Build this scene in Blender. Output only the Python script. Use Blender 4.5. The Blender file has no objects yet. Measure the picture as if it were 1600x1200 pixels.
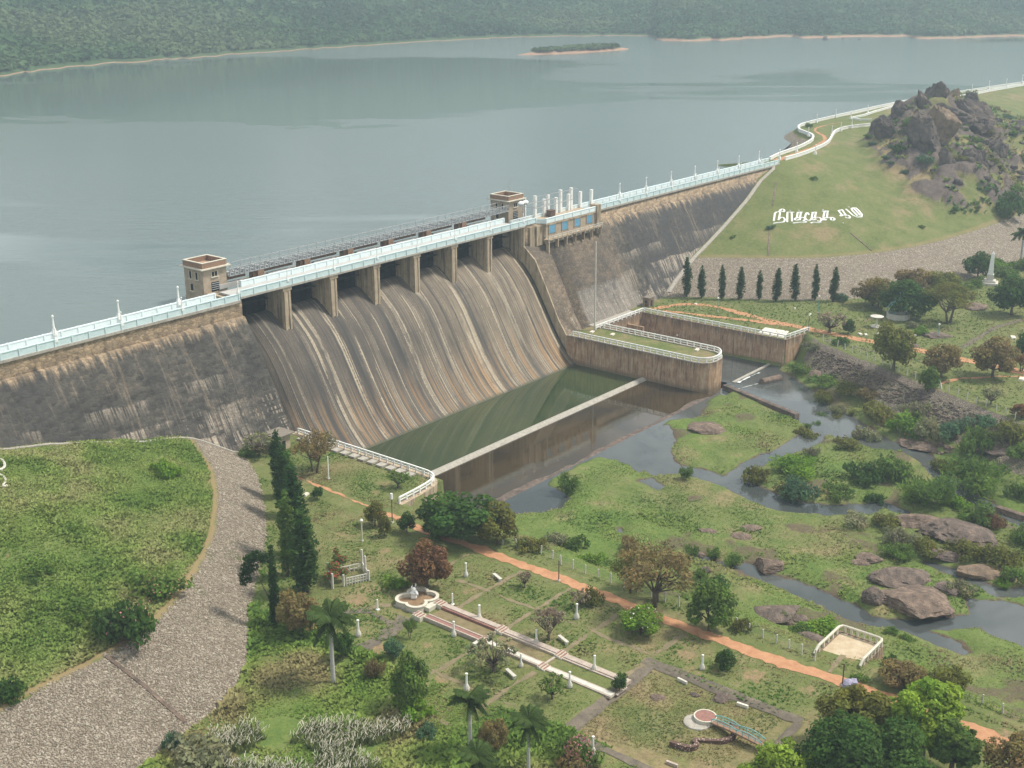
import bpy, bmesh, math, random
import numpy as np
from math import radians, sin, cos, pi, atan2, sqrt, hypot
from mathutils import Vector, Matrix

S = bpy.context.scene
COL = S.collection
random.seed(7)
RNG = np.random.default_rng(7)

# ------------------------------------------------------------------ camera
F_PX, PITCH, YAW = 1955.0, radians(18.53), radians(38.62)
CAM = np.array([-155.0, -192.7, 88.4])
fw = np.array([cos(YAW)*cos(PITCH), sin(YAW)*cos(PITCH), -sin(PITCH)])
rt = np.array([sin(YAW), -cos(YAW), 0.0])
up = np.cross(rt, fw)
cd = bpy.data.cameras.new("camera"); cam = bpy.data.objects.new("camera", cd); COL.objects.link(cam)
cd.sensor_width = 36.0; cd.lens = F_PX/1600*36.0
cd.clip_start = 1.0; cd.clip_end = 20000.0
cam.matrix_world = Matrix(((rt[0], up[0], -fw[0], CAM[0]), (rt[1], up[1], -fw[1], CAM[1]), (rt[2], up[2], -fw[2], CAM[2]), (0, 0, 0, 1)))
S.camera = cam

# ------------------------------------------------------------------ world, sun, exposure
SUN_AZ, SUN_EL = radians(-42.0), radians(56.0)      # direction towards the sun (from +X towards +Y)
w = bpy.data.worlds.new("World"); S.world = w; w.use_nodes = True
nt = w.node_tree; nt.nodes.clear()
def wn(t, **k):
    n = nt.nodes.new(t)
    for a, v in k.items(): setattr(n, a, v)
    return n
sky = wn('ShaderNodeTexSky', sky_type='NISHITA', sun_disc=False)
sky.sun_elevation = SUN_EL; sky.sun_rotation = pi/2 - SUN_AZ
sky.air_density = 1.0; sky.dust_density = 2.5
tc = wn('ShaderNodeTexCoord'); mp = wn('ShaderNodeMapping'); mp.inputs['Scale'].default_value = (1.0, 1.0, 2.6); mp.inputs['Location'].default_value = (1.11, .63, .39)
nz = wn('ShaderNodeTexNoise'); nz.inputs['Scale'].default_value = 4.6; nz.inputs['Detail'].default_value = 5.0; nz.inputs['Roughness'].default_value = 0.55
cr = wn('ShaderNodeValToRGB'); cr.color_ramp.elements[0].position = 0.40; cr.color_ramp.elements[0].color = (2.6, 3.1, 3.4, 1)
cr.color_ramp.elements[1].position = 0.58; cr.color_ramp.elements[1].color = (12.8, 13.1, 13.0, 1)
mx = wn('ShaderNodeMix', data_type='RGBA'); mx.inputs[0].default_value = 0.90
bg = wn('ShaderNodeBackground'); bg.inputs['Strength'].default_value = 0.062
ow = wn('ShaderNodeOutputWorld')
L = nt.links.new
L(tc.outputs['Generated'], mp.inputs['Vector']); L(mp.outputs['Vector'], nz.inputs['Vector']); L(nz.outputs['Fac'], cr.inputs['Fac'])
L(sky.outputs['Color'], mx.inputs[6]); L(cr.outputs['Color'], mx.inputs[7]); L(mx.outputs[2], bg.inputs['Color']); L(bg.outputs['Background'], ow.inputs['Surface'])
ld = bpy.data.lights.new("sun", 'SUN'); ld.energy = 2.7; ld.angle = radians(9.0); ld.color = (1.0, 0.94, 0.84)
sun = bpy.data.objects.new("sun", ld); COL.objects.link(sun)
sd_ = Vector((cos(SUN_AZ)*cos(SUN_EL), sin(SUN_AZ)*cos(SUN_EL), sin(SUN_EL)))
sun.rotation_euler = sd_.to_track_quat('Z', 'Y').to_euler(); sun.location = (0, 0, 300)
S.view_settings.view_transform = 'Standard'; S.view_settings.look = 'None'; S.view_settings.gamma = 1.0
S.view_settings.exposure = 0.92
S.render.engine = 'CYCLES'
S.cycles.max_bounces = 5; S.cycles.transparent_max_bounces = 4; S.cycles.volume_bounces = 0
S.cycles.use_denoising = True

# ------------------------------------------------------------------ helpers: picking points
def ray(u, v): return fw + rt*((u-800)/F_PX) - up*((v-600)/F_PX)
def az(u, v, z=0.0):
    d = ray(u, v); return CAM + d*((z-CAM[2])/d[2])
def ay(u, v, y=0.0):
    d = ray(u, v); return CAM + d*((y-CAM[1])/d[1])
def depth(P): return float((np.asarray(P, float)-CAM) @ fw)
def pj(P):
    d = np.asarray(P, float)-CAM; z = d @ fw
    return 800+F_PX*(d@rt)/z, 600-F_PX*(d@up)/z
def top_z(P, v):                       # height z above the plan position of P that shows at picture row v
    lo, hi = P[2], P[2]+80.0
    for _ in range(40):
        m = (lo+hi)/2
        if pj((P[0], P[1], m))[1] > v: lo = m
        else: hi = m
    return lo

# ------------------------------------------------------------------ helpers: noise, polygons
def _h(ix, iy, s):
    n = (ix.astype(np.int64)*374761393 + iy.astype(np.int64)*668265263 + s*974634777) & 0xffffffff
    n = ((n ^ (n >> 13))*1274126177) & 0xffffffff
    return ((n ^ (n >> 16)) & 0xffff)/65535.0
def vnoise(x, y, s=0):
    x = np.asarray(x, float); y = np.asarray(y, float)
    ix = np.floor(x); iy = np.floor(y); fx = x-ix; fy = y-iy
    fx = fx*fx*(3-2*fx); fy = fy*fy*(3-2*fy)
    a = _h(ix, iy, s); b = _h(ix+1, iy, s); c = _h(ix, iy+1, s); d = _h(ix+1, iy+1, s)
    return (a+(b-a)*fx)*(1-fy)+(c+(d-c)*fx)*fy
def fbm(x, y, s=0, o=4):
    r = 0; a = 0.5; t = 0
    for k in range(o):
        r = r+a*vnoise(np.asarray(x)*2**k+k*17.3, np.asarray(y)*2**k-k*9.1, s+k); t += a; a *= 0.5
    return r/t
def pdist(x, y, pts, closed=False):
    d = np.full(np.shape(x), 1e9); n = len(pts)
    for i in range(n if closed else n-1):
        ax_, ay_ = pts[i][0], pts[i][1]; bx, by = pts[(i+1) % n][0], pts[(i+1) % n][1]
        dx, dy = bx-ax_, by-ay_; l = dx*dx+dy*dy+1e-12
        t = np.clip(((x-ax_)*dx+(y-ay_)*dy)/l, 0, 1)
        d = np.minimum(d, np.hypot(x-ax_-t*dx, y-ay_-t*dy))
    return d
def inside(x, y, pts):
    r = np.zeros(np.shape(x), bool); n = len(pts); j = n-1
    for i in range(n):
        xi, yi, xj, yj = pts[i][0], pts[i][1], pts[j][0], pts[j][1]
        if yi != yj:
            c = ((yi > y) != (yj > y)) & (x < (xj-xi)*(y-yi)/(yj-yi)+xi); r ^= c
        j = i
    return r
def sdf(x, y, pts):                    # positive inside
    d = pdist(x, y, pts, True); return np.where(inside(x, y, pts), d, -d)
def P2(pix, z): return [tuple(az(u, v, z)[:2]) for u, v in pix]
def smooth(a, b, x):
    t = np.clip((x-a)/(b-a), 0, 1); return t*t*(3-2*t)
def chaikin(p, n=2, closed=False):
    p = [np.asarray(q, float) for q in p]
    for _ in range(n):
        r = [] if closed else [p[0]]
        m = len(p)
        for i in range(m if closed else m-1):
            a, b = p[i], p[(i+1) % m]; r += [a*.75+b*.25, a*.25+b*.75]
        if not closed: r.append(p[-1])
        p = r
    return p

# ------------------------------------------------------------------ helpers: objects
def tag(o, label=None, cat=None, group=None, kind=None):
    if label: o['label'] = label
    if cat: o['category'] = cat
    if group: o['group'] = group
    if kind: o['kind'] = kind
    return o
def empty(name, loc, label, cat, group=None, rz=0.0):
    o = bpy.data.objects.new(name, None); COL.objects.link(o); o.location = tuple(float(q) for q in loc); o.rotation_euler = (0, 0, rz)
    o.empty_display_size = 0.5
    return tag(o, label, cat, group)
def np_mesh(name, V, Q, mat, smooth_=False, col=None, attrs=None):
    """mesh from vertex array and a face array (m,3) or (m,4), or a list of index lists"""
    me = bpy.data.meshes.new(name)
    V = np.asarray(V, np.float32)
    if isinstance(Q, np.ndarray):
        m, k = Q.shape
        me.vertices.add(len(V)); me.vertices.foreach_set('co', V.ravel())
        me.loops.add(m*k); me.loops.foreach_set('vertex_index', Q.astype(np.int32).ravel())
        me.polygons.add(m); me.polygons.foreach_set('loop_start', np.arange(0, m*k, k, dtype=np.int32))
        me.update(calc_edges=True)
    else:
        me.from_pydata([tuple(map(float, v)) for v in V], [], Q); me.update()
    if smooth_: me.polygons.foreach_set('use_smooth', np.ones(len(me.polygons), bool))
    if col is not None:
        a = me.attributes.new('Col', 'FLOAT_COLOR', 'POINT')
        c = np.ones((len(V), 4), np.float32); c[:, :col.shape[1]] = col; a.data.foreach_set('color', c.ravel())
    for k2, v2 in (attrs or {}).items():
        a = me.attributes.new(k2, 'FLOAT', 'POINT'); a.data.foreach_set('value', np.asarray(v2, np.float32).ravel())
    if mat: 
        for m_ in (mat if isinstance(mat, (list, tuple)) else [mat]): me.materials.append(m_)
    me.validate(clean_customdata=False)
    return me
def link(name, me, parent=None, loc=(0, 0, 0)):
    o = bpy.data.objects.new(name, me); COL.objects.link(o); o.location = tuple(float(q) for q in loc)
    if parent: o.parent = parent
    return o
class MB:
    """collects solids in world coordinates; build() links them as ONE mesh object"""
    def __init__(s): s.V = []; s.F = []
    def add(s, vs, fs):
        n = len(s.V); s.V += [tuple(float(q) for q in v) for v in vs]; s.F += [[i+n for i in f] for f in fs]; return s
    def box(s, x0, x1, y0, y1, z0, z1):
        return s.add([(x0, y0, z0), (x1, y0, z0), (x1, y1, z0), (x0, y1, z0), (x0, y0, z1), (x1, y0, z1), (x1, y1, z1), (x0, y1, z1)],
                     [[0, 3, 2, 1], [4, 5, 6, 7], [0, 1, 5, 4], [1, 2, 6, 5], [2, 3, 7, 6], [3, 0, 4, 7]])
    def obox(s, c, l, wd, h, a=0.0, taper=1.0):    # box centred in plan at c, base z c[2], rotated by a
        ca, sa = cos(a), sin(a); r = []
        for z, k in ((0, 1.0), (h, taper)):
            for px, py in ((-l/2, -wd/2), (l/2, -wd/2), (l/2, wd/2), (-l/2, wd/2)):
                r.append((c[0]+(px*ca-py*sa)*k, c[1]+(px*sa+py*ca)*k, c[2]+z))
        return s.add(r, [[0, 3, 2, 1], [4, 5, 6, 7], [0, 1, 5, 4], [1, 2, 6, 5], [2, 3, 7, 6], [3, 0, 4, 7]])
    def bar(s, a, b, wd, h=None, n=4):              # straight bar between two points
        return s.tube([a, b], [wd/2*(1.2 if n == 4 else 1)]*2, n)
    def tube(s, path, rad, n=6, cap=True):
        path = [np.asarray(p, float) for p in path]; m = len(path); vs = []; fs = []
        for i, p in enumerate(path):
            t = path[min(i+1, m-1)]-path[max(i-1, 0)]; t = t/(np.linalg.norm(t)+1e-9)
            q = np.array([0, 0, 1.0]) if abs(t[2]) < 0.9 else np.array([1.0, 0, 0])
            e = np.cross(t, q); e /= np.linalg.norm(e)+1e-9; g = np.cross(t, e)
            for k in range(n):
                an = 2*pi*(k+.5)/n; vs.append(p+rad[i]*(cos(an)*e+sin(an)*g))
        for i in range(m-1):
            for k in range(n): fs.append([i*n+k, i*n+(k+1) % n, (i+1)*n+(k+1) % n, (i+1)*n+k])
        if cap: fs += [list(range(n))[::-1], [(m-1)*n+k for k in range(n)]]
        return s.add(vs, fs)
    def lathe(s, c, prof, n=12, cap=True):          # profile [(r,z)]
        vs = []; fs = []; m = len(prof)
        for r, z in prof:
            for k in range(n): an = 2*pi*k/n; vs.append((c[0]+r*cos(an), c[1]+r*sin(an), c[2]+z))
        for i in range(m-1):
            for k in range(n): fs.append([i*n+k, i*n+(k+1) % n, (i+1)*n+(k+1) % n, (i+1)*n+k])
        if cap: fs += [list(range(n))[::-1], [(m-1)*n+k for k in range(n)]]
        return s.add(vs, fs)
    def prism(s, poly, z0, z1):                     # plan polygon (ccw) extruded up
        n = len(poly); vs = [(p[0], p[1], z0) for p in poly]+[(p[0], p[1], z1) for p in poly]
        fs = [list(range(n))[::-1], [n+i for i in range(n)]]+[[i, (i+1) % n, n+(i+1) % n, n+i] for i in range(n)]
        return s.add(vs, fs)
    def extr_x(s, prof, xs):                        # closed (y,z) profile extruded along x stations
        n = len(prof); vs = [(x, y, z) for x in xs for y, z in prof]; fs = []
        for i in range(len(xs)-1):
            for k in range(n): fs.append([i*n+k, i*n+(k+1) % n, (i+1)*n+(k+1) % n, (i+1)*n+k][::-1])
        fs += [list(range(n)), [(len(xs)-1)*n+k for k in range(n)][::-1]]
        return s.add(vs, fs)
    def wall(s, path, th, z0, z1):                  # vertical wall along a plan path; z0/z1 numbers or lists
        p = [np.asarray(q[:2], float) for q in path]; m = len(p); a = []; 
        for i in range(m):
            t = p[min(i+1, m-1)]-p[max(i-1, 0)]; t /= np.linalg.norm(t)+1e-9; nrm = np.array([-t[1], t[0]])*th/2
            b0 = z0[i] if hasattr(z0, '__len__') else z0; b1 = z1[i] if hasattr(z1, '__len__') else z1
            l = p[i]+nrm; r = p[i]-nrm
            a += [(l[0], l[1], b0), (r[0], r[1], b0), (r[0], r[1], b1), (l[0], l[1], b1)]
        fs = []
        for i in range(m-1):
            for k in range(4): fs.append([i*4+k, i*4+(k+1) % 4, (i+1)*4+(k+1) % 4, (i+1)*4+k][::-1])
        fs += [[0, 1, 2, 3], [(m-1)*4+3, (m-1)*4+2, (m-1)*4+1, (m-1)*4]]
        return s.add(a, fs)
    def build(s, name, mat, parent=None, smooth_=False, base=None, recalc=True):
        org = np.zeros(3)
        if parent is not None:
            q = parent
            while q.parent: q = q.parent
            org = np.array(q.location)
        if base is not None: org = np.asarray(base, float)
        V = np.asarray(s.V, float)-org
        me = np_mesh(name, V, s.F, mat, smooth_)
        if recalc:
            bm = bmesh.new(); bm.from_mesh(me); bmesh.ops.recalc_face_normals(bm, faces=bm.faces); bm.to_mesh(me); bm.free()
        o = link(name, me, parent, org if base is not None else (0, 0, 0))
        return o
def kids(o): return [c for c in bpy.data.objects if c.parent == o]
def dup(root, loc, rz=0.0, scale=None, label=None, group=None, mats=None, KIDS={}):
    r = root.copy(); COL.objects.link(r); r.location = tuple(float(q) for q in loc); r.rotation_euler = (0, 0, rz)
    if scale is not None: r.scale = scale
    if label: r['label'] = label
    if group: r['group'] = group
    for ch in root.get('_k', None) or list(root.children):
        c = ch.copy(); COL.objects.link(c); c.parent = r
        if mats and ch.name.split('.')[0] in mats and c.type == 'MESH' and len(c.material_slots):
            c.material_slots[0].link = 'OBJECT'; c.material_slots[0].material = mats[ch.name.split('.')[0]]
        for g in ch.children:
            d = g.copy(); COL.objects.link(d); d.parent = c
    return r

# ------------------------------------------------------------------ helpers: materials
class G:
    """small node-graph builder"""
    def __init__(s, name):
        s.m = bpy.data.materials.new(name); s.m.use_nodes = True; s.t = s.m.node_tree; s.t.nodes.clear()
        s.out = s.n('ShaderNodeOutputMaterial'); s.tc = s.n('ShaderNodeTexCoord')
    def n(s, t, **k):
        q = s.t.nodes.new(t)
        for a, v in k.items(): setattr(q, a, v)
        return q
    def l(s, a, b): s.t.links.new(a, b)
    def put(s, sock, v):
        if isinstance(v, bpy.types.NodeSocket): s.l(v, sock)
        elif isinstance(v, tuple) and len(v) == 3 and sock.type == 'RGBA': sock.default_value = (*v, 1)
        else: sock.default_value = v
    def obj(s): return s.tc.outputs['Object']
    def vmap(s, vec, scale=(1, 1, 1), loc=(0, 0, 0), rot=(0, 0, 0)):
        q = s.n('ShaderNodeMapping'); s.l(vec, q.inputs[0]); q.inputs['Scale'].default_value = scale; q.inputs['Location'].default_value = loc; q.inputs['Rotation'].default_value = rot
        return q.outputs[0]
    def noise(s, vec, scale, detail=4, rough=0.55, dist=0.0):
        q = s.n('ShaderNodeTexNoise'); s.l(vec, q.inputs['Vector']); q.inputs['Scale'].default_value = scale; q.inputs['Detail'].default_value = detail
        q.inputs['Roughness'].default_value = rough; q.inputs['Distortion'].default_value = dist; return q.outputs['Fac']
    def voro(s, vec, scale, feature='F1', rand=1.0):
        q = s.n('ShaderNodeTexVoronoi', feature=feature); s.l(vec, q.inputs['Vector']); q.inputs['Scale'].default_value = scale; q.inputs['Randomness'].default_value = rand; return q
    def ramp(s, f, *st):
        q = s.n('ShaderNodeValToRGB'); e = q.color_ramp.elements
        while len(e) < len(st): e.new(0.5)
        for i, (p, c) in enumerate(st):
            e[i].position = p; e[i].color = (*c, 1) if isinstance(c, tuple) else (c, c, c, 1)
        s.l(f, q.inputs[0]); return q.outputs[0]
    def mix(s, f, a, b, blend='MIX'):
        q = s.n('ShaderNodeMix', data_type='RGBA', blend_type=blend); s.put(q.inputs[0], f); s.put(q.inputs[6], a); s.put(q.inputs[7], b); return q.outputs[2]
    def math(s, op, a, b=0.0, c=0.0):
        q = s.n('ShaderNodeMath', operation=op); s.put(q.inputs[0], a); s.put(q.inputs[1], b); s.put(q.inputs[2], c); return q.outputs[0]
    def step(s, x, a, b):
        q = s.n('ShaderNodeMapRange', interpolation_type='SMOOTHSTEP'); s.put(q.inputs[0], x); q.inputs[1].default_value = a; q.inputs[2].default_value = b; return q.outputs[0]
    def attr(s, name): return s.n('ShaderNodeAttribute', attribute_name=name)
    def sep(s, vec):
        q = s.n('ShaderNodeSeparateXYZ'); s.l(vec, q.inputs[0]); return q.outputs
    def bump(s, h, strength=0.5, dist=0.1):
        q = s.n('ShaderNodeBump'); s.put(q.inputs['Strength'], strength); q.inputs['Distance'].default_value = dist; s.l(h, q.inputs['Height']); return q.outputs[0]
    def pbr(s, col, rough=0.9, spec=0.25, bump=None, metal=0.0):
        q = s.n('ShaderNodeBsdfPrincipled'); s.put(q.inputs['Base Color'], col); s.put(q.inputs['Roughness'], rough); q.inputs['Specular IOR Level'].default_value = spec
        q.inputs['Metallic'].default_value = metal
        if bump is not None: s.l(bump, q.inputs['Normal'])
        s.l(q.outputs[0], s.out.inputs[0]); s.q = q; return s.m
def simple(name, col, rough=0.85, var=0.25, scale=3.0, dirt=None):
    g = G(name); n = g.noise(g.obj(), scale, 5, .6); n2 = g.noise(g.obj(), scale*7, 3, .6)
    lo = tuple(c*(1-var) for c in col); hi = tuple(min(1, c*(1+var*.6)) for c in col)
    c = g.ramp(n, (.3, lo), (.7, hi))
    if dirt: c = g.mix(g.step(n2, .5, .75), c, dirt)
    return g.pbr(c, rough, .3, g.bump(n2, .3, .05))
# ------------------------------------------------------------------ materials
def mat_ground():
    g = G('ground_soil_and_grass'); o = g.obj()
    n0 = g.noise(o, .035, 3, .5); n1 = g.noise(o, .16, 5, .6); n2 = g.noise(o, .9, 5, .65); n3 = g.noise(o, 4.5, 3, .6)
    lush = g.attr('lush').outputs['Fac']; dry = g.attr('dry').outputs['Fac']
    t = g.math('ADD', g.math('MULTIPLY', n1, .55), g.math('MULTIPLY', n2, .45))
    green = g.ramp(t, (.30, (.080, .108, .032)), (.50, (.135, .155, .052)), (.68, (.180, .180, .080)))
    lu = g.ramp(t, (.30, (.070, .125, .026)), (.52, (.112, .172, .038)), (.70, (.160, .195, .056)))
    col = g.mix(lush, green, lu)
    dr = g.ramp(n2, (.35, (.20, .150, .085)), (.65, (.29, .215, .125)))
    dm = g.step(g.math('ADD', g.math('ADD', g.math('MULTIPLY', n1, .6), g.math('MULTIPLY', n0, .4)), g.math('MULTIPLY', dry, .42)), .60, .86)
    col = g.mix(g.math('MULTIPLY', dm, .85), col, dr)
    spot = g.step(g.noise(o, .33, 3, .6), .66, .74)
    col = g.mix(g.math('MULTIPLY', spot, .55), col, g.ramp(n3, (.3, (.15, .085, .055)), (.7, (.24, .15, .10))))
    # bare red soil
    bare = g.attr('bare').outputs['Fac']
    bm = g.math('MULTIPLY', g.step(g.math('ADD', bare, g.math('MULTIPLY', g.math('SUBTRACT', n2, .5), 1.6)), .12, .85), .85)
    col = g.mix(bm, col, g.ramp(n3, (.3, (.22, .145, .09)), (.7, (.34, .225, .14))))
    rk = g.step(g.math('ADD', g.attr('rock').outputs['Fac'], g.math('MULTIPLY', g.math('SUBTRACT', n2, .5), .7)), .35, .5); rn = g.noise(o, .55, 6, .75); col = g.mix(rk, col, g.ramp(g.math('ADD', g.math('MULTIPLY', rn, .6), g.math('MULTIPLY', n3, .4)), (.32, (.060, .050, .047)), (.5, (.115, .092, .082)), (.68, (.21, .16, .125))))
    # mud by the water
    mud = g.attr('mud').outputs['Fac']
    col = g.mix(g.step(g.math('ADD', mud, g.math('MULTIPLY', g.math('SUBTRACT', n2, .5), .8)), .2, .7), col, g.ramp(n3, (.3, (.075, .058, .04)), (.7, (.14, .105, .07))))
    fine = g.noise(o, 1.9, 5, .75); col = g.mix(1.0, col, g.ramp(fine, (.30, (.70, .72, .68)), (.5, (1., 1., 1.)), (.72, (1.22, 1.18, 1.12))), 'MULTIPLY')
    # stone pitching
    st_d = g.noise(o, .28, 4, .65); v = g.voro(o, 2.3); ve = g.voro(o, 2.3, 'DISTANCE_TO_EDGE'); vc = g.sep(v.outputs['Color'])
    st = g.ramp(vc[0], (0., (.18, .15, .115)), (.35, (.27, .23, .18)), (.7, (.34, .295, .235)), (1., (.46, .41, .335)))
    st = g.mix(g.math('MULTIPLY', n2, .5), st, (.30, .235, .17))
    st = g.mix(g.math('MULTIPLY', g.step(ve.outputs['Distance'], .14, .02), .8), st, (.10, .08, .062))
    st = g.mix(g.math('MULTIPLY', g.step(n1, .52, .66), g.attr('weed').outputs['Fac']), st, (.075, .10, .03))
    rip = g.attr('rip').outputs['Fac']
    rm = g.step(g.math('ADD', rip, g.math('MULTIPLY', g.math('SUBTRACT', n2, .5), 1.6)), -.25, .25)
    st = g.mix(g.math('MULTIPLY', g.step(st_d, .55, .70), .45), st, (.17, .135, .095))
    dk = g.attr('dark').outputs['Fac']
    st = g.mix(dk, st, g.mix(.55, st, (.115, .095, .08)))
    col = g.mix(rm, col, st)
    # bare strip at the top edge of the pitching
    ed = g.math('MULTIPLY', g.step(rip, -2.1, -.9), g.step(rip, .4, -.2)); 
    col = g.mix(g.math('MULTIPLY', g.math('MULTIPLY', ed, g.attr('edge').outputs['Fac']), .75), col, (.27, .185, .105))
    hb = g.math('ADD', g.math('MULTIPLY', g.math('MULTIPLY', ve.outputs['Distance'], rm), 1.2), g.math('ADD', g.math('MULTIPLY', n2, .35), g.math('MULTIPLY', n3, .18)))
    return g.pbr(col, .95, .15, g.bump(hb, .75, .5))
M = {}
M['ground'] = mat_ground()
def mat_dirt(name, a, b):
    g = G(name); n = g.noise(g.obj(), .7, 5, .65); n2 = g.noise(g.obj(), 5, 4, .6)
    c = g.ramp(n, (.3, a), (.68, b)); c = g.mix(g.step(n2, .55, .75), c, tuple(q*.78 for q in a))
    return g.pbr(c, .95, .12, g.bump(n2, .4, .06))
M['dirt'] = mat_dirt('red_dirt', (.37, .180, .095), (.50, .275, .155))
M['path'] = mat_dirt('worn_path', (.155, .135, .078), (.26, .205, .13))
M['flag'] = mat_dirt('grey_flagstone', (.10, .088, .072), (.20, .165, .125))
# masonry of the dam: pale upper band, weathered dark lower face with runs
def mat_masonry():
    g = G('rubble_masonry'); o = g.obj(); x, y, z = g.sep(o)
    n1 = g.noise(o, .10, 5, .6); n2 = g.noise(o, .55, 5, .65); n3 = g.noise(o, 3.0, 4, .7)
    run = g.noise(g.vmap(o, (.62, .06, .045)), 1.0, 5, .68); run2 = g.noise(g.vmap(o, (2.3, .14, .11), (31, 0, 0)), 1.0, 4, .6)
    course = g.noise(g.vmap(o, (.12, .5, 1.6)), 1.0, 3, .6)
    pale = g.ramp(g.math('ADD', g.math('MULTIPLY', run, .5), g.math('MULTIPLY', n2, .5)), (.32, (.20, .145, .095)), (.5, (.34, .255, .17)), (.68, (.44, .34, .235)))
    br = g.voro(g.vmap(o, (.75, .9, 1.35)), 1.25, 'DISTANCE_TO_EDGE')
    dark = g.ramp(g.math('ADD', g.math('MULTIPLY', n2, .5), g.math('MULTIPLY', n1, .5)), (.34, (.040, .039, .037)), (.5, (.068, .064, .058)), (.68, (.145, .124, .098)))
    zz = g.math('ADD', z, g.math('MULTIPLY', g.math('SUBTRACT', run, .5), 9.0))
    m = g.step(zz, 22.4, 20.2)
    # right of x=150 the algae climbs, and between x=91 and 128 it is browner
    m = g.math('MULTIPLY', m, 1.0)
    col = g.mix(m, pale, dark)
    brown = g.math('MULTIPLY', g.step(x, 88, 91), g.step(x, 131, 118))
    col = g.mix(g.math('MULTIPLY', brown, .62), col, g.ramp(n2, (.3, (.17, .128, .088)), (.7, (.30, .225, .155))))
    bc = g.sep(g.voro(g.vmap(o, (.75, .9, 1.35)), 1.25).outputs['Color']); col = g.mix(1.0, col, g.ramp(bc[0], (0., (.70, .70, .71)), (.5, (.95, .95, .95)), (1., (1.28, 1.25, 1.2))), 'MULTIPLY')
    pat = g.math('MULTIPLY', g.math('MULTIPLY', g.step(x, 101.5, 102.2), g.step(g.math('ADD', x, g.math('MULTIPLY', z, .55)), 131, 126)), g.step(g.math('ADD', z, g.math('MULTIPLY', g.math('SUBTRACT', run, .5), 3)), 8.2, 7.6)); col = g.mix(g.math('MULTIPLY', pat, g.math('ADD', .35, g.math('MULTIPLY', n2, .5))), col, g.ramp(run2, (.35, (.20, .18, .16)), (.65, (.40, .37, .33))))
    blk = g.math('MULTIPLY', g.step(x, 131, 136), g.step(run, .40, .48)); col = g.mix(g.math('MULTIPLY', g.math('MULTIPLY', blk, m), .7), col, (.060, .059, .060))
    row = None
    for zl, ln, am in ((13.5, 1.6, .6), (8.8, 4.2, 1.), (4.0, 3.6, 1.0)):
        tp = g.math('ADD', zl, g.math('MULTIPLY', g.math('SUBTRACT', g.noise(g.vmap(o, (.11, 0, 0), (zl, zl, 0)), 1., 4, .6), .5), 3.4)); dz = g.math('SUBTRACT', tp, z)
        q_ = g.math('MULTIPLY', g.math('MULTIPLY', g.step(dz, -.1, .25), g.step(g.math('ADD', dz, g.math('MULTIPLY', run2, 5.)), ln+4.2, ln+.6)), g.step(g.noise(g.vmap(o, (.09, 0, .05), (zl*3, 0, 1)), 1., 3, .6), .40, .50)); q_ = g.math('MULTIPLY', g.math('MULTIPLY', q_, g.step(g.noise(g.vmap(o, (2.6, .12, .10), (zl, 0, 0)), 1., 4, .65), .42, .56)), am); row = q_ if row is None else g.math('MAXIMUM', row, q_)
    row = g.math('MULTIPLY', row, g.math('MAXIMUM', g.step(x, -6, -16), g.step(x, 118, 134)))
    col = g.mix(g.math('MULTIPLY', row, .85), col, g.ramp(n3, (.3, (.34, .27, .20)), (.7, (.58, .51, .42))))
    # lime runs below the joints
    lw = g.math('MULTIPLY', g.step(run2, .53, .62), g.step(course, .46, .58))
    lw = g.math('MULTIPLY', lw, g.step(g.math('ADD', z, g.math('MULTIPLY', n1, 9)), 17, 5))
    st2 = g.math('MULTIPLY', g.step(g.noise(g.vmap(o, (1.1, .09, .07), (77, 0, 0)), 1., 5, .72), .535, .62), g.step(n1, .42, .56)); col = g.mix(g.math('MULTIPLY', st2, .5), col, (.25, .195, .14))
    col = g.mix(g.math('MULTIPLY', lw, .9), col, g.ramp(n3, (.3, (.33, .26, .19)), (.7, (.52, .45, .37))))
    sp = g.math('MULTIPLY', g.step(n3, .66, .76), .35)
    col = g.mix(sp, col, (.36, .32, .27))
    bd = g.math('MULTIPLY', g.step(g.noise(g.vmap(o, (.035, .02, .02), (5, 0, 0)), 1., 3, .6), .50, .60), g.step(n2, .35, .6))
    col = g.mix(g.math('MULTIPLY', bd, g.math('MULTIPLY', m, .65)), col, (.055, .055, .056))
    col = g.mix(g.math('MULTIPLY', g.step(br.outputs['Distance'], .10, .02), .35), col, (.06, .055, .05))
    hb = g.math('ADD', g.math('MULTIPLY', br.outputs['Distance'], .8), g.math('MULTIPLY', n3, .5))
    return g.pbr(col, .92, .2, g.bump(hb, .6, .25))
M['masonry'] = mat_masonry()
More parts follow.
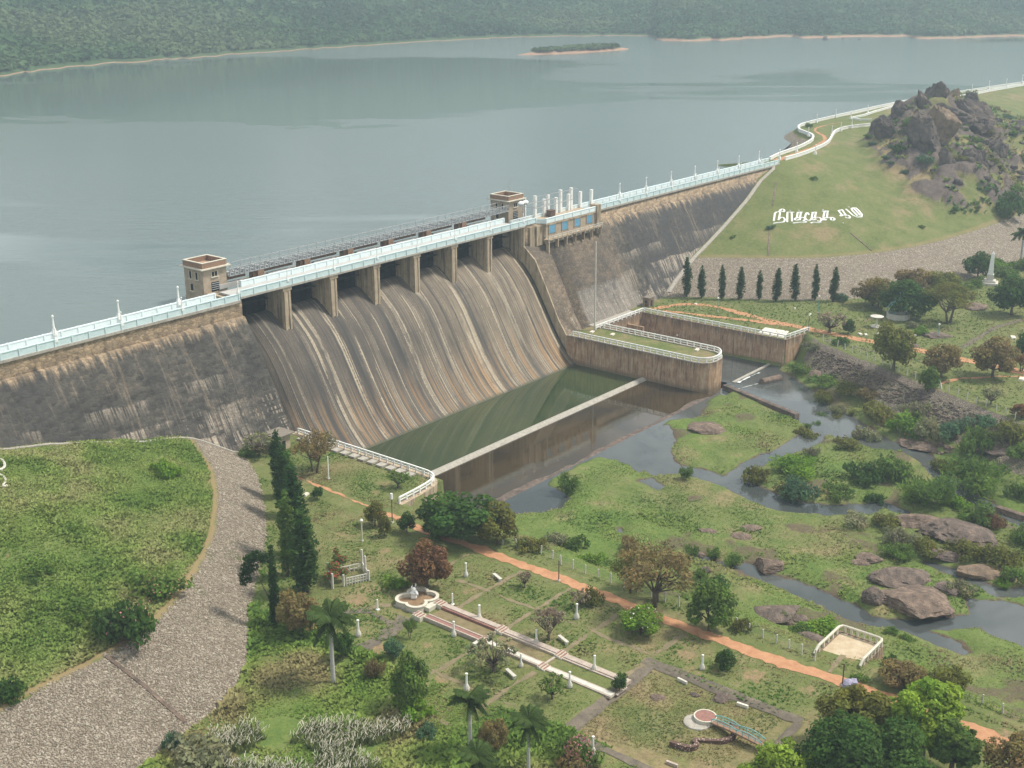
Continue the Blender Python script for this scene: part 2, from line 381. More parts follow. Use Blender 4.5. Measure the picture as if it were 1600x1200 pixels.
def mat_spill():
    g = G('stained_spillway_concrete'); o = g.obj(); x, y, z = g.sep(o)
    def line(sc, off, det=3, rough=.6): return g.noise(g.vmap(o, (sc, .0, .0), (off, .37*off, 0)), 1., det, rough)
    def gatefn(sx, sz, off, a, b): return g.step(g.noise(g.vmap(o, (sx, .0, sz), (off, 0, off)), 1., 4, .65), a, b)
    la = line(.42, 3.1); lb = line(1.15, 17.7); lc = line(3.6, 31.3, 4, .7); ld_ = line(1.9, 51.9); le = line(.55, 77.7)
    n2 = g.noise(o, .45, 5, .68); n3 = g.noise(o, 2.6, 5, .75); pt = g.noise(g.vmap(o, (.30, .09, .075), (5, 1, 2)), 1., 5, .65)
    right = g.step(x, 22, 74); low = g.step(g.math('ADD', z, g.math('MULTIPLY', la, 9)), 10, 1)
    base = g.ramp(g.math('ADD', g.math('MULTIPLY', pt, .65), g.math('MULTIPLY', n3, .35)), (.36, (.056, .051, .047)), (.50, (.102, .086, .070)), (.66, (.172, .142, .111)))
    base = g.mix(g.math('MULTIPLY', right, .55), base, g.ramp(pt, (.35, (.150, .120, .089)), (.62, (.30, .24, .168))))
    cream = g.ramp(n3, (.3, (.32, .26, .18)), (.7, (.53, .455, .345)))
    ea = g.math('MULTIPLY', g.math('SUBTRACT', n3, .5), .10)
    A_ = g.math('MULTIPLY', g.step(g.math('ADD', la, g.math('ADD', ea, g.math('MULTIPLY', right, .02))), .570, .605), gatefn(.22, .060, 5., .42, .52))
    B_ = g.math('MULTIPLY', g.step(g.math('ADD', lb, ea), g.n('ShaderNodeValue').outputs[0] if False else .585, .620), gatefn(.5, .10, 9., .44, .54))
    C_ = g.math('MULTIPLY', g.step(lc, .55, .62), g.math('ADD', .18, g.math('MULTIPLY', low, .62)))
    m = g.math('MAXIMUM', g.math('MULTIPLY', A_, .85), g.math('MAXIMUM', g.math('MULTIPLY', B_, .78), C_))
    col = g.mix(m, base, cream)
    dk = g.math('MULTIPLY', g.step(g.math('ADD', ld_, ea), .55, .60), gatefn(.6, .07, 21., .40, .50)); col = g.mix(g.math('MULTIPLY', dk, .8), col, (.048, .045, .044))
    de = g.math('MULTIPLY', g.step(le, .50, .60), g.step(right, .8, .2)); col = g.mix(g.math('MULTIPLY', de, .45), col, (.072, .066, .062))
    rust = g.math('MULTIPLY', g.math('MULTIPLY', g.step(lb, .47, .40), low), .6); col = g.mix(rust, col, (.33, .19, .085))
    blot = g.step(g.math('ADD', g.math('MULTIPLY', n2, .7), g.math('MULTIPLY', n3, .3)), .56, .64); col = g.mix(g.math('MULTIPLY', blot, .35), col, (.090, .085, .080))
    wl = g.step(g.math('ADD', z, g.math('MULTIPLY', n3, .6)), -6.3, -7.0); col = g.mix(wl, col, (.07, .075, .045))
    bay = g.math('PINGPONG', g.math('ADD', x, -12.0), 6.5)
    d2 = g.math('MULTIPLY', g.step(bay, 1.9, .5), g.step(g.math('ADD', z, g.math('MULTIPLY', lb, 14)), 17, 22)); d3 = g.math('MULTIPLY', g.step(bay, 1.5, .4), g.step(z, 17.5, 15.)); col = g.mix(g.math('MULTIPLY', d3, g.math('ADD', .25, g.math('MULTIPLY', gatefn(.3, .05, 33., .42, .55), .55))), col, (.050, .048, .047))
    jt = g.math('PINGPONG', z, 2.4); col = g.mix(g.math('MULTIPLY', g.step(jt, .08, .02), .3), col, (.06, .052, .045))
    return g.pbr(col, .8, .25, g.bump(g.math('ADD', g.math('MULTIPLY', lc, .5), g.math('MULTIPLY', n3, .7)), .5, .2))
M['spill'] = mat_spill()
def mat_stained(name, a, b, drip, zmid=0.0, fade=3.0):      # concrete or plaster with vertical drip stains
    g = G(name); o = g.obj()
    r1 = g.noise(g.vmap(o, (1.1, 1.1, .07)), 1., 5, .7); r2 = g.noise(g.vmap(o, (.35, .35, .10), (9, 3, 0)), 1., 4, .6); n = g.noise(o, .9, 5, .65); n3 = g.noise(o, 5, 4, .6)
    c = g.ramp(n, (.3, a), (.7, b)); 
    c = g.mix(g.math('MULTIPLY', g.step(g.math('ADD', g.math('MULTIPLY', r1, .7), g.math('MULTIPLY', r2, .3)), .50, .60), .8), c, drip)
    c = g.mix(g.math('MULTIPLY', g.step(r1, .43, .36), .5), c, tuple(min(1, q*1.35) for q in b))
    return g.pbr(c, .9, .2, g.bump(g.math('ADD', n3, r1), .4, .08))
M['pier'] = mat_stained('pier_concrete', (.34, .265, .185), (.47, .38, .27), (.15, .12, .09))
def mat_redwall():
    g = G('weathered_brown_masonry'); o = g.obj(); x, y, z = g.sep(g.tc.outputs['Object']); ge = g.n('ShaderNodeNewGeometry'); z = g.sep(ge.outputs['Position'])[2]
    r1 = g.noise(g.vmap(o, (.62, .62, .11)), 1., 6, .75); r2 = g.noise(g.vmap(o, (1.9, 1.9, .2), (4, 4, 1)), 1., 4, .7); n = g.noise(o, .55, 5, .68); n3 = g.noise(o, 3.2, 5, .7)
    c = g.ramp(g.math('ADD', g.math('MULTIPLY', n, .6), g.math('MULTIPLY', n3, .4)), (.32, (.27, .155, .09)), (.5, (.40, .255, .155)), (.68, (.52, .39, .27)))
    top = g.step(g.math('ADD', z, g.math('MULTIPLY', g.math('SUBTRACT', r1, .5), 7.)), -2.6, .3)
    c = g.mix(g.math('MULTIPLY', top, g.math('ADD', .35, g.math('MULTIPLY', r2, .6))), c, (.085, .075, .062))
    c = g.mix(g.math('MULTIPLY', g.step(r2, .54, .62), .75), c, (.10, .08, .062)); c = g.mix(g.math('MULTIPLY', g.step(r2, .45, .37), .55), c, (.58, .47, .34))
    c = g.mix(g.math('MULTIPLY', g.step(z, -5.6, -6.9), .6), c, (.12, .095, .06))
    return g.pbr(c, .92, .2, g.bump(n3, .5, .1))
M['redwall'] = mat_redwall()
M['tan'] = simple('tan_render', (.40, .32, .235), .9, .25, 1.2)
M['brick'] = simple('brown_brick', (.27, .17, .115), .9, .25, 2.2)
M['conc'] = simple('old_concrete', (.40, .37, .32), .9, .3, 1.6, (.22, .19, .155))
M['cream'] = simple('cream_paint', (.60, .56, .46), .8, .15, 1.5, (.42, .38, .30))
M['white'] = simple('white_paint', (.80, .80, .77), .6, .08, 1.0, (.66, .65, .60))
M['whitewash'] = simple('weathered_whitewash', (.58, .555, .49), .85, .2, 2.0, (.36, .33, .275))
M['pink'] = simple('faded_pink_plaster', (.46, .38, .32), .88, .25, 1.4, (.29, .235, .19))
M['blue'] = simple('pale_blue_paint', (.56, .68, .69), .7, .10, .6, (.42, .53, .54))
M['bluew'] = simple('blue_white_paint', (.70, .79, .80), .7, .08, .6, (.58, .66, .66))
M['shutter'] = simple('bright_blue_shutter', (.16, .37, .52), .6, .15, 2.)
M['teal'] = simple('teal_paint', (.16, .40, .40), .6, .2, 2., (.25, .33, .31))
M['redpaint'] = simple('red_oxide_floor', (.27, .135, .11), .85, .3, 2.5, (.40, .25, .21))
g = G('dark_gate_steel'); M['gate'] = g.pbr(g.ramp(g.noise(g.obj(), 1.2, 4, .6), (.3, (.003, .004, .007)), (.7, (.008, .010, .014))), 1.0, .02)
M['dark'] = simple('dark_opening', (.02, .02, .02), .9, .2)
M['steel'] = simple('galvanised_steel', (.36, .37, .37), .55, .25, 2.)
M['rust'] = simple('brown_rusty_metal', (.13, .085, .06), .8, .3, 3.)
M['greyroof'] = simple('grey_roof_slab', (.22, .19, .155), .95, .25, 1.5)
M['terra'] = simple('terracotta_roof', (.38, .25, .18), .9, .2, 2.)
M['road'] = simple('crest_roadway', (.44, .43, .41), .9, .15, .5)
M['slab'] = simple('white_slab', (.70, .64, .54), .85, .12, 1.)
M['wood'] = simple('orange_timber', (.50, .25, .11), .8, .2, 3.)
M['cloth'] = simple('purple_grey_tarpaulin', (.30, .28, .38), .7, .3, 3.)
def mat_rock(name, a, b, c, sc=.35):
    g = G(name); o = g.obj(); n = g.noise(o, sc, 6, .65); n2 = g.noise(o, sc*5, 5, .7); r = g.noise(g.vmap(o, (.5, .5, .09)), 1., 4, .6)
    q = g.ramp(n, (.32, a), (.5, b), (.7, c)); q = g.mix(g.math('MULTIPLY', g.step(r, .54, .66), .45), q, a)
    q = g.mix(g.math('MULTIPLY', g.step(n2, .62, .75), .4), q, c)
    return g.pbr(q, .93, .2, g.bump(g.math('ADD', n2, g.math('MULTIPLY', n, 2.)), .7, .5))
M['rock'] = mat_rock('brown_granite', (.060, .051, .048), (.110, .089, .080), (.20, .155, .12))
M['rockpale'] = mat_rock('pale_pink_granite', (.10, .078, .064), (.19, .138, .108), (.32, .24, .18), .8)
M['rocktan'] = mat_rock('tan_streaked_granite', (.10, .08, .065), (.20, .145, .10), (.30, .22, .15), .4)
M['rockgrey'] = mat_rock('grey_river_rock', (.080, .066, .058), (.155, .120, .10), (.27, .20, .155), .7)
def mat_leaf(name, a, b, tr=.42):
    g = G(name); at = g.attr('Col'); n = g.noise(g.obj(), .7, 3, .6)
    c = g.mix(n, a, b); c = g.mix(1.0, c, at.outputs['Color'], 'MULTIPLY')
    d = g.n('ShaderNodeBsdfDiffuse'); g.put(d.inputs[0], c); t = g.n('ShaderNodeBsdfTranslucent'); g.put(t.inputs[0], c)
    m = g.n('ShaderNodeMixShader'); m.inputs[0].default_value = tr; g.l(d.outputs[0], m.inputs[1]); g.l(t.outputs[0], m.inputs[2]); g.l(m.outputs[0], g.out.inputs[0]); return g.m
LEAF = dict(dark=((.036, .074, .020), (.062, .112, .028)), mid=((.070, .120, .026), (.112, .170, .040)), bright=((.095, .175, .022), (.150, .235, .036)),
    lime=((.130, .205, .026), (.190, .270, .042)), olive=((.095, .104, .026), (.150, .150, .040)), rust=((.120, .068, .036), (.180, .102, .054)),
    brown=((.135, .108, .046), (.195, .150, .066)), blue=((.050, .100, .052), (.085, .145, .074)), grey=((.150, .155, .080), (.205, .205, .115)),
    pink=((.19, .15, .11), (.26, .22, .15)), red=((.30, .045, .045), (.44, .09, .08)), column=((.024, .056, .016), (.042, .086, .024)), palm=((.062, .105, .036), (.095, .145, .048)))
for k, (a, b) in LEAF.items(): M['leaf_'+k] = mat_leaf('leaves_'+k, a, b)
M['blade'] = mat_leaf('grass_blades', (1, 1, 1), (1, 1, 1), .25)
M['bark'] = simple('grey_brown_bark', (.13, .10, .075), .95, .3, 3.)
M['palmbark'] = simple('pale_palm_trunk', (.42, .41, .39), .9, .2, 2., (.30, .28, .25))
def mat_water(name, col, rough=.08, wave=(.4, .4, .4), ws=.15, streak=None, tint2=None, spec=.5):
    g = G(name); o = g.obj(); n = g.noise(g.vmap(o, wave), 1., 3, .6); c = col; r = rough
    if tint2:
        q = g.noise(g.vmap(o, (.05, .05, .05)), 1., 4, .6, .6); c = g.mix(g.step(q, .35, .65), col, tint2)
    if streak:
        s = g.noise(g.vmap(o, streak[0], rot=(0, 0, streak[3])), 1., 5, .6, .5); k = g.step(s, streak[1], streak[2]); 
        q2 = g.n('ShaderNodeMix', data_type='FLOAT'); g.put(q2.inputs[0], k); q2.inputs[2].default_value = rough; q2.inputs[3].default_value = streak[4]; r = q2.outputs[0]
        bs = g.n('ShaderNodeMix', data_type='FLOAT'); g.put(bs.inputs[0], k); bs.inputs[2].default_value = ws*.35; bs.inputs[3].default_value = ws; b = g.bump(n, bs.outputs[0], 1.0)
    else: b = g.bump(n, ws, .15)
    m = g.pbr(c, r, spec, b); g.q.inputs['IOR'].default_value = 1.33; return m
def mat_lake():
    g = G('lake_water'); o = g.obj(); q = g.vmap(o, rot=(0, 0, radians(51.4)))
    s1 = g.noise(g.vmap(q, (.0026, .0080, 0)), 1., 5, .55, .8); s2 = g.noise(g.vmap(q, (.0016, .0045, 0), (7, 3, 0)), 1., 4, .5, .4); t = g.math('ADD', g.math('MULTIPLY', s1, .55), g.math('MULTIPLY', s2, .45))
    qs = g.sep(q); qy = g.math('ADD', qs[1], g.math('MULTIPLY', g.math('SUBTRACT', g.noise(g.vmap(q, (.0085, .02, 0), (3, 9, 0)), 1., 5, .6, 1.2), .5), 260)); far = g.math('MULTIPLY', g.step(qy, 290, 330), g.step(qs[0], 150, 0)); far = g.math('MULTIPLY', far, g.step(qy, 760, 560))
    k = g.step(g.math('SUBTRACT', g.math('ADD', t, .045), g.math('MULTIPLY', far, .15)), .450, .490)
    r = g.math('ADD', .045, g.math('MULTIPLY', k, .14)); w = g.noise(g.vmap(q, (.22, .5, .2)), 1., 4, .6)
    c = g.mix(s2, (.085, .115, .108), (.120, .158, .148)); m = g.pbr(c, r, .5, g.bump(w, g.math('ADD', .03, g.math('MULTIPLY', k, .10)), 1.0)); g.q.inputs['IOR'].default_value = 1.33; return m
M['lake'] = mat_lake()
M['pool'] = mat_water('green_pool_water', (.026, .043, .016), .045, (.7, .7, .7), .06, None, (.042, .060, .022), 1.0)
M['brownwater'] = mat_water('shallow_brown_water', (.026, .021, .014), .04, (.6, .6, .6), .03, None, (.060, .042, .022), 1.0)
M['river'] = mat_water('river_water', (.048, .056, .055), .06, (1.4, 1.4, 1.4), .12, None, (.085, .092, .088), 1.0)
def mat_forest():
    g = G('forest_floor'); o = g.obj(); n = g.noise(o, .012, 5, .6); n2 = g.noise(o, .11, 4, .7); z = g.sep(o)[2]
    c = g.ramp(g.math('ADD', g.math('MULTIPLY', n, .5), g.math('MULTIPLY', n2, .5)), (.32, (.045, .082, .036)), (.5, (.060, .100, .044)), (.7, (.085, .115, .055)))
    h = g.attr('shore').outputs['Fac']
    c = g.mix(g.step(g.math('ADD', h, g.math('MULTIPLY', g.math('SUBTRACT', n2, .5), 5)), 3.2, 1.2), c, g.ramp(n2, (.35, (.30, .17, .11)), (.65, (.42, .28, .19))))
    return g.pbr(c, .95, .1, g.bump(n2, .6, 3.))
M['forest'] = mat_forest()
# ------------------------------------------------------------------ ground heights
LTOE = [(-12, -6), (-14.3, -14.9), (-19.2, -25.3), (-33.5, -44.4), (-45.2, -55.2), (-53.5, -63.5), (-62, -73.5), (-68.6, -78.6), (-77.3, -80.2), (-85.4, -82), (-112, -90), (-150, -97), (-280, -110)]
LBERM = [(-19.5, -4), (-21.5, -9.5), (-24.8, -15.7), (-30.4, -28.1), (-45.3, -46.6), (-58.5, -57.3), (-69.7, -63.6), (-78.6, -65.3), (-93.1, -66.1), (-150, -70), (-280, -80)]
LTOE = [tuple(p) for p in chaikin(LTOE, 2)]; LBERM = [tuple(p) for p in chaikin(LBERM, 2)]
RTOE = [(134, -6), (136.7, -14), (143.7, -20.5), (152, -37), (166, -55), (188, -66), (225, -76), (280, -84), (340, -92), (640, -110)]
RBERM = [(150, 0), (162.5, -13.6), (180, -39.6), (211.8, -55.8), (262.8, -62.6), (300, -66), (360, -70), (640, -80)]
RTOE = [tuple(p) for p in chaikin(RTOE, 2)]; RBERM = [tuple(p) for p in chaikin(RBERM, 2)]
CN = [(226, 8), (228.5, 0), (231.4, -.1), (245, .4), (258.9, 2.1), (280, 6), (298.7, 13.3), (315, 19.5), (330.4, 20.5), (343, 15.7), (380, 17), (430, 25), (485.2, 30.5), (566.3, 25.6), (640, 20)]
CF = [(231, 4.2), (243.1, 6.9), (262, 9), (274.6, 11.7), (288, 15.5), (297.3, 21.1), (303, 27), (307.8, 31.8), (318, 37), (329.5, 39.5), (363.8, 40.7), (435.6, 42.4), (520, 36), (578.3, 29.4), (640, 24)]
CN = [tuple(p) for p in chaikin(CN, 2)]; CF = [tuple(p) for p in chaikin(CF, 2)]
WZ = -7.0
def strm(p): return [(tuple(az(q[0], q[1], WZ)[:2]), q[2]) for q in p]
STREAMS = [strm(p) for p in (
    [(1035, 738, 1.2), (1062, 733, 2.), (1100, 742, 2.2), (1150, 757, 2.7), (1190, 776, 3.), (1230, 790, 2.8), (1270, 795, 2.5), (1310, 797, 2.3), (1350, 795, 2.1), (1378, 788, 1.2), (1410, 800, 1.0)],
    [(1278, 672, 3.), (1255, 692, 2.4), (1225, 705, 1.7), (1195, 716, 1.5), (1170, 730, 1.7), (1148, 747, 2.)],
    [(1150, 582, 9.5), (1180, 590, 9), (1220, 615, 8), (1260, 640, 7), (1300, 660, 6.), (1340, 680, 5.), (1375, 695, 3.2), (1420, 700, 2.4), (1440, 712, 2.), (1455, 728, 1.8), (1475, 745, 1.8), (1510, 775, 2.), (1550, 797, 2.2), (1620, 822, 2.5)],
    [(1085, 868, .6), (1115, 878, .5), (1160, 888, .7), (1185, 899, 1.2), (1215, 908, 1.8), (1250, 922, 2.2), (1290, 937, 2.2), (1330, 957, 2.), (1360, 970, 1.5), (1400, 974, 1.3), (1440, 990, 1.5), (1475, 1003, 1.4), (1505, 1018, .9)],
    [(1450, 880, .8), (1500, 897, 1.3), (1555, 925, 1.6), (1620, 925, 1.2)], [(1398, 975, 1.), (1470, 975, 1.6), (1530, 968, 2.)])]
PONDS = [P2(p, WZ) for p in (
    [(928, 712), (1010, 664), (1045, 664), (1056, 690), (1046, 708), (1060, 726), (1042, 742), (1018, 742), (1002, 730), (1000, 740), (985, 726), (960, 718)],
    [(766, 792), (800, 764), (835, 752), (870, 763), (888, 780), (876, 792), (850, 800), (815, 802), (785, 806)],
    [(1508, 936), (1560, 938), (1600, 948), (1660, 980), (1660, 1040), (1600, 1012), (1550, 992), (1515, 968)],
    [(1040, 634), (1108, 630), (1090, 652), (1050, 656)], [(998, 752), (1020, 748), (1038, 760), (1030, 766)], [(965, 826), (971, 826), (971, 832), (965, 832)], [(1160, 880), (1178, 885), (1184, 895), (1165, 892)])]
def water_sd(x, y):                                   # positive inside the water
    s = np.full(np.shape(x), -1e3)
    for st in STREAMS:
        for (a, wa), (b, wb) in zip(st[:-1], st[1:]):
            dx, dy = b[0]-a[0], b[1]-a[1]; l = dx*dx+dy*dy+1e-9
            t = np.clip(((x-a[0])*dx+(y-a[1])*dy)/l, 0, 1)
            s = np.maximum(s, wa+(wb-wa)*t-np.hypot(x-a[0]-t*dx, y-a[1]-t*dy))
    for p in PONDS: s = np.maximum(s, sdf(x, y, p))
    return s
FX = ([-330, -200, -150, -121.6, -96.7, -81, -67.8, -60, -59.9, 20], [20, 62, 84, 98, 110, 117.5, 124, 130, 120.3, 120.3])
def xR(y): return np.interp(y, *FX)
def xL(y): return np.where(y > -52.6, .5, np.where(y > -54.5, -6.0, -12.0+.8*np.sin(y*.21)))
MOUNDS = [(328, -15, 34, 16, 21), (318, -12, 16, 9, 13), (352, -20, 28, 16, 11), (305, -30, 34, 17, 14), (290, -44, 34, 15, 10), (345, -40, 45, 24, 12)]
def terrain(x, y):
    sh = np.shape(x); z = (fbm(x*.12, y*.12, 3, 3)-.5)*.35
    A = {k: np.zeros(sh) for k in ('lush', 'dry', 'bare', 'mud', 'weed', 'dark', 'edge', 'rock')}; A['rip'] = np.full(sh, -50.)
    A['dry'] += .15
    # ---- left embankment
    pl = LTOE+[(-280, 14), (-12, 14)]; pb = LBERM+[(-280, 14), (-19.5, 14)]
    it = inside(x, y, pl); ib = inside(x, y, pb); dt = pdist(x, y, LTOE); db = pdist(x, y, LBERM)
    zl = np.where(ib, np.minimum(5+.235*db, 25.2)+(fbm(x*.3, y*.3, 5, 3)-.5)*.9*smooth(0, 3, db), 5*dt/(dt+db+1e-6))
    z = np.where(it, zl, z)
    A['rip'] = np.where(it & ~ib, np.minimum(dt, db), np.where(it | (x < -10) & (x > -130), -np.minimum(dt, db), A['rip']))
    A['lush'] = np.where(ib, .55+.5*(fbm(x*.07, y*.07, 8, 3)-.5), A['lush']); A['edge'] = np.where(ib, 1, 0)
    A['dry'] = np.where(ib, .08+.9*(fbm(x*.05, y*.08, 12, 3)-.45), A['dry'])
    A['weed'] = np.where(it & ~ib, smooth(16, 5, np.hypot(x+50, y+58))*.95, 0)
    # overgrown ground beyond the rock toe
    og = smooth(3, 12, pdist(x, y, [(-36, -60), (-46, -76), (-54, -92), (-60, -110), (-70, -120)])); 
    A['lush'] = np.where(~it & (x < -43) & (x > -120), np.maximum(A['lush'], .75*smooth(-46, -56, x)), A['lush'])
    # ---- right embankment and rocky knoll
    pr = RTOE+[(640, 80), (200, 80), (200, 6), (134, 6)]; pbr_ = RBERM+[(640, 80), (200, 80), (200, 6), (150, 6)]
    jt = inside(x, y, pr) & (x > 130); jb = inside(x, y, pbr_) & (x > 140); et = pdist(x, y, RTOE); eb = pdist(x, y, RBERM); ec = pdist(x, y, CN)
    zr = np.where(jb, 7+18.9*eb/(eb+ec+1e-6), 7*et/(et+eb+1e-6)); z = np.where(jt, zr, z)
    A['rip'] = np.where(jt & ~jb, np.minimum(et, eb), np.where(jt | (x > 130), -np.minimum(et, eb), A['rip']))
    A['dry'] = np.where(jb, .22+.9*(fbm(x*.05, y*.14, 15, 4)-.42), A['dry']); A['edge'] = np.where(jb, .6, A['edge'])
    crest = CN[4:]+CF[::-1]; sc = sdf(x, y, crest); cf = pdist(x, y, CF)
    below = (x > 226) & (sc < 0) & inside(x, y, CF+[(640, 90), (231, 90)])
    z = np.where((sc >= 0) & (x > 226), 25.9+(fbm(x*.2, y*.2, 2, 2)-.5)*.15, z); z = np.where(below, 25.9-.62*cf, z)
    A['rip'] = np.where(below & (cf > 1.6), np.minimum(cf-1.6, 12), np.where(below, -8, np.where((sc >= 0) & (x > 226), -40, A['rip'])))
    z = np.where((x < 229) & (y > 4) & (x > -11), -12, z); z = np.where((x > .3) & (x < 91) & (y > -14.5), -12, z)
    k = 0*z
    for (mx_, my_, sx, sy, hh) in MOUNDS:
        g_ = np.exp(-(((x-mx_)/sx)**2+((y-my_)/sy)**2)**1.5); k = np.maximum(k, hh*g_)
    nk = smooth(.8, 4, k)
    z = z+np.where(x > 200, k*(.75+.5*fbm(x*.09, y*.09, 21, 3))+nk*2.2*(fbm(x*.22, y*.22, 22, 4)-.5), 0)*np.where(below, 0, 1)*np.where(sc > -1, 0.0, 1)
    A['dry'] += nk*.5*fbm(x*.2, y*.2, 31, 3); A['bare'] += nk*smooth(.55, .72, fbm(x*.16, y*.16, 33, 3))*.4; A['dark'] = nk*.5*(x > 200)
    rdg = 1-2*np.abs(fbm(x*.075, y*.11, 35, 4)-.5)*2.2; rk = np.clip(smooth(.30, .58, rdg+.012*(k-8))*nk, 0, 1)*(x > 200)*np.where(below, 0, 1)*np.where(sc > -2, 0, 1)
    z = z+rk*(1.6+2.6*np.abs(fbm(x*.16, y*.16, 36, 4)-.5)*2); A['rock'] = rk
    # ---- river bed between the banks
    xl = xL(y); xr = xR(y); riv = (x > xl) & (x < xr) & (y < -12)
    ws = water_sd(x, y)+(fbm(x*.55, y*.55, 41, 3)-.5)*1.7
    hum = (fbm(x*.23, y*.23, 44, 4)-.42)
    bed = WZ+np.where(ws > 0, -np.minimum(ws*.5, .9)-.04, np.minimum(-ws*.22, .45)+.06+np.maximum(hum, 0)*1.3*smooth(0, 3, -ws))
    bed = bed+np.where(x < 40, smooth(35, -12, x)*1.2*smooth(0, 6, -ws), 0)
    isl = (y > -58.5) & (y > -12-60)
    dl = x-xl; wl = 11+3*vnoise(x*0, y*.12, 50); dr = xr-x; wr = np.interp(y, [-190, -120, -80, -66, -58], [30, 17, 11, 9, 1.5])
    bl = smooth(wl, 0.5, dl)*(y < -52.6); brk = smooth(0, 1, np.clip(1-dr/wr, 0, 1)*1.0)*(y < -56); brl = np.clip(1-(dr-.6)/wr, 0, 1)*(y < -58)
    zb = bed*(1-bl)*(1-brl)+.0; zb = np.where(brl > 0, bed*(1-brl), np.where(bl > 0, bed*(1-bl)+(fbm(x*.25, y*.25, 52, 3)-.5)*1.6*bl*(1-bl)*2, bed))
    deep = (y > -58.2) & (x < 91); tail = (y > -60) & (x >= 91); zb = np.where(deep | tail, -10, zb)
    apron = (y < -54) & (y > -66) & (x < 90)
    z = np.where(riv, zb, z)
    A['lush'] = np.where(riv, np.clip(.35+1.5*(fbm(x*.06, y*.06, 61, 3)-.42), 0, 1), A['lush']); A['dry'] = np.where(riv, .22+.9*(fbm(x*.1, y*.1, 63, 3)-.5), A['dry'])
    A['mud'] = np.where(riv, smooth(-.9, .25, ws)*.9+.55*smooth(.62, .74, fbm(x*.14, y*.14, 66, 3)), 0)
    A['rip'] = np.where(riv, np.where((brl > .25) & (y < -64) & (y > -135), np.minimum((1-brl)*8+1, (brl-.25)*8), -30), A['rip']); A['dark'] = np.where(riv & (brl > 0), .8, 0)
    # ---- garden: sunken square by the round platform, bare patches, right bank
    sq = sdf(x, y, [(-48.2, -115.4), (-29.3, -115.4), (-29.3, -136.8), (-48.2, -136.8)])
    z = np.where(sq > 0, -.55*smooth(0, .3, sq), z); A['dry'] = np.where(sq > 0, .62+.5*(fbm(x*.2, y*.2, 71, 3)-.5), A['dry'])
    mound = np.exp(-(((x+37)/4.2)**2+((y+128.2)/3.6)**2)**2); z = z+mound*.75
    gar = (x < .4) & (x > -62) & (y > -180) & ~it & ~riv
    A['dry'] = np.where(gar & (sq < 0), .30+.9*(fbm(x*.09, y*.09, 73, 3)-.47), A['dry'])
    for (u, v, r, s) in BARE:
        p = az(u, v, 0); A['bare'] = np.maximum(A['bare'], s*smooth(r, r*.35, np.hypot(x-p[0], y-p[1])+ (fbm(x*.5, y*.5, 5, 2)-.5)*r))
    return z, A
BARE = [(600, 755, 1.8, .5), (585, 770, 1.2, .5), (533, 765, 1.0, .5), (600, 862, 1.6, .55), (555, 940, 2.2, .6), (735, 922, 1.8, .5), (690, 1065, 2.8, .75), (665, 1005, 1.2, .5), (590, 1015, 2.4, .7), (1075, 1025, 2.2, .5),
        (1180, 1055, 2.2, .6), (1265, 1080, 2., .5), (1080, 1050, 2.2, .35), (660, 1180, 2.5, .6), (725, 1150, 2.5, .5), (815, 1180, 2., .55), (1330, 1025, 2., .5), (1350, 1005, 2.6, .75), (1560, 1155, 3., .6), (1180, 1150, 3., .25), (955, 1100, 3., .25), (440, 985, 2.5, .6),
        (1490, 437, 3., .5), (1395, 513, 2.5, .4), (1480, 515, 3., .5), (1440, 545, 2., .5), (1560, 610, 3., .4), (1240, 640, 1., .3), (470, 690, 1.6, .6), (1025, 470, 2.5, .7)]
# ------------------------------------------------------------------ ground meshes
gx = [-280.0]
while gx[-1] < 640: gx.append(gx[-1]+(5.0 if gx[-1] < -134 else .75 if gx[-1] < 128 else (min(1.7, .75+(gx[-1]-128)*.006) if gx[-1] < 370 else 4.0)))
gx = np.array(gx); gy = np.concatenate([np.arange(-320, -188, 6.0), np.arange(-186, 12, .75), np.arange(12, 84, 2.0)])
XX, YY = np.meshgrid(gx, gy); ZZ, AT = terrain(XX, YY)
NX, NY = len(gx), len(gy)
def H(x, y):
    fx = np.interp(x, gx, np.arange(NX)); fy = np.interp(y, gy, np.arange(NY))
    i = np.clip(np.floor(fx).astype(int), 0, NX-2); j = np.clip(np.floor(fy).astype(int), 0, NY-2); a = fx-i; b = fy-j
    return (ZZ[j, i]*(1-a)+ZZ[j, i+1]*a)*(1-b)+(ZZ[j+1, i]*(1-a)+ZZ[j+1, i+1]*a)*b
TT = np.arange(60, 900, .4)
def og(u, v):                                         # the ground point seen at a picture position
    d = ray(u, v); P = CAM+TT[:, None]*d; h = H(P[:, 0], P[:, 1]); k = np.argmax(P[:, 2] < h)
    if k == 0: return az(u, v, 0)
    a, b = P[k-1], P[k]; da = a[2]-h[k-1]; db = h[k]-b[2]; q = a+(b-a)*da/(da+db+1e-9); q[2] = H(q[0], q[1]); return q
ii = (np.arange(NY-1)[:, None]*NX+np.arange(NX-1)[None, :])
QD = np.stack([ii, ii+1, ii+NX+1, ii+NX], -1)
cx = (gx[:-1]+gx[1:])/2; cy = (gy[:-1]+gy[1:])/2; CX, CY = np.meshgrid(cx, cy)
isl_ = inside(CX, CY, LTOE+[(-280, 14), (-12, 14)]); isr_ = inside(CX, CY, RTOE+[(640, 84), (200, 84), (200, 6), (134, 6)]) & (CX > 130)
riv_ = (CX > xL(CY)) & (CX < xR(CY)) & (CY < -12); junk = (CY > 6) & (CX < 226)
V0 = np.stack([XX, YY, ZZ], -1).reshape(-1, 3)
ATF = {k: v.ravel() for k, v in AT.items()}
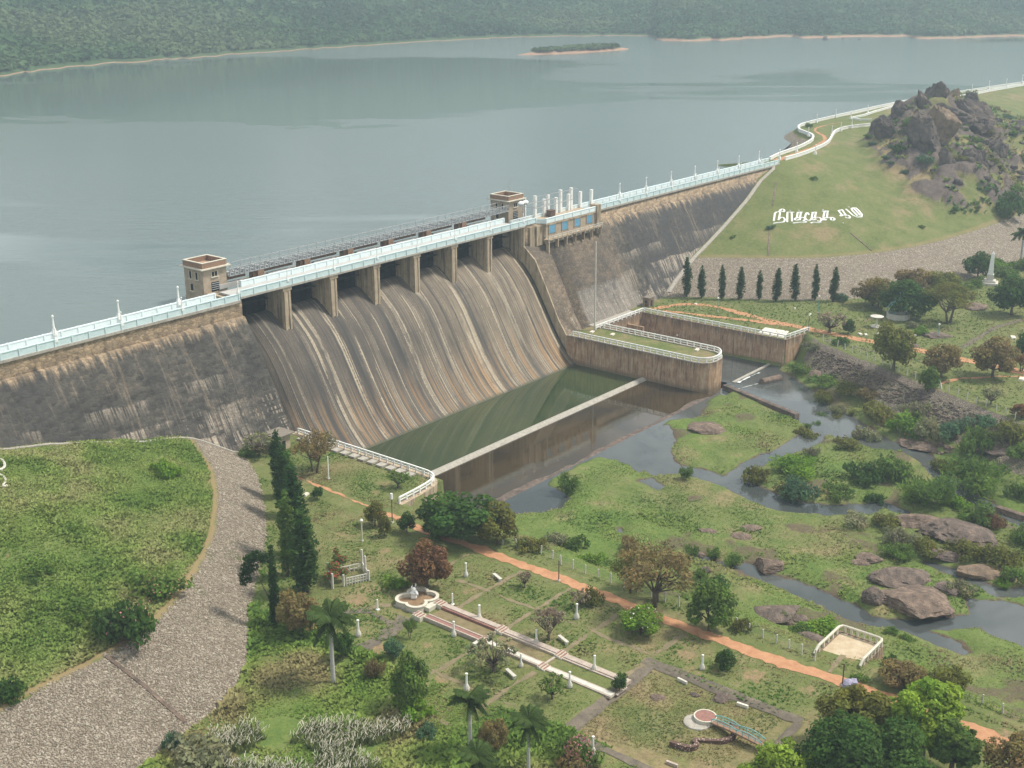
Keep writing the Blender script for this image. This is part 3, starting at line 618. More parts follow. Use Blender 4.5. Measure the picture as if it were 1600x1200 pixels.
for name, mask in (('ground', ~isl_ & ~isr_ & ~riv_ & ~junk), ('embankment', isl_ & ~junk), ('embankment', isr_ & ~junk), ('river_bed', riv_)):
    q = QD[mask]; us = np.unique(q); rm = np.full(NX*NY, -1); rm[us] = np.arange(len(us))
    o = link(name, np_mesh(name, V0[us], rm[q], M['ground'], True, None, {k: v[us] for k, v in ATF.items()}))
    tag(o, kind='structure')
def plane_obj(name, x0, x1, y0, y1, z, mat, n=1):
    xs = np.linspace(x0, x1, n+1); ys = np.linspace(y0, y1, n+1); A, B = np.meshgrid(xs, ys); V = np.stack([A, B, A*0+z], -1).reshape(-1, 3)
    i = np.arange(n)[:, None]*(n+1)+np.arange(n)[None]; q = np.stack([i, i+1, i+n+2, i+n+1], -1).reshape(-1, 4)
    return tag(link(name, np_mesh(name, V, q, mat)), kind='structure')
def sheet(name, pts, wd, mat, lift=.03, jit=.18, step=.6, kind='structure', sub=3, z=None):
    """irregular-edged strip laid on the ground along a plan polyline; wd number or list"""
    p = [np.asarray(q[:2], float) for q in pts]; s = [0]
    for a, b in zip(p[:-1], p[1:]): s.append(s[-1]+np.linalg.norm(b-a))
    n = max(2, int(s[-1]/step)); t = np.linspace(0, s[-1], n); P = np.stack([np.interp(t, s, [q[k] for q in p]) for k in (0, 1)], 1)
    W = np.interp(t/s[-1], np.linspace(0, 1, len(wd)), wd) if hasattr(wd, '__len__') else np.full(n, wd, float)
    T = np.gradient(P, axis=0); T /= np.linalg.norm(T, axis=1)[:, None]+1e-9; N = np.stack([-T[:, 1], T[:, 0]], 1)
    jl = (vnoise(t*1.1, t*0, 91)-.5)*2*jit+(vnoise(t*.3, t*0, 92)-.5)*2*jit; jr = (vnoise(t*1.1, t*0+5, 93)-.5)*2*jit+(vnoise(t*.3, t*0+9, 92)-.5)*2*jit
    rows = []
    for k in range(sub+1):
        f = k/sub; off = (W/2+jl)*(1-f)-(W/2+jr)*f; q = P+N*off[:, None]; zz = (H(q[:, 0], q[:, 1]) if z is None else z)+lift; rows.append(np.column_stack([q, np.zeros(n)+zz]))
    V = np.concatenate(rows); i = np.arange(sub)[:, None]*n+np.arange(n-1)[None]; q = np.stack([i, i+n, i+n+1, i+1], -1).reshape(-1, 4)
    return tag(link(name, np_mesh(name, V, q, mat, True)), kind=kind)
GZ = lambda pix: [tuple(az(u, v, 0)[:2]) for u, v in pix]
GO = lambda pix: [tuple(og(u, v)[:2]) for u, v in pix]
sheet('dirt_road', chaikin([(-15.6, -26), (-14.8, -33.2), (-16.6, -54.4), (-17, -72), (-17, -91), (-17.6, -106), (-18, -122), (-17.7, -139), (-17, -150), (-18.2, -158), (-19.5, -180)], 2), [.8, 1.0, 1.4, 1.9, 2.1, 2.1, 2.1, 2.4, 2.8, 3.2], M['dirt'], .05, .3)
sheet('dirt_road', chaikin(GZ([(1018, 484), (1045, 478), (1075, 474), (1118, 478), (1160, 490), (1205, 502), (1290, 520), (1380, 537), (1460, 552), (1530, 567), (1600, 582), (1680, 602)]), 2), [2.2, 2.6, 2.8, 3, 3.2, 3.4, 3.6], M['dirt'], .05, .3)
sheet('dirt_road', chaikin(GZ([(1035, 486), (1065, 489), (1110, 494), (1165, 500), (1215, 507)]), 2), [1.6, 2.0, 2.4, 2.0], M['dirt'], .08, .3)
sheet('dirt_road', chaikin([(232, 2.2), (245, 3.6), (262, 5.6), (276, 8.5), (288, 11), (300, 17), (309, 25), (318, 30), (330, 32), (344, 31)], 2), [3.2, 2.6, 1.2, 1.2, 1.4, 1.2, .8, .6], M['dirt'], .05, .3, 1.)
# footpaths of the garden: a grid of worn flagstone strips
for y_, xa, xb, m_, w_ in ((-85.6, -34.3, -18.6, 'path', 1.1), (-94.9, -34.4, -18.7, 'path', 1.0), (-104.9, -34.6, -19.3, 'path', 1.1), (-94.7, -57, -40.2, 'path', 1.0), (-104.9, -52, -40.4, 'path', 1.1),
                         (-115.0, -34, -19.5, 'path', 1.2), (-116.0, -57, -40.5, 'flag', 2.0), (-75.6, -28.6, -19.2, 'path', 1.1)):
    sheet('footpath', [(xa, y_), ((xa+xb)/2, y_+.1), (xb, y_)], w_*.78, M[m_], .035, .24)
sheet('footpath', [(-40.2, -81.8), (-46, -83), (-53, -83.4)], 2.4, M['flag'], .045, .3)
sheet('footpath', [(-44, -74.5), (-40, -76.5), (-39, -77.6)], 1.0, M['path'], .04, .15); sheet('footpath', [(-46, -72), (-42.5, -76), (-43, -83)], 1.1, M['flag'], .05, .2)
for x_, ya, yb in ((-27, -80, -114.5), (-48.6, -86, -114.6), (-56.6, -98, -118)): sheet('footpath', [(x_, ya), (x_+.2, (ya+yb)/2), (x_, yb)], .68, M['path'], .038, .26)
sheet('footpath', GO([(1348, 968), (1320, 1020), (1297, 1062)]) if False else [(-8.6, -135), (-12.6, -135), (-16.4, -135.4)], .8, M['path'], .05, .12)
sheet('footpath', GZ([(1600, 500), (1555, 512), (1500, 545), (1465, 575)]), 1.6, M['flag'], .05, .2); sheet('footpath', GZ([(1465, 600), (1500, 592), (1560, 588), (1640, 590)]), 1.2, M['dirt'], .05, .2)
sheet('footpath', GZ([(1388, 505), (1372, 495), (1350, 502)]), .9, M['path'], .05, .15); sheet('footpath', GZ([(1290, 532), (1380, 553), (1470, 572)]), .7, M['flag'], .055, .12)
sheet('footpath', GZ([(590, 800), (612, 806), (640, 822), (680, 838)]), .9, M['dirt'], .055, .2)
# stone edging and dark paving round the sunken square
for a, b, w_ in (((-48.6, -115.9), (-29.3, -115.9), 1.5), ((-28.7, -114.6), (-28.7, -137.6), 1.6), ((-48.9, -116), (-48.9, -140), 1.3), ((-48.6, -137.4), (-29.3, -137.4), 1.5)):
    sheet('footpath', [a, ((a[0]+b[0])/2, (a[1]+b[1])/2), b], w_, M['flag'], .07, .1)
# ------------------------------------------------------------------ water
lk = np_mesh('reservoir_water', [(-900, 4.2, 22.6), (231, 4.2, 22.6), (236, 9, 22.6), (300, 30, 22.6), (330, 44, 22.6), (440, 47, 22.6), (640, 27, 22.6), (2600, -900, 22.6), (2600, 2600, 22.6), (-900, 2600, 22.6)], [[0, 1, 2, 3, 4, 5, 6, 7, 8, 9]], M['lake'])
tag(link('reservoir_water', lk), kind='structure')
plane_obj('stilling_pool_water', .2, 90.6, -37.9, -14, -7.25, M['pool']); plane_obj('apron_water', .2, 90.6, -58, -37.9, -7.12, M['brownwater'])
rw = np_mesh('river_water', [(-14, -320, WZ), (140, -320, WZ), (140, -58, WZ), (120.4, -58, WZ), (120.4, -14, WZ), (100.5, -14, WZ), (100.5, -55, WZ), (90.6, -57, WZ), (-14, -57, WZ)], [[0, 1, 2, 3, 4, 5, 6, 7, 8]], M['river'])
tag(link('river_water', rw), kind='structure')
# ------------------------------------------------------------------ the dam: one thing, its parts
dam = empty('masonry_dam', (0, 0, 0), 'long masonry dam with seven dark spillway gates and pale blue parapets holding back the reservoir', 'dam')
def face(bot=-9.5, off=0.0):
    return [(4.2, 25.2), (0, 25.2), (0, 21.9), (-.7-off, 21.8), (-3.6-off, 17.7), (-6.9-off, 11.6), (-11.3-off, 3.1), (-13.8-off, -.6), (-18.5-off, bot), (4.2, bot)]
mb = MB(); mb.extr_x(face(), np.linspace(-130, 0, 14)); mb.build('wall', M['masonry'], dam)
mb = MB(); mb.extr_x(face(), np.linspace(97.6, 232, 14)); mb.build('wall', M['masonry'], dam)
# buttress strip right of the spillway
mb = MB(); mb.extr_x([(4.2, 25.15), (-.4, 25.15), (-.4, 20.6), (-4.0, 17.6), (-7.4, 11.4), (-11.6, 3.2), (-14.6, -1.), (-19, -9.5), (4.2, -9.5)], [91, 94.2, 97.6]); mb.build('buttress', M['masonry'], dam)
SP = [(9.2, 15.5), (8.0, 18.3), (6.8, 19.5), (5.5, 19.85), (4.2, 19.6), (2.8, 18.7), (1.3, 17.5), (0, 16.3), (-1.5, 14.9), (-2.9, 13.3), (-4.8, 10.6), (-6.6, 7.5), (-8.6, 4.), (-10.7, .4), (-12.8, -2.6), (-14.9, -5.), (-16.4, -6.35), (-17.7, -7.3), (-19.4, -8.3), (-22, -9.4)]
SPx = [(y, z) for y, z in SP]
mb = MB(); mb.extr_x(SPx+[(-22, -12), (9.2, -12)], np.linspace(-.05, 91.05, 8)); mb.build('spillway', M['spill'], dam, True)
dam.children[-1].data.polygons.foreach_set('use_smooth', [abs(p.normal.x) < .5 for p in dam.children[-1].data.polygons])
mb = MB(); mb.extr_x([(y+.0, z+.55) for y, z in SP[7:]]+[(y, z-.5) for y, z in SP[7:]][::-1], [-.9, .25]); mb.build('edge_wall', M['conc'], dam)
mb = MB(); mb.extr_x([(y+.0, z+.9) for y, z in SP[6:]]+[(y, z-.5) for y, z in SP[6:]][::-1], [90.8, 91.9]); mb.build('edge_wall', M['pier'], dam)
mb = MB(); mb.extr_x([(4.2, 25.1), (-.35, 25.1), (-.35, 20.6), (-3.95, 17.6), (-7.35, 11.4), (-11.55, 3.2), (-14.55, -1.), (-19, -9.5), (4.2, -9.5)], [90.55, 90.99]); mb.build('edge_wall', M['pier'], dam)
def pier_mb(x0, x1):
    m = MB(); m.box(x0, x1, .35, 13.5, 12, 25.3); xm = (x0+x1)/2; wd = x1-x0
    m.box(x0+.12, x0+.62, -.02, .36, 15.6, 25.3); m.box(x1-.62, x1-.12, -.02, .36, 15.6, 25.3); m.box(xm-.28, xm+.28, .1, .37, 15.6, 25.3)
    for y_ in (1.6, 3.0): m.box(x0-.09, x0+.01, y_, y_+.5, 16, 25.3)
    m.box(x0-.2, x1+.2, -.1, 1.2, 24.7, 25.35); return m
for i in range(6): pier_mb(10.95+13.1*i, 12.95+13.1*i).build('pier', M['pier'], dam)
mb = MB(); mb.box(-1.3, 0, .05, 13.5, 15, 25.25); mb.build('abutment', M['pier'], dam)
mb = MB(); mb.box(90.2, 92.6, .2, 13.5, 15, 25.25); mb.box(89.9, 90.3, 1.2, 1.8, 16, 25.2); mb.box(89.9, 90.3, 2.8, 3.3, 16, 25.2); mb.build('abutment', M['pier'], dam)
mb = MB(); mb.box(92.6, 94.6, -.9, 1, 19.9, 25.2); mb.box(94.75, 97.7, -1.3, 1, 20.1, 25.2); mb.build('block', M['pier'], dam)
for i in range(7):
    x0 = -.02+13.1*i; mb = MB(); mb.box(x0, x0+11.1, 5.9, 6.3, 18.8, 24.6)
    for k in range(4): mb.box(x0, x0+11.1, 5.75, 5.92, 19.6+1.25*k, 19.78+1.25*k)
    for k in range(1, 6): mb.box(x0+k*1.85-.08, x0+k*1.85+.08, 5.8, 5.92, 19, 24.6)
    mb.build('gate', M['gate'], dam)
# bridge and crest decks, cornices, parapets
mb = MB(); mb.box(-.4, 91.4, -.15, 6.6, 25.36, 25.72); mb.box(-.4, 91.4, -.32, .1, 25.44, 25.82); mb.build('bridge_deck', M['conc'], dam)
mb = MB(); mb.box(-.4, 91.4, .35, 6.3, 25.74, 25.78); mb.build('roadway', M['road'], dam)
mb = MB(); mb.box(-130, -.45, .3, 4.0, 25.22, 25.30); mb.build('roadway', M['road'], dam); mb = MB(); mb.box(121, 232, .3, 4.0, 25.22, 25.30); mb.build('roadway', M['road'], dam)
mb = MB(); mb.box(-130, -.45, -.35, .35, 24.75, 25.24); mb.build('cornice', M['conc'], dam); mb = MB(); mb.box(121, 230, -.35, .35, 24.75, 25.24); mb.build('cornice', M['conc'], dam)
def parapet(x0, x1, y, z, h=1.15, th=.3, out=-1, step=3.37, mat='blue', parent=dam):
    m = MB(); m.box(x0, x1, y-th/2, y+th/2, z, z+h); m.box(x0, x1, y-th/2-.08, y+th/2+.08, z+h+.002, z+h+.16)
    n = int((x1-x0)/step)
    for k in range(n+1): xx = x0+.2+k*(x1-x0-.4)/max(n, 1); m.box(xx-.17, xx+.17, y-th/2-.12, y+th/2+.12, z, z+h+.2)
    return m.build('parapet', M[mat], parent)
parapet(-130, -.5, 0, 25.24); parapet(-130, -3.2, 4.05, 25.24, mat='bluew'); parapet(-.4, 96, 0, 25.83, mat='blue'); parapet(5.2, 91, 6.45, 25.73, 1.15, .25, mat='bluew'); parapet(120.8, 229.5, 0, 25.24); parapet(91.5, 231.6, 4.6, 25.24, mat='bluew')
# valve house with its blue shutters, balcony
mb = MB(); mb.box(97.6, 120.4, -2, .6, 20.2, 25.2); mb.box(97.3, 120.7, -2.25, 4.5, 25.2, 25.66); mb.build('valve_house', M['tan'], dam)
parapet(97.4, 120.6, -2.05, 25.67, 1.1, .3, mat='bluew')
mb = MB(); mb.wall([(95.9, 0), (97.5, -2.05)], .3, 25.67, 26.8); mb.build('parapet', M['bluew'], dam)
for k in range(4):
    x0 = 98.9+5.55*k; mb = MB(); mb.box(x0, x0+2.5, -2.1, -1.95, 22.75, 25.0); 
    for j in range(7): mb.box(x0+.05, x0+2.45, -2.16, -2.08, 22.9+j*.3, 23.05+j*.3)
    s = mb.build('shutter', M['shutter'], dam); f = MB(); f.box(x0-.18, x0, -2.2, -1.98, 22.6, 25.15); f.box(x0+2.5, x0+2.68, -2.2, -1.98, 22.6, 25.15); f.box(x0-.18, x0+2.68, -2.25, -1.98, 25.0, 25.2); f.build('frame', M['tan'], s)
mb = MB(); mb.box(96.6, 121, -3.7, -2, 21.45, 21.7)
for k in range(7): xx = 97.2+k*3.85; mb.box(xx-.17, xx+.17, -3.5, -2.6, 19.2-(1.6 if k == 0 else 0), 21.45)
mb.build('balcony', M['pier'], dam)
mb = MB()
for k in range(13): xx = 96.8+k*2; mb.box(xx-.1, xx+.1, -3.7, -3.5, 21.0, 22.6)
mb.box(96.7, 121, -3.66, -3.56, 22.5, 22.62); mb.box(96.7, 121, -3.66, -3.58, 22.1, 22.18); mb.box(96.7, 96.85, -3.66, -2.1, 22.5, 22.62); mb.build('balcony_railing', M['whitewash'], dam)
mb = MB(); mb.box(119.6, 121.4, -2.6, -.2, 19.5, 27.3); mb.build('pilaster', M['pier'], dam)
# gate piers behind the roadway carrying the hoist gantry
for i in range(1, 7):
    xx = -1.2+13.1*i; mb = MB(); mb.box(xx+.2, xx+1.9, 9, 11.6, 25.3, 27.6); mb.box(xx-.6, xx+.2, 9.6, 11, 25.3, 27.55); mb.build('gate_pier', M['brick'], dam)
for i in range(7):
    mb = MB(); x0 = 13.1*i+1.4; mb.box(x0, x0+8.6, 10.6, 11.4, 26.6, 27.58); mb.build('gate_beam', M['brick'], dam); mb = MB(); mb.box(x0+.6, x0+6.8, 9.2, 10.2, 25.4, 26.35); mb.build('gate_beam', M['road'], dam)
gan = empty('hoist_gantry', (45, 10.6, 27.6), 'long grey latticed steel gantry walkway running above the gates between the two towers', 'gantry')
mb = MB(); mb.box(4.5, 96.3, 9, 12.2, 27.62, 27.8); mb.build('deck', M['steel'], gan)
mb = MB()
for k in range(69):
    xx = 4.7+k*1.33; mb.box(xx-.07, xx+.07, 8.9, 9.1, 27.8, 29.3); mb.bar((xx, 9, 27.8), (xx+.66, 9, 29.2), .12); mb.bar((xx+.66, 9, 29.2), (xx+1.33, 9, 27.8), .12)
    mb.box(xx-.25, xx+.3, 9.4, 11.8, 27.8, 28.15+.35*(k % 3 == 0))
mb.build('truss', M['steel'], gan)
mb = MB(); mb.box(4.5, 96.3, 8.95, 9.08, 29.2, 29.34); mb.box(4.5, 96.3, 12.05, 12.18, 29.6, 29.72); mb.box(4.5, 96.3, 12.05, 12.15, 28.7, 28.8)
for k in range(34): xx = 4.7+k*2.7; mb.box(xx-.05, xx+.05, 12.05, 12.17, 27.8, 29.7)
mb.build('railing', M['steel'], gan)
# pole from the balcony down to the platform
mb = MB(); mb.tube([(98.4, -17.3, -.1), (98.35, -17.25, 12), (98.3, -17.2, 22.9)], [.24, .2, .16], 6); tag(mb.build('pole', M['whitewash'], base=(98.4, -17.3, 0)), 'tall slim whitewashed pole rising in front of the dam face from the grassy platform', 'pole')
# ------------------------------------------------------------------ gate towers
def tower(x0, label):
    t = empty('gate_tower', (x0+3, 12.4, 25.2), label, 'tower'); x1, y0, y1 = x0+6.0, 9.4, 15.4
    m = MB(); m.box(x0, x1, y0, y1, 23, 30.1); m.build('wall', M['tan'], t)
    m = MB(); m.box(x0-.7, x1+.7, y0-.7, y1+.7, 30.1, 30.32); m.build('cornice', M['cream'], t)
    m = MB(); m.box(x0-.1, x1+.1, y0-.1, y0+.25, 30.32, 31.4); m.box(x0-.1, x1+.1, y1-.25, y1+.1, 30.32, 31.4); m.box(x0-.1, x0+.25, y0+.25, y1-.25, 30.32, 31.4); m.box(x1-.25, x1+.1, y0+.25, y1-.25, 30.32, 31.4); m.build('roof_parapet', M['brick'], t)
    m = MB(); m.box(x0-.16, x1+.16, y0-.16, y0+.3, 31.4, 31.52); m.box(x0-.16, x0+.3, y0+.3, y1-.3, 31.4, 31.52); m.box(x1-.3, x1+.16, y0+.3, y1-.3, 31.4, 31.52); m.box(x0-.16, x1+.16, y1-.3, y1+.16, 31.4, 31.52); m.build('coping', M['cream'], t)
    m = MB(); m.box(x0+.25, x1-.25, y0+.25, y1-.25, 30.32, 30.4); m.build('roof', M['terra'], t)
    def win(a, b, c, d, side, fr=True):
        f = MB(); p = MB()
        if side == 'f':
            p.box(a, b, y0-.02, y0+.1, c, d); f.box(a-.12, a, y0-.1, y0+.05, c-.1, d+.1); f.box(b, b+.12, y0-.1, y0+.05, c-.1, d+.1); f.box(a-.3, b+.3, y0-.25, y0+.04, c-.22, c-.1); f.box((a+b)/2-.05, (a+b)/2+.05, y0-.07, y0+.04, c-.1, d)
        else:
            p.box(x0-.02, x0+.1, a, b, c, d); f.box(x0-.1, x0+.05, a-.12, a, c-.1, d+.1); f.box(x0-.1, x0+.05, b, b+.12, c-.1, d+.1); f.box(x0-.25, x0+.04, a-.3, b+.3, c-.22, c-.1)
        w_ = f.build('window', M['cream'], t); p.build('pane', M['dark'], w_)
    win(x0+2.2, x0+3.6, 28.4, 29.3, 'f'); win(11, 11.7, 27.9, 29.3, 's'); win(13, 13.7, 27.9, 29.3, 's'); win(12.6, 13.6, 25.4, 26.7, 's')
    m = MB(); m.box(x0+2, x0+3.9, y0-.05, y0+.1, 25.3, 27.2); d = m.build('door', M['gate'], t); m = MB()
    for k in range(4): m.box(x0+2.02, x0+3.88, y0-.1, y0-.03, 25.6+k*.42, 25.75+k*.42)
    m.build('slat', M['steel'], d); return t
tower(-1.8, 'square tan gate tower with flat parapet roof at the left end of the spillway bridge')
tower(96.5, 'square tan gate tower with mast and flat roof beside the white concrete columns'); t2 = bpy.data.objects['gate_tower.001']
mb = MB(); mb.tube([(100, 12, 30.4), (100, 12, 35)], [.06, .04], 5); mb.build('mast', M['steel'], t2)
# unfinished white frame right of tower two
fr = empty('column_frame', (106, 4, 25.7), 'row of white concrete columns with thin beams standing on the crest by the right gate tower', 'frame')
for (u, v, vt) in ((836, 332, 306), (850, 334.5, 311), (856, 327, 304), (868.6, 331, 308.5), (875.5, 323, 296.5), (888, 325, 303), (892, 320.5, 293), (906.4, 321, 299), (923.6, 317, 296)):
    p = az(u, v, 25.7); p[1] = min(max(p[1], -.6), 4.2); p = ay(u, v, p[1]); p[2] = 25.66; m = MB(); m.box(p[0]-.36, p[0]+.36, p[1]-.36, p[1]+.36, 25.66, top_z(p, vt)); m.build('column', M['white'], fr)
mb = MB(); mb.bar((93, 3.4, 30.2), (109, 3.2, 30.0), .2); mb.bar((96, -.2, 29.6), (112, 0, 29.7), .18); mb.bar((100, 3.3, 31.6), (118.5, 3, 31.3), .12); mb.bar((93, 3.4, 30.2), (96, -.2, 29.6), .18); mb.bar((109, 3.2, 30), (106, 0, 29.7), .16); mb.build('beam', M['steel'], fr)
mb = MB(); mb.lathe((94.2, 3.4, 30.3), [(.1, 0), (.75, .15), (.85, .5), (.45, .9), (.05, 1.0)], 10); mb.lathe((96, 3.4, 30.3), [(.1, 0), (.75, .15), (.85, .5), (.45, .9), (.05, 1.0)], 10); mb.build('tank', M['white'], fr)
mb = MB(); mb.obox((95.6, 2.2, 25.7), 4, 2, .5); tag(mb.build('tarpaulin_heap', M['redpaint'], base=(95.6, 2.2, 25.7)), 'flat red brown heap on the crest between the white columns', 'heap')
mb = MB(); mb.box(105, 106.9, 2, 3.4, 25.7, 27.2); mb.box(104.9, 107, 1.9, 3.5, 27.2, 27.35); tag(mb.build('control_box', M['rust'], base=(106, 2.7, 25.7)), 'dark brown control box on the crest below the tallest white column', 'box')
mb = MB(); mb.box(102.9, 103.4, 8.9, 9.4, 23, 30); tag(mb.build('corner_pillar', M['white'], base=(103.1, 9.1, 25.3)), 'slim white pillar standing against the right corner of the right gate tower', 'pillar')
# ------------------------------------------------------------------ training walls, platform, tailrace
def rail_thing(name, label, cat, path, z, mat, step=2.0, h=1.1, postw=.28, railw=.24, drop=.0, mid=True, group=None, maxp=95):
    """railing of posts and a top rail along a plan path; each post a part"""
    p = [np.asarray(q[:2], float) for q in path]; s = [0]
    for a, b in zip(p[:-1], p[1:]): s.append(s[-1]+np.linalg.norm(b-a))
    zf = (lambda x, y: float(H(x, y))) if z is None else (lambda x, y: z)
    r = empty(name, (p[0][0], p[0][1], zf(*p[0])), label, cat, group)
    n = min(maxp, int(round(s[-1]/step))); base = None; P = []
    for k in range(n+1):
        t = s[-1]*k/n; x = float(np.interp(t, s, [q[0] for q in p])); y = float(np.interp(t, s, [q[1] for q in p])); zz = zf(x, y); P.append((x, y, zz))
        if base is None:
            m = MB(); m.obox((x, y, zz-drop), postw, postw, h+drop); base = m.build('post', mat, r); org = (x, y, zz)
        else:
            c = base.copy(); COL.objects.link(c); c.parent = r; c.location = (x-org[0], y-org[1], zz-org[2])
    q = [np.array((a, b, zf(a, b)+h)) for a, b in p]
    if len(q) == 2 and z is None: q = [np.array((a, b, c+h)) for a, b, c in P]
    m = MB(); m.tube(q, [railw*.75]*len(q), 4); m.build('top_rail', mat, r)
    if mid: m = MB(); m.tube([v-np.array((0, 0, h*.5)) for v in q], [railw*.45]*len(q), 4); m.build('middle_rail', mat, r)
    return r
mb = MB(); LW = [(.1, -13), (.1, -47.5), (0, -50.2), (-1.3, -52.2), (-5.6, -53.1), (-12.2, -53.6)]; mb.wall(chaikin(LW, 2), 1.4, -10, 0.05)
lw = mb.build('retaining_wall', M['pier'], base=(0, -30, 0)); tag(lw, 'pale stained concrete retaining wall with a rounded corner left of the green pool', 'wall')
rail_thing('railing', 'white railing on the wall between the left lawn and the green pool', 'railing', chaikin([(.2, -14.4), (.2, -47.5), (0, -50.2), (-1.3, -52.2), (-5.6, -53.1), (-11.9, -53.5)], 2), .05, M['white'], 1.9)
mb = MB()
for k in range(13): mb.box(-2.3, -.7, -18.2-k*2.4, -16.6-k*2.4, .0, .34)
tag(mb.build('paving', M['conc'], base=(-1.5, -30, 0)), kind='structure')
# long grassy platform between the pools and the tailrace
pf = [(90.1, -14.5), (90.1, -51.5), (90.6, -53.2), (92, -54.6), (94.3, -55.2), (97.2, -54.9), (99.5, -53.8), (101, -52.2), (101.5, -50), (101.5, -17.6), (101.5, -14.5)]
mb = MB(); mb.prism(pf, -10, -.12); tag(mb.build('dividing_wall', M['redwall'], base=(95.8, -35, -7)), 'rust brown round-nosed dividing wall topped by grass between pool and tailrace', 'wall')
ins = [(90.75, -14.5), (90.75, -51.3), (91.3, -52.8), (92.4, -53.9), (94.4, -54.5), (97, -54.2), (99.1, -53.2), (100.4, -51.9), (100.8, -49.8), (100.8, -14.5)]
bm = bmesh.new(); vs = [bm.verts.new((x, y, -.105)) for x, y in ins]; bm.faces.new(vs); bmesh.ops.triangulate(bm, faces=bm.faces[:]); 
bmesh.ops.subdivide_edges(bm, edges=bm.edges[:], cuts=3, use_grid_fill=True); me = bpy.data.meshes.new('platform_lawn'); bm.to_mesh(me); bm.free()
N_ = len(me.vertices)
for k, c in (('dry', .5), ('rip', -50), ('bare', .12), ('lush', .2)):
    a = me.attributes.new(k, 'FLOAT', 'POINT'); a.data.foreach_set('value', np.full(N_, c, np.float32))
me.materials.append(M['ground']); tag(link('platform_lawn', me), kind='structure')
mb = MB(); mb.wall(chaikin([(90.45, -15), (90.45, -51.4), (91, -53), (92.2, -54.3), (94.3, -54.85), (97.1, -54.6), (99.3, -53.5), (100.7, -52), (101.15, -50), (101.15, -17.7)], 2), .75, -.12, .02); mb.build('coping', M['conc'], bpy.data.objects['dividing_wall'])
rail_thing('railing', 'pale railing running all round the grassy platform between pool and tailrace', 'railing', chaikin([(90.5, -16.1), (90.5, -51.4), (91, -53), (92.2, -54.3), (94.3, -54.85), (97.1, -54.6), (99.3, -53.5), (100.7, -52), (101.15, -50), (101.15, -18.2)], 2), .02, M['white'], 1.9)
mb = MB(); mb.wall([(101.5, -17.4), (120.6, -17.4)], .9, -10, .05); mb.build('retaining_wall', M['redwall'], base=(110, -17.4, 0)); tag(bpy.data.objects['retaining_wall.001'], 'short brown wall across the head of the tailrace at the dam foot', 'wall')
mb = MB(); mb.box(101, 121, -17.2, -11, -10, -.05); tag(mb.build('concrete_apron', M['conc'], base=(110, -14, 0)), kind='structure')
rail_thing('railing', 'cream railing across the head of the tailrace at the dam foot', 'railing', [(98.2, -17.75), (120.3, -17.75)], .05, M['white'], 2.0)
mb = MB(); mb.wall([(120.5, -14), (120.6, -59.6)], 1.1, -10, .03); mb.wall([(120.6, -59.4), (131.2, -60.9)], 1.0, -9, .03); tag(mb.build('retaining_wall', M['redwall'], base=(120.5, -40, 0)), 'long rust brown drip-stained wall along the far side of the tailrace', 'wall')
rail_thing('railing', 'white railing on top of the rust brown far wall of the tailrace', 'railing', [(120.5, -18), (120.6, -59.4), (130.9, -60.8)], .04, M['white'], 2.1)
mb = MB(); mb.prism([(121.3, -51.5), (127, -50.6), (127.6, -57), (121.3, -58.8)], -.2, .16); mb.box(123.6, 125.6, -57.4, -56.2, .16, .22); sl = mb.build('white_slab', M['slab'], base=(124, -55, 0)); tag(sl, 'flat cream concrete slab on the ground inside the corner of the tailrace wall', 'slab')
mb = MB(); mb.box(101.5, 120.1, -22.5, -22, -7.4, -4.8); mb.box(112.5, 113.2, -22.9, -17.8, -7.4, -1.5); tag(mb.build('stilling_baffle', M['redwall'], base=(110, -22, -7)), 'brown cross wall standing in the tailrace below the dam foot', 'wall')
mb = MB(); mb.box(101.5, 120, -56.4, -55.6, -8, -6.82); tag(mb.build('tail_weir', M['conc'], base=(110, -56, -7)), 'thin submerged weir across the mouth of the tailrace', 'weir')
# foam strip where the tailrace spills
m_ = mat_dirt('white_water', (.50, .52, .50), (.72, .74, .73)); sheet('white_water', [(101.8, -57.0), (108, -57.1), (112, -57.3)], .5, m_, .1, .22, .4, 'stuff', z=-6.95); sheet('white_water', [(97, -59), (106, -61.5), (113, -63.5)], .16, m_, .05, .12, .4, 'stuff', z=-6.99)
wr = MB(); wr.extr_x([(-36.9, -9.5), (-36.9, -6.72), (-37.5, -6.55), (-38.1, -6.65), (-39.0, -7.6), (-39.0, -9.5)], np.linspace(.8, 90.2, 10)); tag(wr.build('end_weir', M['conc'], base=(45, -37.8, -7.2)), 'long straight concrete sill between the green pool and the brown shallows', 'weir')
sill = np.linspace(2, 88.5, 60); wv = MB()
top = [(x, -55.4-1.5*vnoise(np.array(x*.11), np.array(3.), 8)+.9*vnoise(np.array(x*.5), np.array(7.), 8)) for x in sill]; bot = [(x, -57.9-.4*vnoise(np.array(x*.3), np.array(1.), 9)) for x in sill]
wv.prism([(float(a), float(b)) for a, b in bot]+[(float(a), float(b)) for a, b in top[::-1]], -9, -7.04); tag(wv.build('apron_sill', M['rockgrey'], base=(45, -57, -7)), 'grey broken concrete ledge between the brown shallows and the marsh ponds', 'ledge')
mb = MB(); mb.wall([tuple(az(1132, 601, -6)[:2]), tuple(az(1246, 647, -6)[:2])], 1.3, -8, -5.95); tag(mb.build('low_wall', M['rockgrey'], base=(91, -70, -7)), 'low grey guide wall between the marsh and the dark river channel', 'wall')
p = az(1190, 597, -6.6); q = az(1219, 590, -6.6); mb = MB(); mb.tube([p, q], [.85, .85], 10); tag(mb.build('concrete_pipe', M['rockpale'], base=tuple(p)), 'pinkish brown concrete drum lying in the dark river channel', 'pipe')
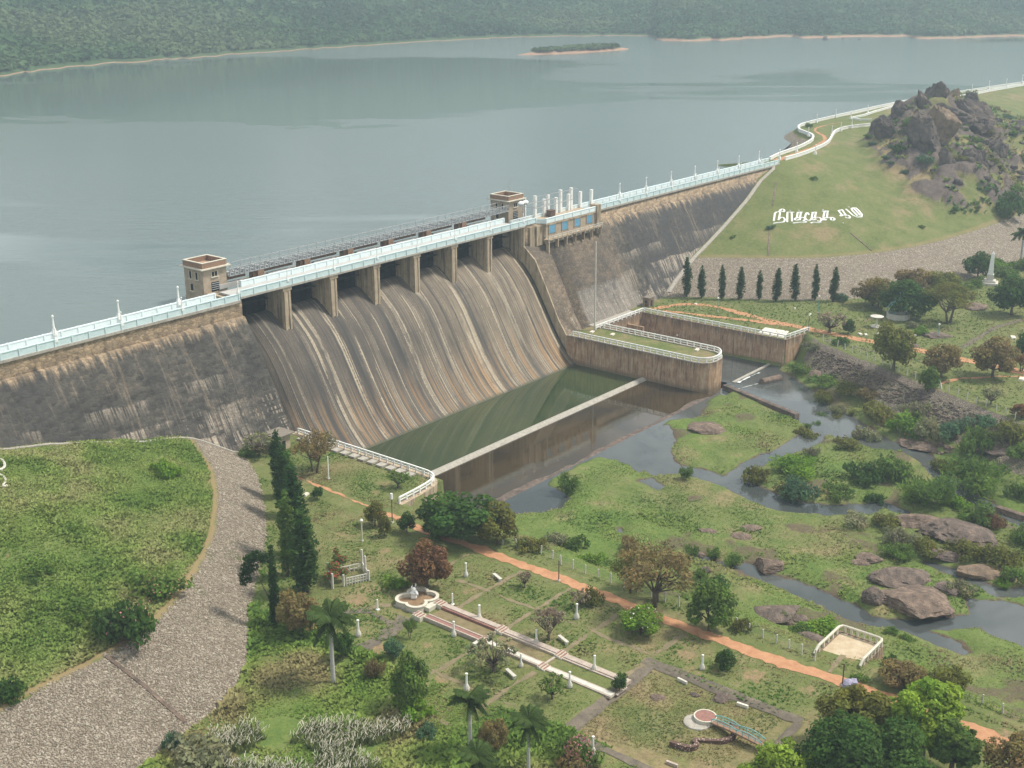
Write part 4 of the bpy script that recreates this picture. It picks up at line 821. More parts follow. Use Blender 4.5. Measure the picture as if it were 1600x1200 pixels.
def hut(name, c, l, wd, h, a, label, mat='redwall', ov=.5):
    t = empty(name, c, label, 'hut'); m = MB(); m.obox(c, l, wd, h, a); m.build('wall', M[mat], t)
    m = MB(); m.obox((c[0], c[1], c[2]+h), l+2*ov, wd+2*ov, .22, a); m.build('roof', M['greyroof'], t)
    m = MB(); ca, sa = cos(a), sin(a); cc = (c[0]+sa*(wd/2+.01), c[1]-ca*(wd/2+.01), c[2]); m.obox(cc, .8, .06, 1.8, a); m.build('door', M['dark'], t)
    m = MB(); cc = (c[0]-ca*(l/2+.01), c[1]-sa*(l/2+.01), c[2]+1.1); m.obox(cc, .06, .7, .7, a); m.build('window', M['dark'], t); return t
c = az(436, 700, 0); hut('valve_hut', (c[0], c[1], 0), 3.2, 3.0, 3.0, 0, 'small square hut with a flat grey roof at the dam foot behind the columnar trees', 'pier', .7)
c = az(1013, 478, 0); hut('gate_hut', (c[0], c[1], 0), 2.6, 2.0, 2.4, 0, 'small brown masonry hut at the dam foot beside the head of the tailrace', 'redwall', .1)
mb = MB(); c = az(1006, 478, 0); mb.tube([(c[0], c[1], 0), (c[0], c[1], 4.6)], [.09, .07], 5); mb.bar((c[0], c[1], 4.4), (c[0]+1.2, c[1]-.8, 4.9), .12); tag(mb.build('hoist_post', M['rust'], base=(c[0], c[1], 0)), 'thin brown post with a short arm beside the small masonry hut', 'post')
# toe drains where the embankments meet the masonry
def face_y(z): return float(np.interp(z, [-9.5, -.6, 3.1, 11.6, 17.7, 21.8, 25.2], [-18.5, -13.8, -11.3, -6.9, -3.6, -.7, 0]))
def drain(name, pts, wd, label, mat='conc'):
    m = MB(); P = [np.array(p) for p in pts]; v = []; f = []
    for i, p_ in enumerate(P):
        t = P[min(i+1, len(P)-1)]-P[max(0, i-1)]; t[2] = 0; t /= np.linalg.norm(t)+1e-9; nn = np.array([-t[1], t[0], 0])*wd/2
        v += [p_+nn+(0, 0, .18), p_-nn+(0, 0, .18), p_+nn-(0, 0, .5), p_-nn-(0, 0, .5)]
    for i in range(len(P)-1): a = i*4; f += [[a, a+1, a+5, a+4], [a+1, a+3, a+7, a+5], [a+2, a, a+4, a+6]]
    m.add(v, f); return tag(m.build(name, M[mat], base=tuple(P[0])), label, 'drain')
def follow(xs, dy): 
    r = []
    for x in xs:
        ys = np.linspace(-19, 1, 200); h = H(np.full(200, x), ys); fz = np.interp(ys, [-18.5, -13.8, -11.3, -6.9, -3.6, -.7, 0], [-9.5, -.6, 3.1, 11.6, 17.7, 21.8, 25.2]); k = np.argmin(np.abs(h-fz)); y = ys[k]+dy; r.append((x, y, float(H(x, y))))
    return r
drain('stone_drain', follow(np.linspace(140, 228, 40), -.9), 1.1, 'pale stone gutter down the line where right embankment meets the dam face')
drain('stone_drain', follow(np.linspace(-60, -13.5, 26), -.7), .8, 'pale stone gutter along the line where left embankment meets the dam face')
def gdrain(pix, label, wd=.5, mat='conc'):
    P = []
    for (a, b), (c_, d) in zip(pix[:-1], pix[1:]):
        for t in np.linspace(0, 1, 8): P.append(og(a+(c_-a)*t, b+(d-b)*t))
    drain('slope_drain', P, wd, label, mat)
gdrain([(166, 1026), (225, 1072), (290, 1130)], 'thin grey drain crossing the stone pitching at the lower left corner', .5, 'rockpale')
gdrain([(1203, 356), (1200, 400)], 'thin grey drain line below the first white letter', .4, 'rockpale'); gdrain([(1330, 365), (1362, 392)], 'thin grey drain line below the last white letter', .4, 'rockpale'); gdrain([(1213, 285), (1207, 322)], 'thin grey drain line above the first white letter', .4, 'rockpale')
# ------------------------------------------------------------------ crest walls and lamp pillars
def crest_wall(pts, label, zoff=-.3, h=.95):
    P = [(p[0], p[1]) for p in pts]; m = MB(); m.wall(P, .45, 25.6, 25.9+h); m.wall(P, .65, 25.9+h, 26.02+h); return tag(m.build('crest_wall', M['white'], base=(P[0][0], P[0][1], 25.9)), label, 'wall')
i0 = [i for i, p in enumerate(CN) if p[0] > 232]; crest_wall([p for p in CN if 232 < p[0] < 346], 'white curved parapet wall on the downstream side of the crest road, ending at the rocks')
crest_wall([p for p in CN if p[0] > 450], 'white parapet wall right of the rock pile on the downstream side of the crest')
crest_wall(CF, 'white winding parapet wall on the lake side of the crest road')
b1 = [tuple(az(u, v, 26)[:2]) for u, v in ((1330, 185.5), (1350, 181), (1368, 175), (1400, 166))]; crest_wall(b1, 'short white wall branching off the crest road behind the left rocks', h=.7)
b2 = [tuple(az(u, v, 26)[:2]) for u, v in ((1330, 185.5), (1345, 188), (1362, 188))]; crest_wall(b2, 'low white wall curving towards the left rocks between the two crest walls', h=.6)
def lamp_proto():
    r = empty('lamp_pillar', (0, 0, 0), '', 'lamp pillar'); m = MB(); m.obox((0, 0, 0), .85, .85, .7); m.obox((0, 0, .7), .6, .6, .5, 0, .75); m.build('plinth', M['white'], r)
    m = MB(); m.lathe((0, 0, 1.2), [(.21, 0), (.15, 1.2), (.11, 2.0)], 8); m.build('shaft', M['white'], r); m = MB(); m.lathe((0, 0, 3.2), [(.08, 0), (.2, .1), (.24, .28), (.15, .46), (.03, .52)], 8); m.build('globe', M['white'], r); return r
LP = lamp_proto(); first = True
ORD = 'nearest second third fourth fifth sixth seventh eighth ninth tenth eleventh twelfth'.split()
def place_lamp(x, y, z, label, group, s=1.0):
    global first
    if first: r = LP; first = False; r.location = (x, y, z); r.scale = (s, s, s); r['label'] = label; r['group'] = group
    else: r = dup(LP, (x, y, z), 0, (s, s, s), label, group)
    return r
for k in range(4):
    place_lamp(-12-13.45*k, 4.05, 26.0, f'white lamp pillar on lake-side parapet, {ORD[k]} to the left gate tower', 'lamp pillars along the dam crest')
    place_lamp(-14.3-13.45*k, 0, 26.0, f'shorter white lamp pillar on downstream parapet, {ORD[k]} left of the spillway bridge', 'lamp pillars along the dam crest', .72)
for k in range(8):
    place_lamp(127.2+13.8*k, 4.6, 26.0, f'white lamp pillar on lake-side parapet, {"nearest" if k == 0 else ORD[k]} right of the white columns', 'lamp pillars along the dam crest')
    if k < 7: place_lamp(134+13.8*k, 0, 26.0, f'shorter white lamp pillar on downstream parapet, {"nearest" if k == 0 else ORD[k]} right of the valve house', 'lamp pillars along the dam crest', .72)
for k in range(8): place_lamp(-.9+13.1*k if k else -.7, 0, 26.6, f'small white lamp pillar on spillway bridge parapet, {"leftmost" if k == 0 else ORD[k]} from the left gate tower' if k else 'small white lamp pillar on bridge parapet in front of left gate tower', 'lamp pillars along the spillway bridge', .66)
for (u, v, lb) in ((1218, 247, 'at the end of the dam where the crest road begins'), (1274, 239, 'on downstream crest wall at the start of the curve'), (1245, 236, 'on lake-side crest wall above the pale stone shore'), (1263, 211, 'in the inner bend of the lake-side crest wall'),
                   (1300, 209, 'on downstream crest wall halfway round the curve'), (1314, 203, 'on downstream crest wall left of the fork'), (1331, 197, 'on downstream crest wall close to the left rocks'), (1329.5, 184, 'at the fork of the low walls by the rocks'), (1276, 190, 'on lake-side crest wall past the outer bend'), (1306, 182, 'on far lake-side crest wall opposite the fork'), (1356, 175, 'on the short branching wall behind the rocks')):
    p = az(u, v, 26.8); place_lamp(p[0], p[1], 26.3, 'white lamp pillar '+lb, 'lamp pillars along the curved crest road', .95)
for (u, v, lb) in ((1518, 146, 'nearest to the rock pile'), (1545, 139, 'midway along the far crest right of the rocks'), (1572, 135.5, 'second from the right frame edge on the far crest'), (1597, 129, 'at the right edge of the picture')):
    p = az(u, v, 26.8); place_lamp(p[0], p[1], 26.3, 'white lamp pillar on far crest wall, '+lb, 'lamp pillars along the curved crest road', 1.3)
# ------------------------------------------------------------------ the lettering on the right embankment
SL = [  # (name, [strokes in eighth-pixels from (1180,300)])
 [[(232, 365), (240, 310), (248, 256), (312, 248), (304, 300), (290, 355)], [(293, 340), (318, 320), (350, 320), (372, 345), (362, 375), (320, 384), (270, 386), (225, 396)], [(300, 252), (310, 228), (335, 214), (362, 224), (366, 244), (345, 252), (325, 242)]],
 [[(400, 380), (402, 256), (485, 255)], [(455, 256), (460, 372)], [(430, 232), (440, 232)]],
 [[(520, 258), (592, 255)], [(530, 260), (520, 325)], [(570, 258), (560, 330), (560, 355)], [(600, 322), (520, 322), (490, 342), (500, 358), (540, 352), (565, 335)], [(600, 322), (632, 340), (600, 368)], [(470, 392), (560, 380), (620, 384), (640, 372)], [(540, 232), (550, 232)]],
 [[(668, 290), (662, 264), (642, 262), (630, 285), (622, 325), (638, 350), (668, 362), (690, 352)]],
 [[(700, 260), (768, 255)], [(718, 260), (706, 325)], [(758, 258), (745, 330)], [(800, 322), (720, 322), (692, 342), (720, 356), (760, 340)], [(800, 322), (832, 345), (812, 372), (775, 362)], [(692, 392), (720, 380), (780, 384), (820, 378)]],
 [[(834, 244), (918, 240)], [(868, 244), (850, 325)], [(906, 242), (895, 330)], [(960, 320), (870, 324), (842, 344), (858, 358), (890, 345)], [(960, 320), (998, 338), (978, 358), (940, 352), (948, 320)], [(842, 222), (852, 222)]],
 [[(1034, 236), (1092, 224)], [(1040, 238), (1080, 285), (1060, 302)], [(1086, 226), (1135, 300)], [(1058, 304), (1100, 290), (1160, 292), (1192, 320), (1160, 332), (1122, 318)]],
 [[(1132, 216), (1250, 320), (1356, 310), (1268, 206), (1232, 198), (1192, 214), (1278, 300)], [(1228, 205), (1312, 296)], [(1162, 190), (1172, 190)]],
 [[(1094, 390), (1102, 390)]]]
p0 = og(1260, 345); lt = empty('hillside_lettering', p0, 'large white Tamil lettering laid out on the grass slope of the right embankment', 'lettering')
for strokes in SL:
    m = MB()
    for st in strokes:
        P = [og(1180+u/8, 300+v/8) for u, v in (chaikin(st, 1) if len(st) > 3 else st)]; v_ = []; f_ = []
        pts = []
        for a, b in zip(P[:-1], P[1:]):
            n = max(1, int(np.linalg.norm(b-a)/.8)); pts += [a+(b-a)*t/n for t in range(n)]
        pts.append(P[-1])
        for i, q in enumerate(pts):
            t = (pts[min(i+1, len(pts)-1)]-pts[max(0, i-1)]); t = t/(np.linalg.norm(t)+1e-9); nn = np.cross(t, (0, 0, 1)); nn = nn/(np.linalg.norm(nn)+1e-9)*.28; zt = float(H(q[0], q[1]))
            for sgn, dz in ((1, -.3), (-1, -.3), (-1, .16), (1, .16)): c_ = q+nn*sgn; v_.append((c_[0], c_[1], zt+dz))
        for i in range(len(pts)-1):
            for k in range(4): f_.append([i*4+k, i*4+(k+1) % 4, i*4+4+(k+1) % 4, i*4+4+k])
        f_ += [[0, 1, 2, 3], [len(v_)-4+k for k in range(4)]]; m.add(v_, f_)
    m.build('letter', M['white'], lt)
p0 = og(4, 745); l2 = empty('white_lettering', p0, 'cropped white swirl of hillside lettering at the left edge above the bushes', 'lettering')
for st in ([(-12, 722), (0, 718), (6, 722), (8, 729), (5, 733), (-3, 736), (-12, 736)], [(-12, 738), (4, 735)], [(-12, 742), (2, 743), (8, 748), (9, 754), (5, 759), (7, 763), (11, 760)]):
    P = [og(u, v) for u, v in chaikin(st, 1)]; m = MB(); m.tube([q+(0, 0, .15) for q in P], [.22]*len(P), 5); m.build('letter', M['whitewash'], l2)
# ------------------------------------------------------------------ garden furniture
def fountain():
    c = np.array((-36.0, -79.9, 0)); r = empty('fountain', c, 'cream quatrefoil fountain basin with a white horned sculpture at its far rim', 'fountain')
    def R(th, k):
        best = 0
        for ox, oy in ((1.55, 1.2), (-1.55, 1.2), (1.55, -1.2), (-1.55, -1.2)):
            d = np.array((cos(th), sin(th))); b = d @ np.array((ox, oy)); disc = b*b-(ox*ox+oy*oy-(1.62*k)**2)
            if disc > 0: best = max(best, b+sqrt(disc))
        return max(best, 1.75*k)
    n = 72; m = MB()
    for (ki, ko, z0, z1) in ((1.0, 1.22, 0, .95), (.96, 1.3, .95, 1.12)):
        vs = []; 
        for i in range(n): 
            th = 2*pi*i/n; ri, ro = R(th, ki)*(1 if ki == 1 else .985), R(th, ko)
            for rr, z in ((ri, z0), (ro, z0), (ro, z1), (ri, z1)): vs.append((c[0]+rr*cos(th), c[1]+rr*sin(th), z))
        fs = [[i*4+k, i*4+(k+1) % 4, ((i+1) % n)*4+(k+1) % 4, ((i+1) % n)*4+k] for i in range(n) for k in range(4)]; m.add(vs, fs)
    m.build('basin', M['cream'], r); m = MB(); m.prism([(c[0]+R(2*pi*i/n, 1.02)*cos(2*pi*i/n), c[1]+R(2*pi*i/n, 1.02)*sin(2*pi*i/n)) for i in range(n)], 0, .34); m.build('basin_floor', mat_dirt('basin_mud', (.20, .13, .075), (.30, .20, .12)), r)
    f = (c[0]+.35, c[1]+1.15, .3); m = MB(); m.lathe(f, [(.62, 0), (.62, .5), (.5, .62), (.55, .9), (.75, 1.15), (.62, 1.3), (.42, 1.5), (.5, 1.8), (.36, 2.1), (.1, 2.2)], 12)
    for sx in (-1, 1): m.tube([(f[0]+.2*sx, f[1], 2.2), (f[0]+.5*sx, f[1], 2.55), (f[0]+.55*sx, f[1]-.05, 2.95), (f[0]+.32*sx, f[1]-.1, 3.2)], [.17, .15, .12, .06], 6)
    m.tube([(f[0], f[1]-.35, 1.9), (f[0], f[1]-.85, 1.5), (f[0], f[1]-1.05, 1.05)], [.34, .26, .2], 7); s = m.build('sculpture', M['white'], r, True)
    m = MB()
    for sx in (-1, 1): m.lathe((f[0]+.24*sx, f[1]-.52, 1.8), [(.02, -.1), (.13, 0), (.02, .12)], 6)
    m.build('eye', M['dark'], s)
    m = MB(); m.prism([(c[0]-3.6, c[1]-3.3), (c[0]+3.2, c[1]-3.2), (c[0]+3.6, c[1]+2.6), (c[0]-3.8, c[1]+2.4)], -.2, .14); m.build('base_slab', M['conc'], r)
    m = MB(); m.box(c[0]-1.5, c[0]+1.6, c[1]-4.3, c[1]-2.9, 0, .8); m.build('outlet_block', M['cream'], r); r.scale = (.80, .80, .78); return r
fountain()
cn = empty('stepped_canal', (-36.9, -100, 0), 'long stepped ornamental canal with pale side walls running down from the fountain', 'canal')
for k, (ya, yb) in enumerate(((-84.2, -94.4), (-95.6, -104.7), (-105.9, -116.2))):
    zt = .62-.17*k
    m = MB(); m.box(-35.3, -34.4, yb, ya, -.2, zt); m.build('side_wall', M['pink'], cn)
    m = MB(); m.box(-35.62, -35.31, yb, ya, -.2, zt-.12); m.build('inner_ledge', M['redpaint'] if k == 0 else M['pink'], cn)
    m = MB(); m.box(-39.1, -38.35, yb, ya, -.2, zt-.18 if k == 0 else zt-.06); m.build('side_wall', M['redpaint'] if k == 0 else M['whitewash'], cn)
    m = MB(); m.box(-39.3, -39.1, yb, ya, -.2, zt-.1); m.box(-38.34, -38.12, yb, ya, -.2, zt-.1); m.build('edge_strip', M['pink'], cn)
    m = MB(); m.box(-38.1, -35.76, yb, ya, -.2, zt-.45); m.build('bed', mat_dirt('canal_silt%d' % k, (.14, .125, .06), (.25, .19, .11)), cn)
    m = MB(); m.box(-38.1, -35.76, yb-.35, yb, -.2, zt-.3); m.build('cross_wall', M['pink'], cn)
    if k < 2:
        for xa, xb in ((-35.8, -34.1), (-39.6, -38.1)):
            m = MB(); s = MB()
            for j in range(3): m.box(xa, xb, yb-.4*(j+1), yb-.4*j, -.2, zt-.02-.1*j); s.box(xa+.1, xb-.1, yb-.4*(j+1)+.08, yb-.4*j-.08, zt-.02-.1*j, zt+.02-.1*j)
            st = m.build('steps', M['cream'], cn); s.build('tread', M['redpaint'], st)
for xa in (-35.6, -40.1):
    m = MB(); s = MB()
    for j in range(3): m.box(xa, xa+1.4, -84.2+.5*j, -83.7+.5*j, -.1, .66+.04*j); s.box(xa+.1, xa+1.3, -84.1+.5*j, -83.8+.5*j, .66+.04*j, .70+.04*j)
    st = m.build('steps', M['cream'], cn); s.build('tread', M['redpaint'], st)
# white pedestal lamps of the lawns
def ped():
    r = empty('garden_lamp', (0, 0, 0), '', 'lamp'); m = MB(); m.lathe((0, 0, 0), [(.36, 0), (.42, .12), (.43, .4), (.32, .7), (.2, .95)], 10); m.build('base', M['whitewash'], r)
    m = MB(); m.lathe((0, 0, .95), [(.17, 0), (.15, .7), (.14, 1.35), (.19, 1.42), (.19, 1.55), (.06, 1.62)], 8); m.build('column', M['white'], r); return r
PD = ped(); fp = True
for (u, v, s, lb) in ((728, 901, 1.05, 'near the copper-coloured tree'), (749, 969, 1.1, 'right of the upper canal steps'), (709, 994, 1.05, 'left of the upper canal, below the fountain'), (560, 994, 1.15, 'on the lawn right of the tall palm crown'), (729, 1079, 1.15, 'above the crown of the lower left palm'), (838, 1006, 1.0, 'beside the bare pinkish shrub right of the canal'),
                      (928.6, 1047, 1.0, 'right of the lower end of the canal'), (890, 1074, 1.05, 'left of the lower end of the canal'), (901, 967, 1.1, 'near the red road by the leaning shrub'), (1097, 1046, 1.0, 'on the lawn between sunken square and red road'), (926, 1178, 1.1, 'behind the reddish flowering bush at the bottom'), (814, 1042, .9, 'half hidden by the sparse canal-side tree'), (1206, 758, .6, 'small, alone in the river scrub') ):
    if u == 1206: continue
    p = og(u, v); lab = 'white bottle-shaped garden lamp '+lb; s *= .88
    if fp: PD.location = tuple(p); PD.scale = (s, s, s); PD['label'] = lab; PD['group'] = 'white lamps on the garden lawns'; fp = False
    else: dup(PD, p, 0, (s, s, s), lab, 'white lamps on the garden lawns')
for (u, v, vt, lb) in ((707, 945, 927, 'right of the fountain'), (590, 953, 937, 'left of the fountain')):
    p = og(u, v); h = top_z(p, vt)-p[2]; m = MB(); m.obox(p, .5, .5, .15); m.lathe(p, [(.12, .15), (.11, h)], 8); tag(m.build('white_post', M['white'], base=tuple(p)), 'thin straight white post on the lawn '+lb, 'post', 'thin white posts near the fountain')
def bench_proto():
    r = empty('garden_bench', (0, 0, 0), '', 'bench'); m = MB(); m.box(-1.1, 1.1, -.25, .25, .42, .55); m.build('seat', M['whitewash'], r)
    for sx in (-.8, .8): m = MB(); m.box(sx-.15, sx+.15, -.2, .2, 0, .42); m.build('leg', M['whitewash'], r)
    return r
BN = bench_proto(); fb = True
for (u, v, lb, a) in ((777, 905, 'near the copper-coloured tree', 1.2), (880, 1003, 'beside the bare shrub right of the canal', 1.2), (798, 1056, 'below the sparse tree left of the canal', 1.2), (748, 1006, 'against the canal at the upper steps', 0)):
    p = og(u, v)
    if fb: b = BN; b.location = tuple(p); b.rotation_euler = (0, 0, a); fb = False
    else: b = dup(BN, p, a)
    b['label'] = 'white concrete bench '+lb; b['group'] = 'white benches in the garden'
# round platform with its little bridge
g = G('pebbled_edging'); v_ = g.voro(g.obj(), 3.2); M['speckle'] = g.pbr(g.mix(g.step(v_.outputs['Distance'], .30, .22), (.12, .075, .06), (.50, .40, .34)), .9, .2)
c = np.array((-36.3, -128.3, .4)); rp = empty('round_platform', c, 'round raised platform with a red floor and cream rim on a low stone-edged mound', 'platform')
m = MB(); m.lathe(c, [(1.42, -.6), (1.36, .3), (1.42, .34), (1.42, .44), (1.26, .44), (1.26, .38)], 32, False); m.build('drum', M['cream'], rp); m = MB(); m.lathe(c, [(1.25, .1), (1.25, .4)], 32); m.build('floor', M['redpaint'], rp)
m = MB(); path = chaikin([(-42.6, -127.2), (-42.3, -129.6), (-41, -130.2), (-40.6, -129), (-39.6, -130.6), (-38.4, -132.2), (-36.6, -132.6), (-35, -131.8), (-34.4, -131)], 2); m.wall(path, .5, -.6, .15); m.build('stone_edging', M['speckle'], rp)
m = MB(); m.lathe(c+(-1.0, .5, -.4), [(1.9, -.3), (1.7, .3), (1.5, .36), (.8, .4)], 24); m.build('stone_tier', M['conc'], rp)
fbz = empty('footbridge', (-36.6, -134, 0), 'small sloping brown footbridge with wavy teal railings leading to the round platform', 'bridge')
ys = np.linspace(-129.6, -136.4, 9); zz = [1.25-.0*abs(i-4) for i in range(9)]; zz = [.80, .80, .78, .76, .72, .66, .58, .48, .36]
m = MB(); v = []; f = []
for y_, z_ in zip(ys, zz): v += [(-37.1, y_, z_), (-36.0, y_, z_), (-36.0, y_, z_-.22), (-37.1, y_, z_-.22)]
for i in range(8):
    for k in range(4): f.append([i*4+k, i*4+(k+1) % 4, i*4+4+(k+1) % 4, i*4+4+k])
f += [[0, 1, 2, 3], [32, 33, 34, 35]]; m.add(v, f); m.build('deck', M['brick'], fbz)
m = MB(); m.box(-37.2, -35.9, -137.4, -136.4, -.5, .38); m.build('ramp', M['teal'], fbz); m = MB(); m.box(-37.2, -35.9, -139.2, -137.4, -.5, .3); m.build('landing', M['conc'], fbz)
for sx in (-37.05, -36.05):
    m = MB(); rl = [(sx, y_, z_+.45+.3*abs(sin(i*pi/4))) for i, (y_, z_) in enumerate(zip(ys, zz))]; m.tube(rl, [.06]*9, 5); m.tube([(a, b, z_+.35) for (a, b, _), z_ in zip(rl, zz)], [.04]*9, 5)
    for q, z_ in zip(rl, zz): m.tube([(q[0], q[1], z_), q], [.045]*2, 4)
    m.build('railing', M['teal'], fbz)
for (u, v, mt, lb, a) in ((1160, 1104, 'slab', 'cream and orange, on the dark paving right of the square', -.3), (1066, 1066, 'whitewash', 'pale, on the dark paving above the square', -.5), (1050, 1196, 'pink', 'pinkish, at the bottom edge by the dark paving', -.3)):
    p = og(u, v); m = MB(); m.obox(p, 1.5, .3, .4, a-1.2); tag(m.build('stone_block', M[mt], base=tuple(p)), 'short stone block, '+lb, 'block')
# ruined lattice shelter
pg = empty('lattice_shelter', (-37.5, -67.5, 0), 'ruined white concrete lattice shelter overgrown by a red flowering creeper', 'shelter')
A_, B_, C_, D_ = np.array((-40.8, -67.2)), np.array((-35.6, -69.6)), np.array((-33.6, -66.2)), np.array((-38.6, -63.9))
for q, h in ((A_, 2.5), (B_, 1.7), (C_, 3.4), (D_, 2.4), ((B_+C_)/2, 3.2), ((A_*.7+B_*.3), 1.9)): m = MB(); m.obox((q[0], q[1], 0), .26, .26, h, .3); m.build('post', M['whitewash'], pg)
for a, b, hs in ((A_*.62+B_*.38, B_, (.35, .8, 1.2)), (B_, C_, (.35, .8, 1.25)), (C_, D_, (.5, 1.1)), (D_, A_, (.5, 1.1))):
    m = MB()
    for h in hs: m.bar((a[0], a[1], h), (b[0], b[1], h), .16)
    for t in np.linspace(0, 1, 9): q = a+(b-a)*t; m.obox((q[0], q[1], 0), .13, .13, hs[-1])
    m.build('lattice_panel', M['whitewash'], pg)
# viewing bay on the river side
vb = empty('viewing_bay', (-8.9, -135, 0), 'square viewing bay with thick cream rails and a bare floor jutting out over the marsh', 'bay')
m = MB(); m.box(-13, -5.5, -137.9, -132.1, -5.5, -.02); m.build('floor', mat_dirt('bay_floor', (.40, .30, .19), (.56, .47, .34)), vb)
m = MB(); m.wall([(-12.6, -131.9), (-5.3, -131.9), (-5.3, -138.1), (-12.6, -138.1)], .45, -5.5, .06); m.build('retaining_wall', M['redwall'], vb)
for a, b, n in (((-12.6, -131.9), (-5.5, -131.9), 5), ((-5.3, -132.3), (-5.3, -137.8), 6), ((-5.5, -138.1), (-12.6, -138.1), 6)):
    for k in range(n): t = (k+.3)/n; m = MB(); m.obox((a[0]+(b[0]-a[0])*t, a[1]+(b[1]-a[1])*t, -.2), .26, .26, 1.2); m.build('post', M['cream'], vb)
m = MB(); pa = [np.array(q) for q in ((-13.6, -131.9, .3), (-12.4, -131.9, 1.0), (-6, -131.9, 1.05), (-5.4, -132.2, 1.05), (-5.3, -132.8, 1.05), (-5.3, -137.4, 1.05), (-5.5, -137.9, 1.05), (-6, -138.1, 1.05), (-12, -138.1, 1.05), (-12.9, -138.1, .4))]; m.tube(pa, [.2]*len(pa), 6); m.build('top_rail', M['cream'], vb)
# fences of concrete posts and wire
def fence(path, n, label, h=1.5, mat='whitewash', lean=True, wires=True):
    p = [np.asarray(q[:2], float) for q in path]; s = [0]
    for a, b in zip(p[:-1], p[1:]): s.append(s[-1]+np.linalg.norm(b-a))
    P = []
    for k in range(n): t = s[-1]*k/(n-1); x = float(np.interp(t, s, [q[0] for q in p])); y = float(np.interp(t, s, [q[1] for q in p])); P.append(np.array((x, y, float(H(x, y)))))
    r = empty('post_fence', P[0], label, 'fence'); rr = random.Random(n)
    for q in P: m = MB(); l = np.array((rr.uniform(-.1, .1), rr.uniform(-.1, .1), h*rr.uniform(.9, 1.1))); m.tube([q-(0, 0, .3), q+l], [.12, .11], 4); m.build('post', M[mat], r)
    if wires:
        for z in (.5, .95, 1.35): m = MB(); m.tube([q+(0, 0, z*h/1.5) for q in P], [.02]*len(P), 3); m.build('wire', M['steel'], r)
    return r
fence(GO([(785, 851), (803, 853), (822, 857), (862, 872), (880, 884), (945, 907), (1061, 948)]), 15, 'concrete post and wire fence beside the red road behind the umbrella tree')
fence(GO([(1150, 980), (1184, 993), (1208, 1003), (1232, 1013), (1255, 1024), (1273, 1032)]), 7, 'concrete post and wire fence left of the viewing bay')
fence(GO([(1436, 1060), (1471, 1077), (1530, 1098), (1560, 1112), (1590, 1123), (1640, 1140)]), 7, 'grey post and wire fence along the road at the lower right edge')
fence(GO([(1286, 533), (1298, 538), (1310, 542), (1345, 557), (1392, 576), (1430, 592)]), 13, 'white post fence along the top of the far river bank, left half', 1.6)
fence(GO([(1482, 613), (1496, 619), (1535, 635), (1565, 647), (1600, 664)]), 9, 'white post fence along the top of the far river bank, right half', 1.7)
# lamp posts
def lamppost(u, v, vt, label, mat, head='ball', r_=.09):
    p = og(u, v); h = top_z(p, vt)-p[2]; t = empty('lamp_post', p, label, 'lamp post'); m = MB(); m.tube([p, p+(0, 0, h)], [r_, r_*.8], 6); m.build('pole', M[mat], t)
    m = MB(); m.obox(p, .4, .4, .25); m.build('footing', M['whitewash'], t)
    if head == 'ball': m = MB(); m.lathe(p+(0, 0, h), [(.06, -.1), (.25, .05), (.28, .25), (.12, .45)], 8); m.build('lamp_head', M['white'], t)
    elif head == 'box': m = MB(); m.obox(p+(0, 0, h-.9), .34, .34, 1.0); m.build('lamp_head', M['white'], t)
    elif head == 'arm': m = MB(); m.bar(p+(0, 0, h), p+(.9, .3, h+.3), .1); m.obox(p+(1.1, .35, h+.15), .7, .3, .22); m.build('lamp_head', M['white'], t)
    return t
lamppost(513.5, 749, 713, 'straight white lamp post on the left lawn by the feathery tree', 'white', None, .13); lamppost(566, 846, 815, 'cream lamp post on the lawn above the lattice shelter', 'cream', 'ball', .13)
lamppost(613, 817, 772, 'dark lamp post with a white box head near the corner of the pool railing', 'rust', 'box'); lamppost(873, 908, 876, 'dark thin lamp post beside the red road', 'rust', None); lamppost(1316, 1072, 1037, 'dark lamp post on the red road below the viewing bay', 'rust', None)
lamppost(1278, 489, 464, 'teal lamp post by the bare pinkish shrub on the far bank', 'teal', 'ball'); lamppost(1263, 518, 494, 'lamp post with a slanted arm at the tailrace wall corner', 'rust', 'arm'); lamppost(1057, 548, 525, 'thin teal lamp post on the grassy platform', 'teal', 'ball')
lamppost(1465.5, 527, 508, 'short teal lamp post on the far lawn beside rubble', 'teal', 'ball'); lamppost(1121, 487, 467, 'thin grey lamp post inside the loop of the red road', 'teal', 'ball')
# dome cage, obelisk, round table, bits on the right bank
p = og(1403, 497); gz = empty('dome_cage', p, 'round white parapet carrying an open teal dome of ribs like a garden cage', 'gazebo'); m = MB(); m.lathe(p, [(3.0, -.2), (3.0, 1.5), (2.7, 1.5), (2.7, .2)], 20, False); m.build('parapet', M['whitewash'], gz)
m = MB(); m.lathe(p, [(2.7, 0), (2.7, .25)], 20); m.build('floor', M['rockgrey'], gz)
for k in range(10): an = 2*pi*k/10; m = MB(); pts = [p+np.array((r*cos(an), r*sin(an), z)) for r, z in ((2.85, 1.4), (2.85, 2.3), (2.5, 3.4), (1.7, 4.2), (.9, 4.6), (.2, 5.2))]; m.tube(pts, [.13]*6, 5); m.build('rib', M['teal'], gz)
m = MB(); m.lathe(p, [(.3, 4.6), (.35, 5.2), (.12, 5.6), (.1, 6.6), (.28, 6.8), (.1, 7.1)], 8); m.build('finial', M['teal'], gz)
p = og(1546, 444); ob = empty('obelisk', p, 'white tapering obelisk on a stepped plinth among shrubs on the far bank', 'monument'); m = MB(); m.obox(p, 4.6, 4.6, .7, .3); m.obox(p+(0, 0, .7), 3.2, 3.2, .6, .3); m.obox(p+(0, 0, 1.3), 1.9, 1.9, 1.7, .3); m.build('plinth', M['whitewash'], ob)
ca, sa = cos(.3), sin(.3); m = MB(); v = []; 
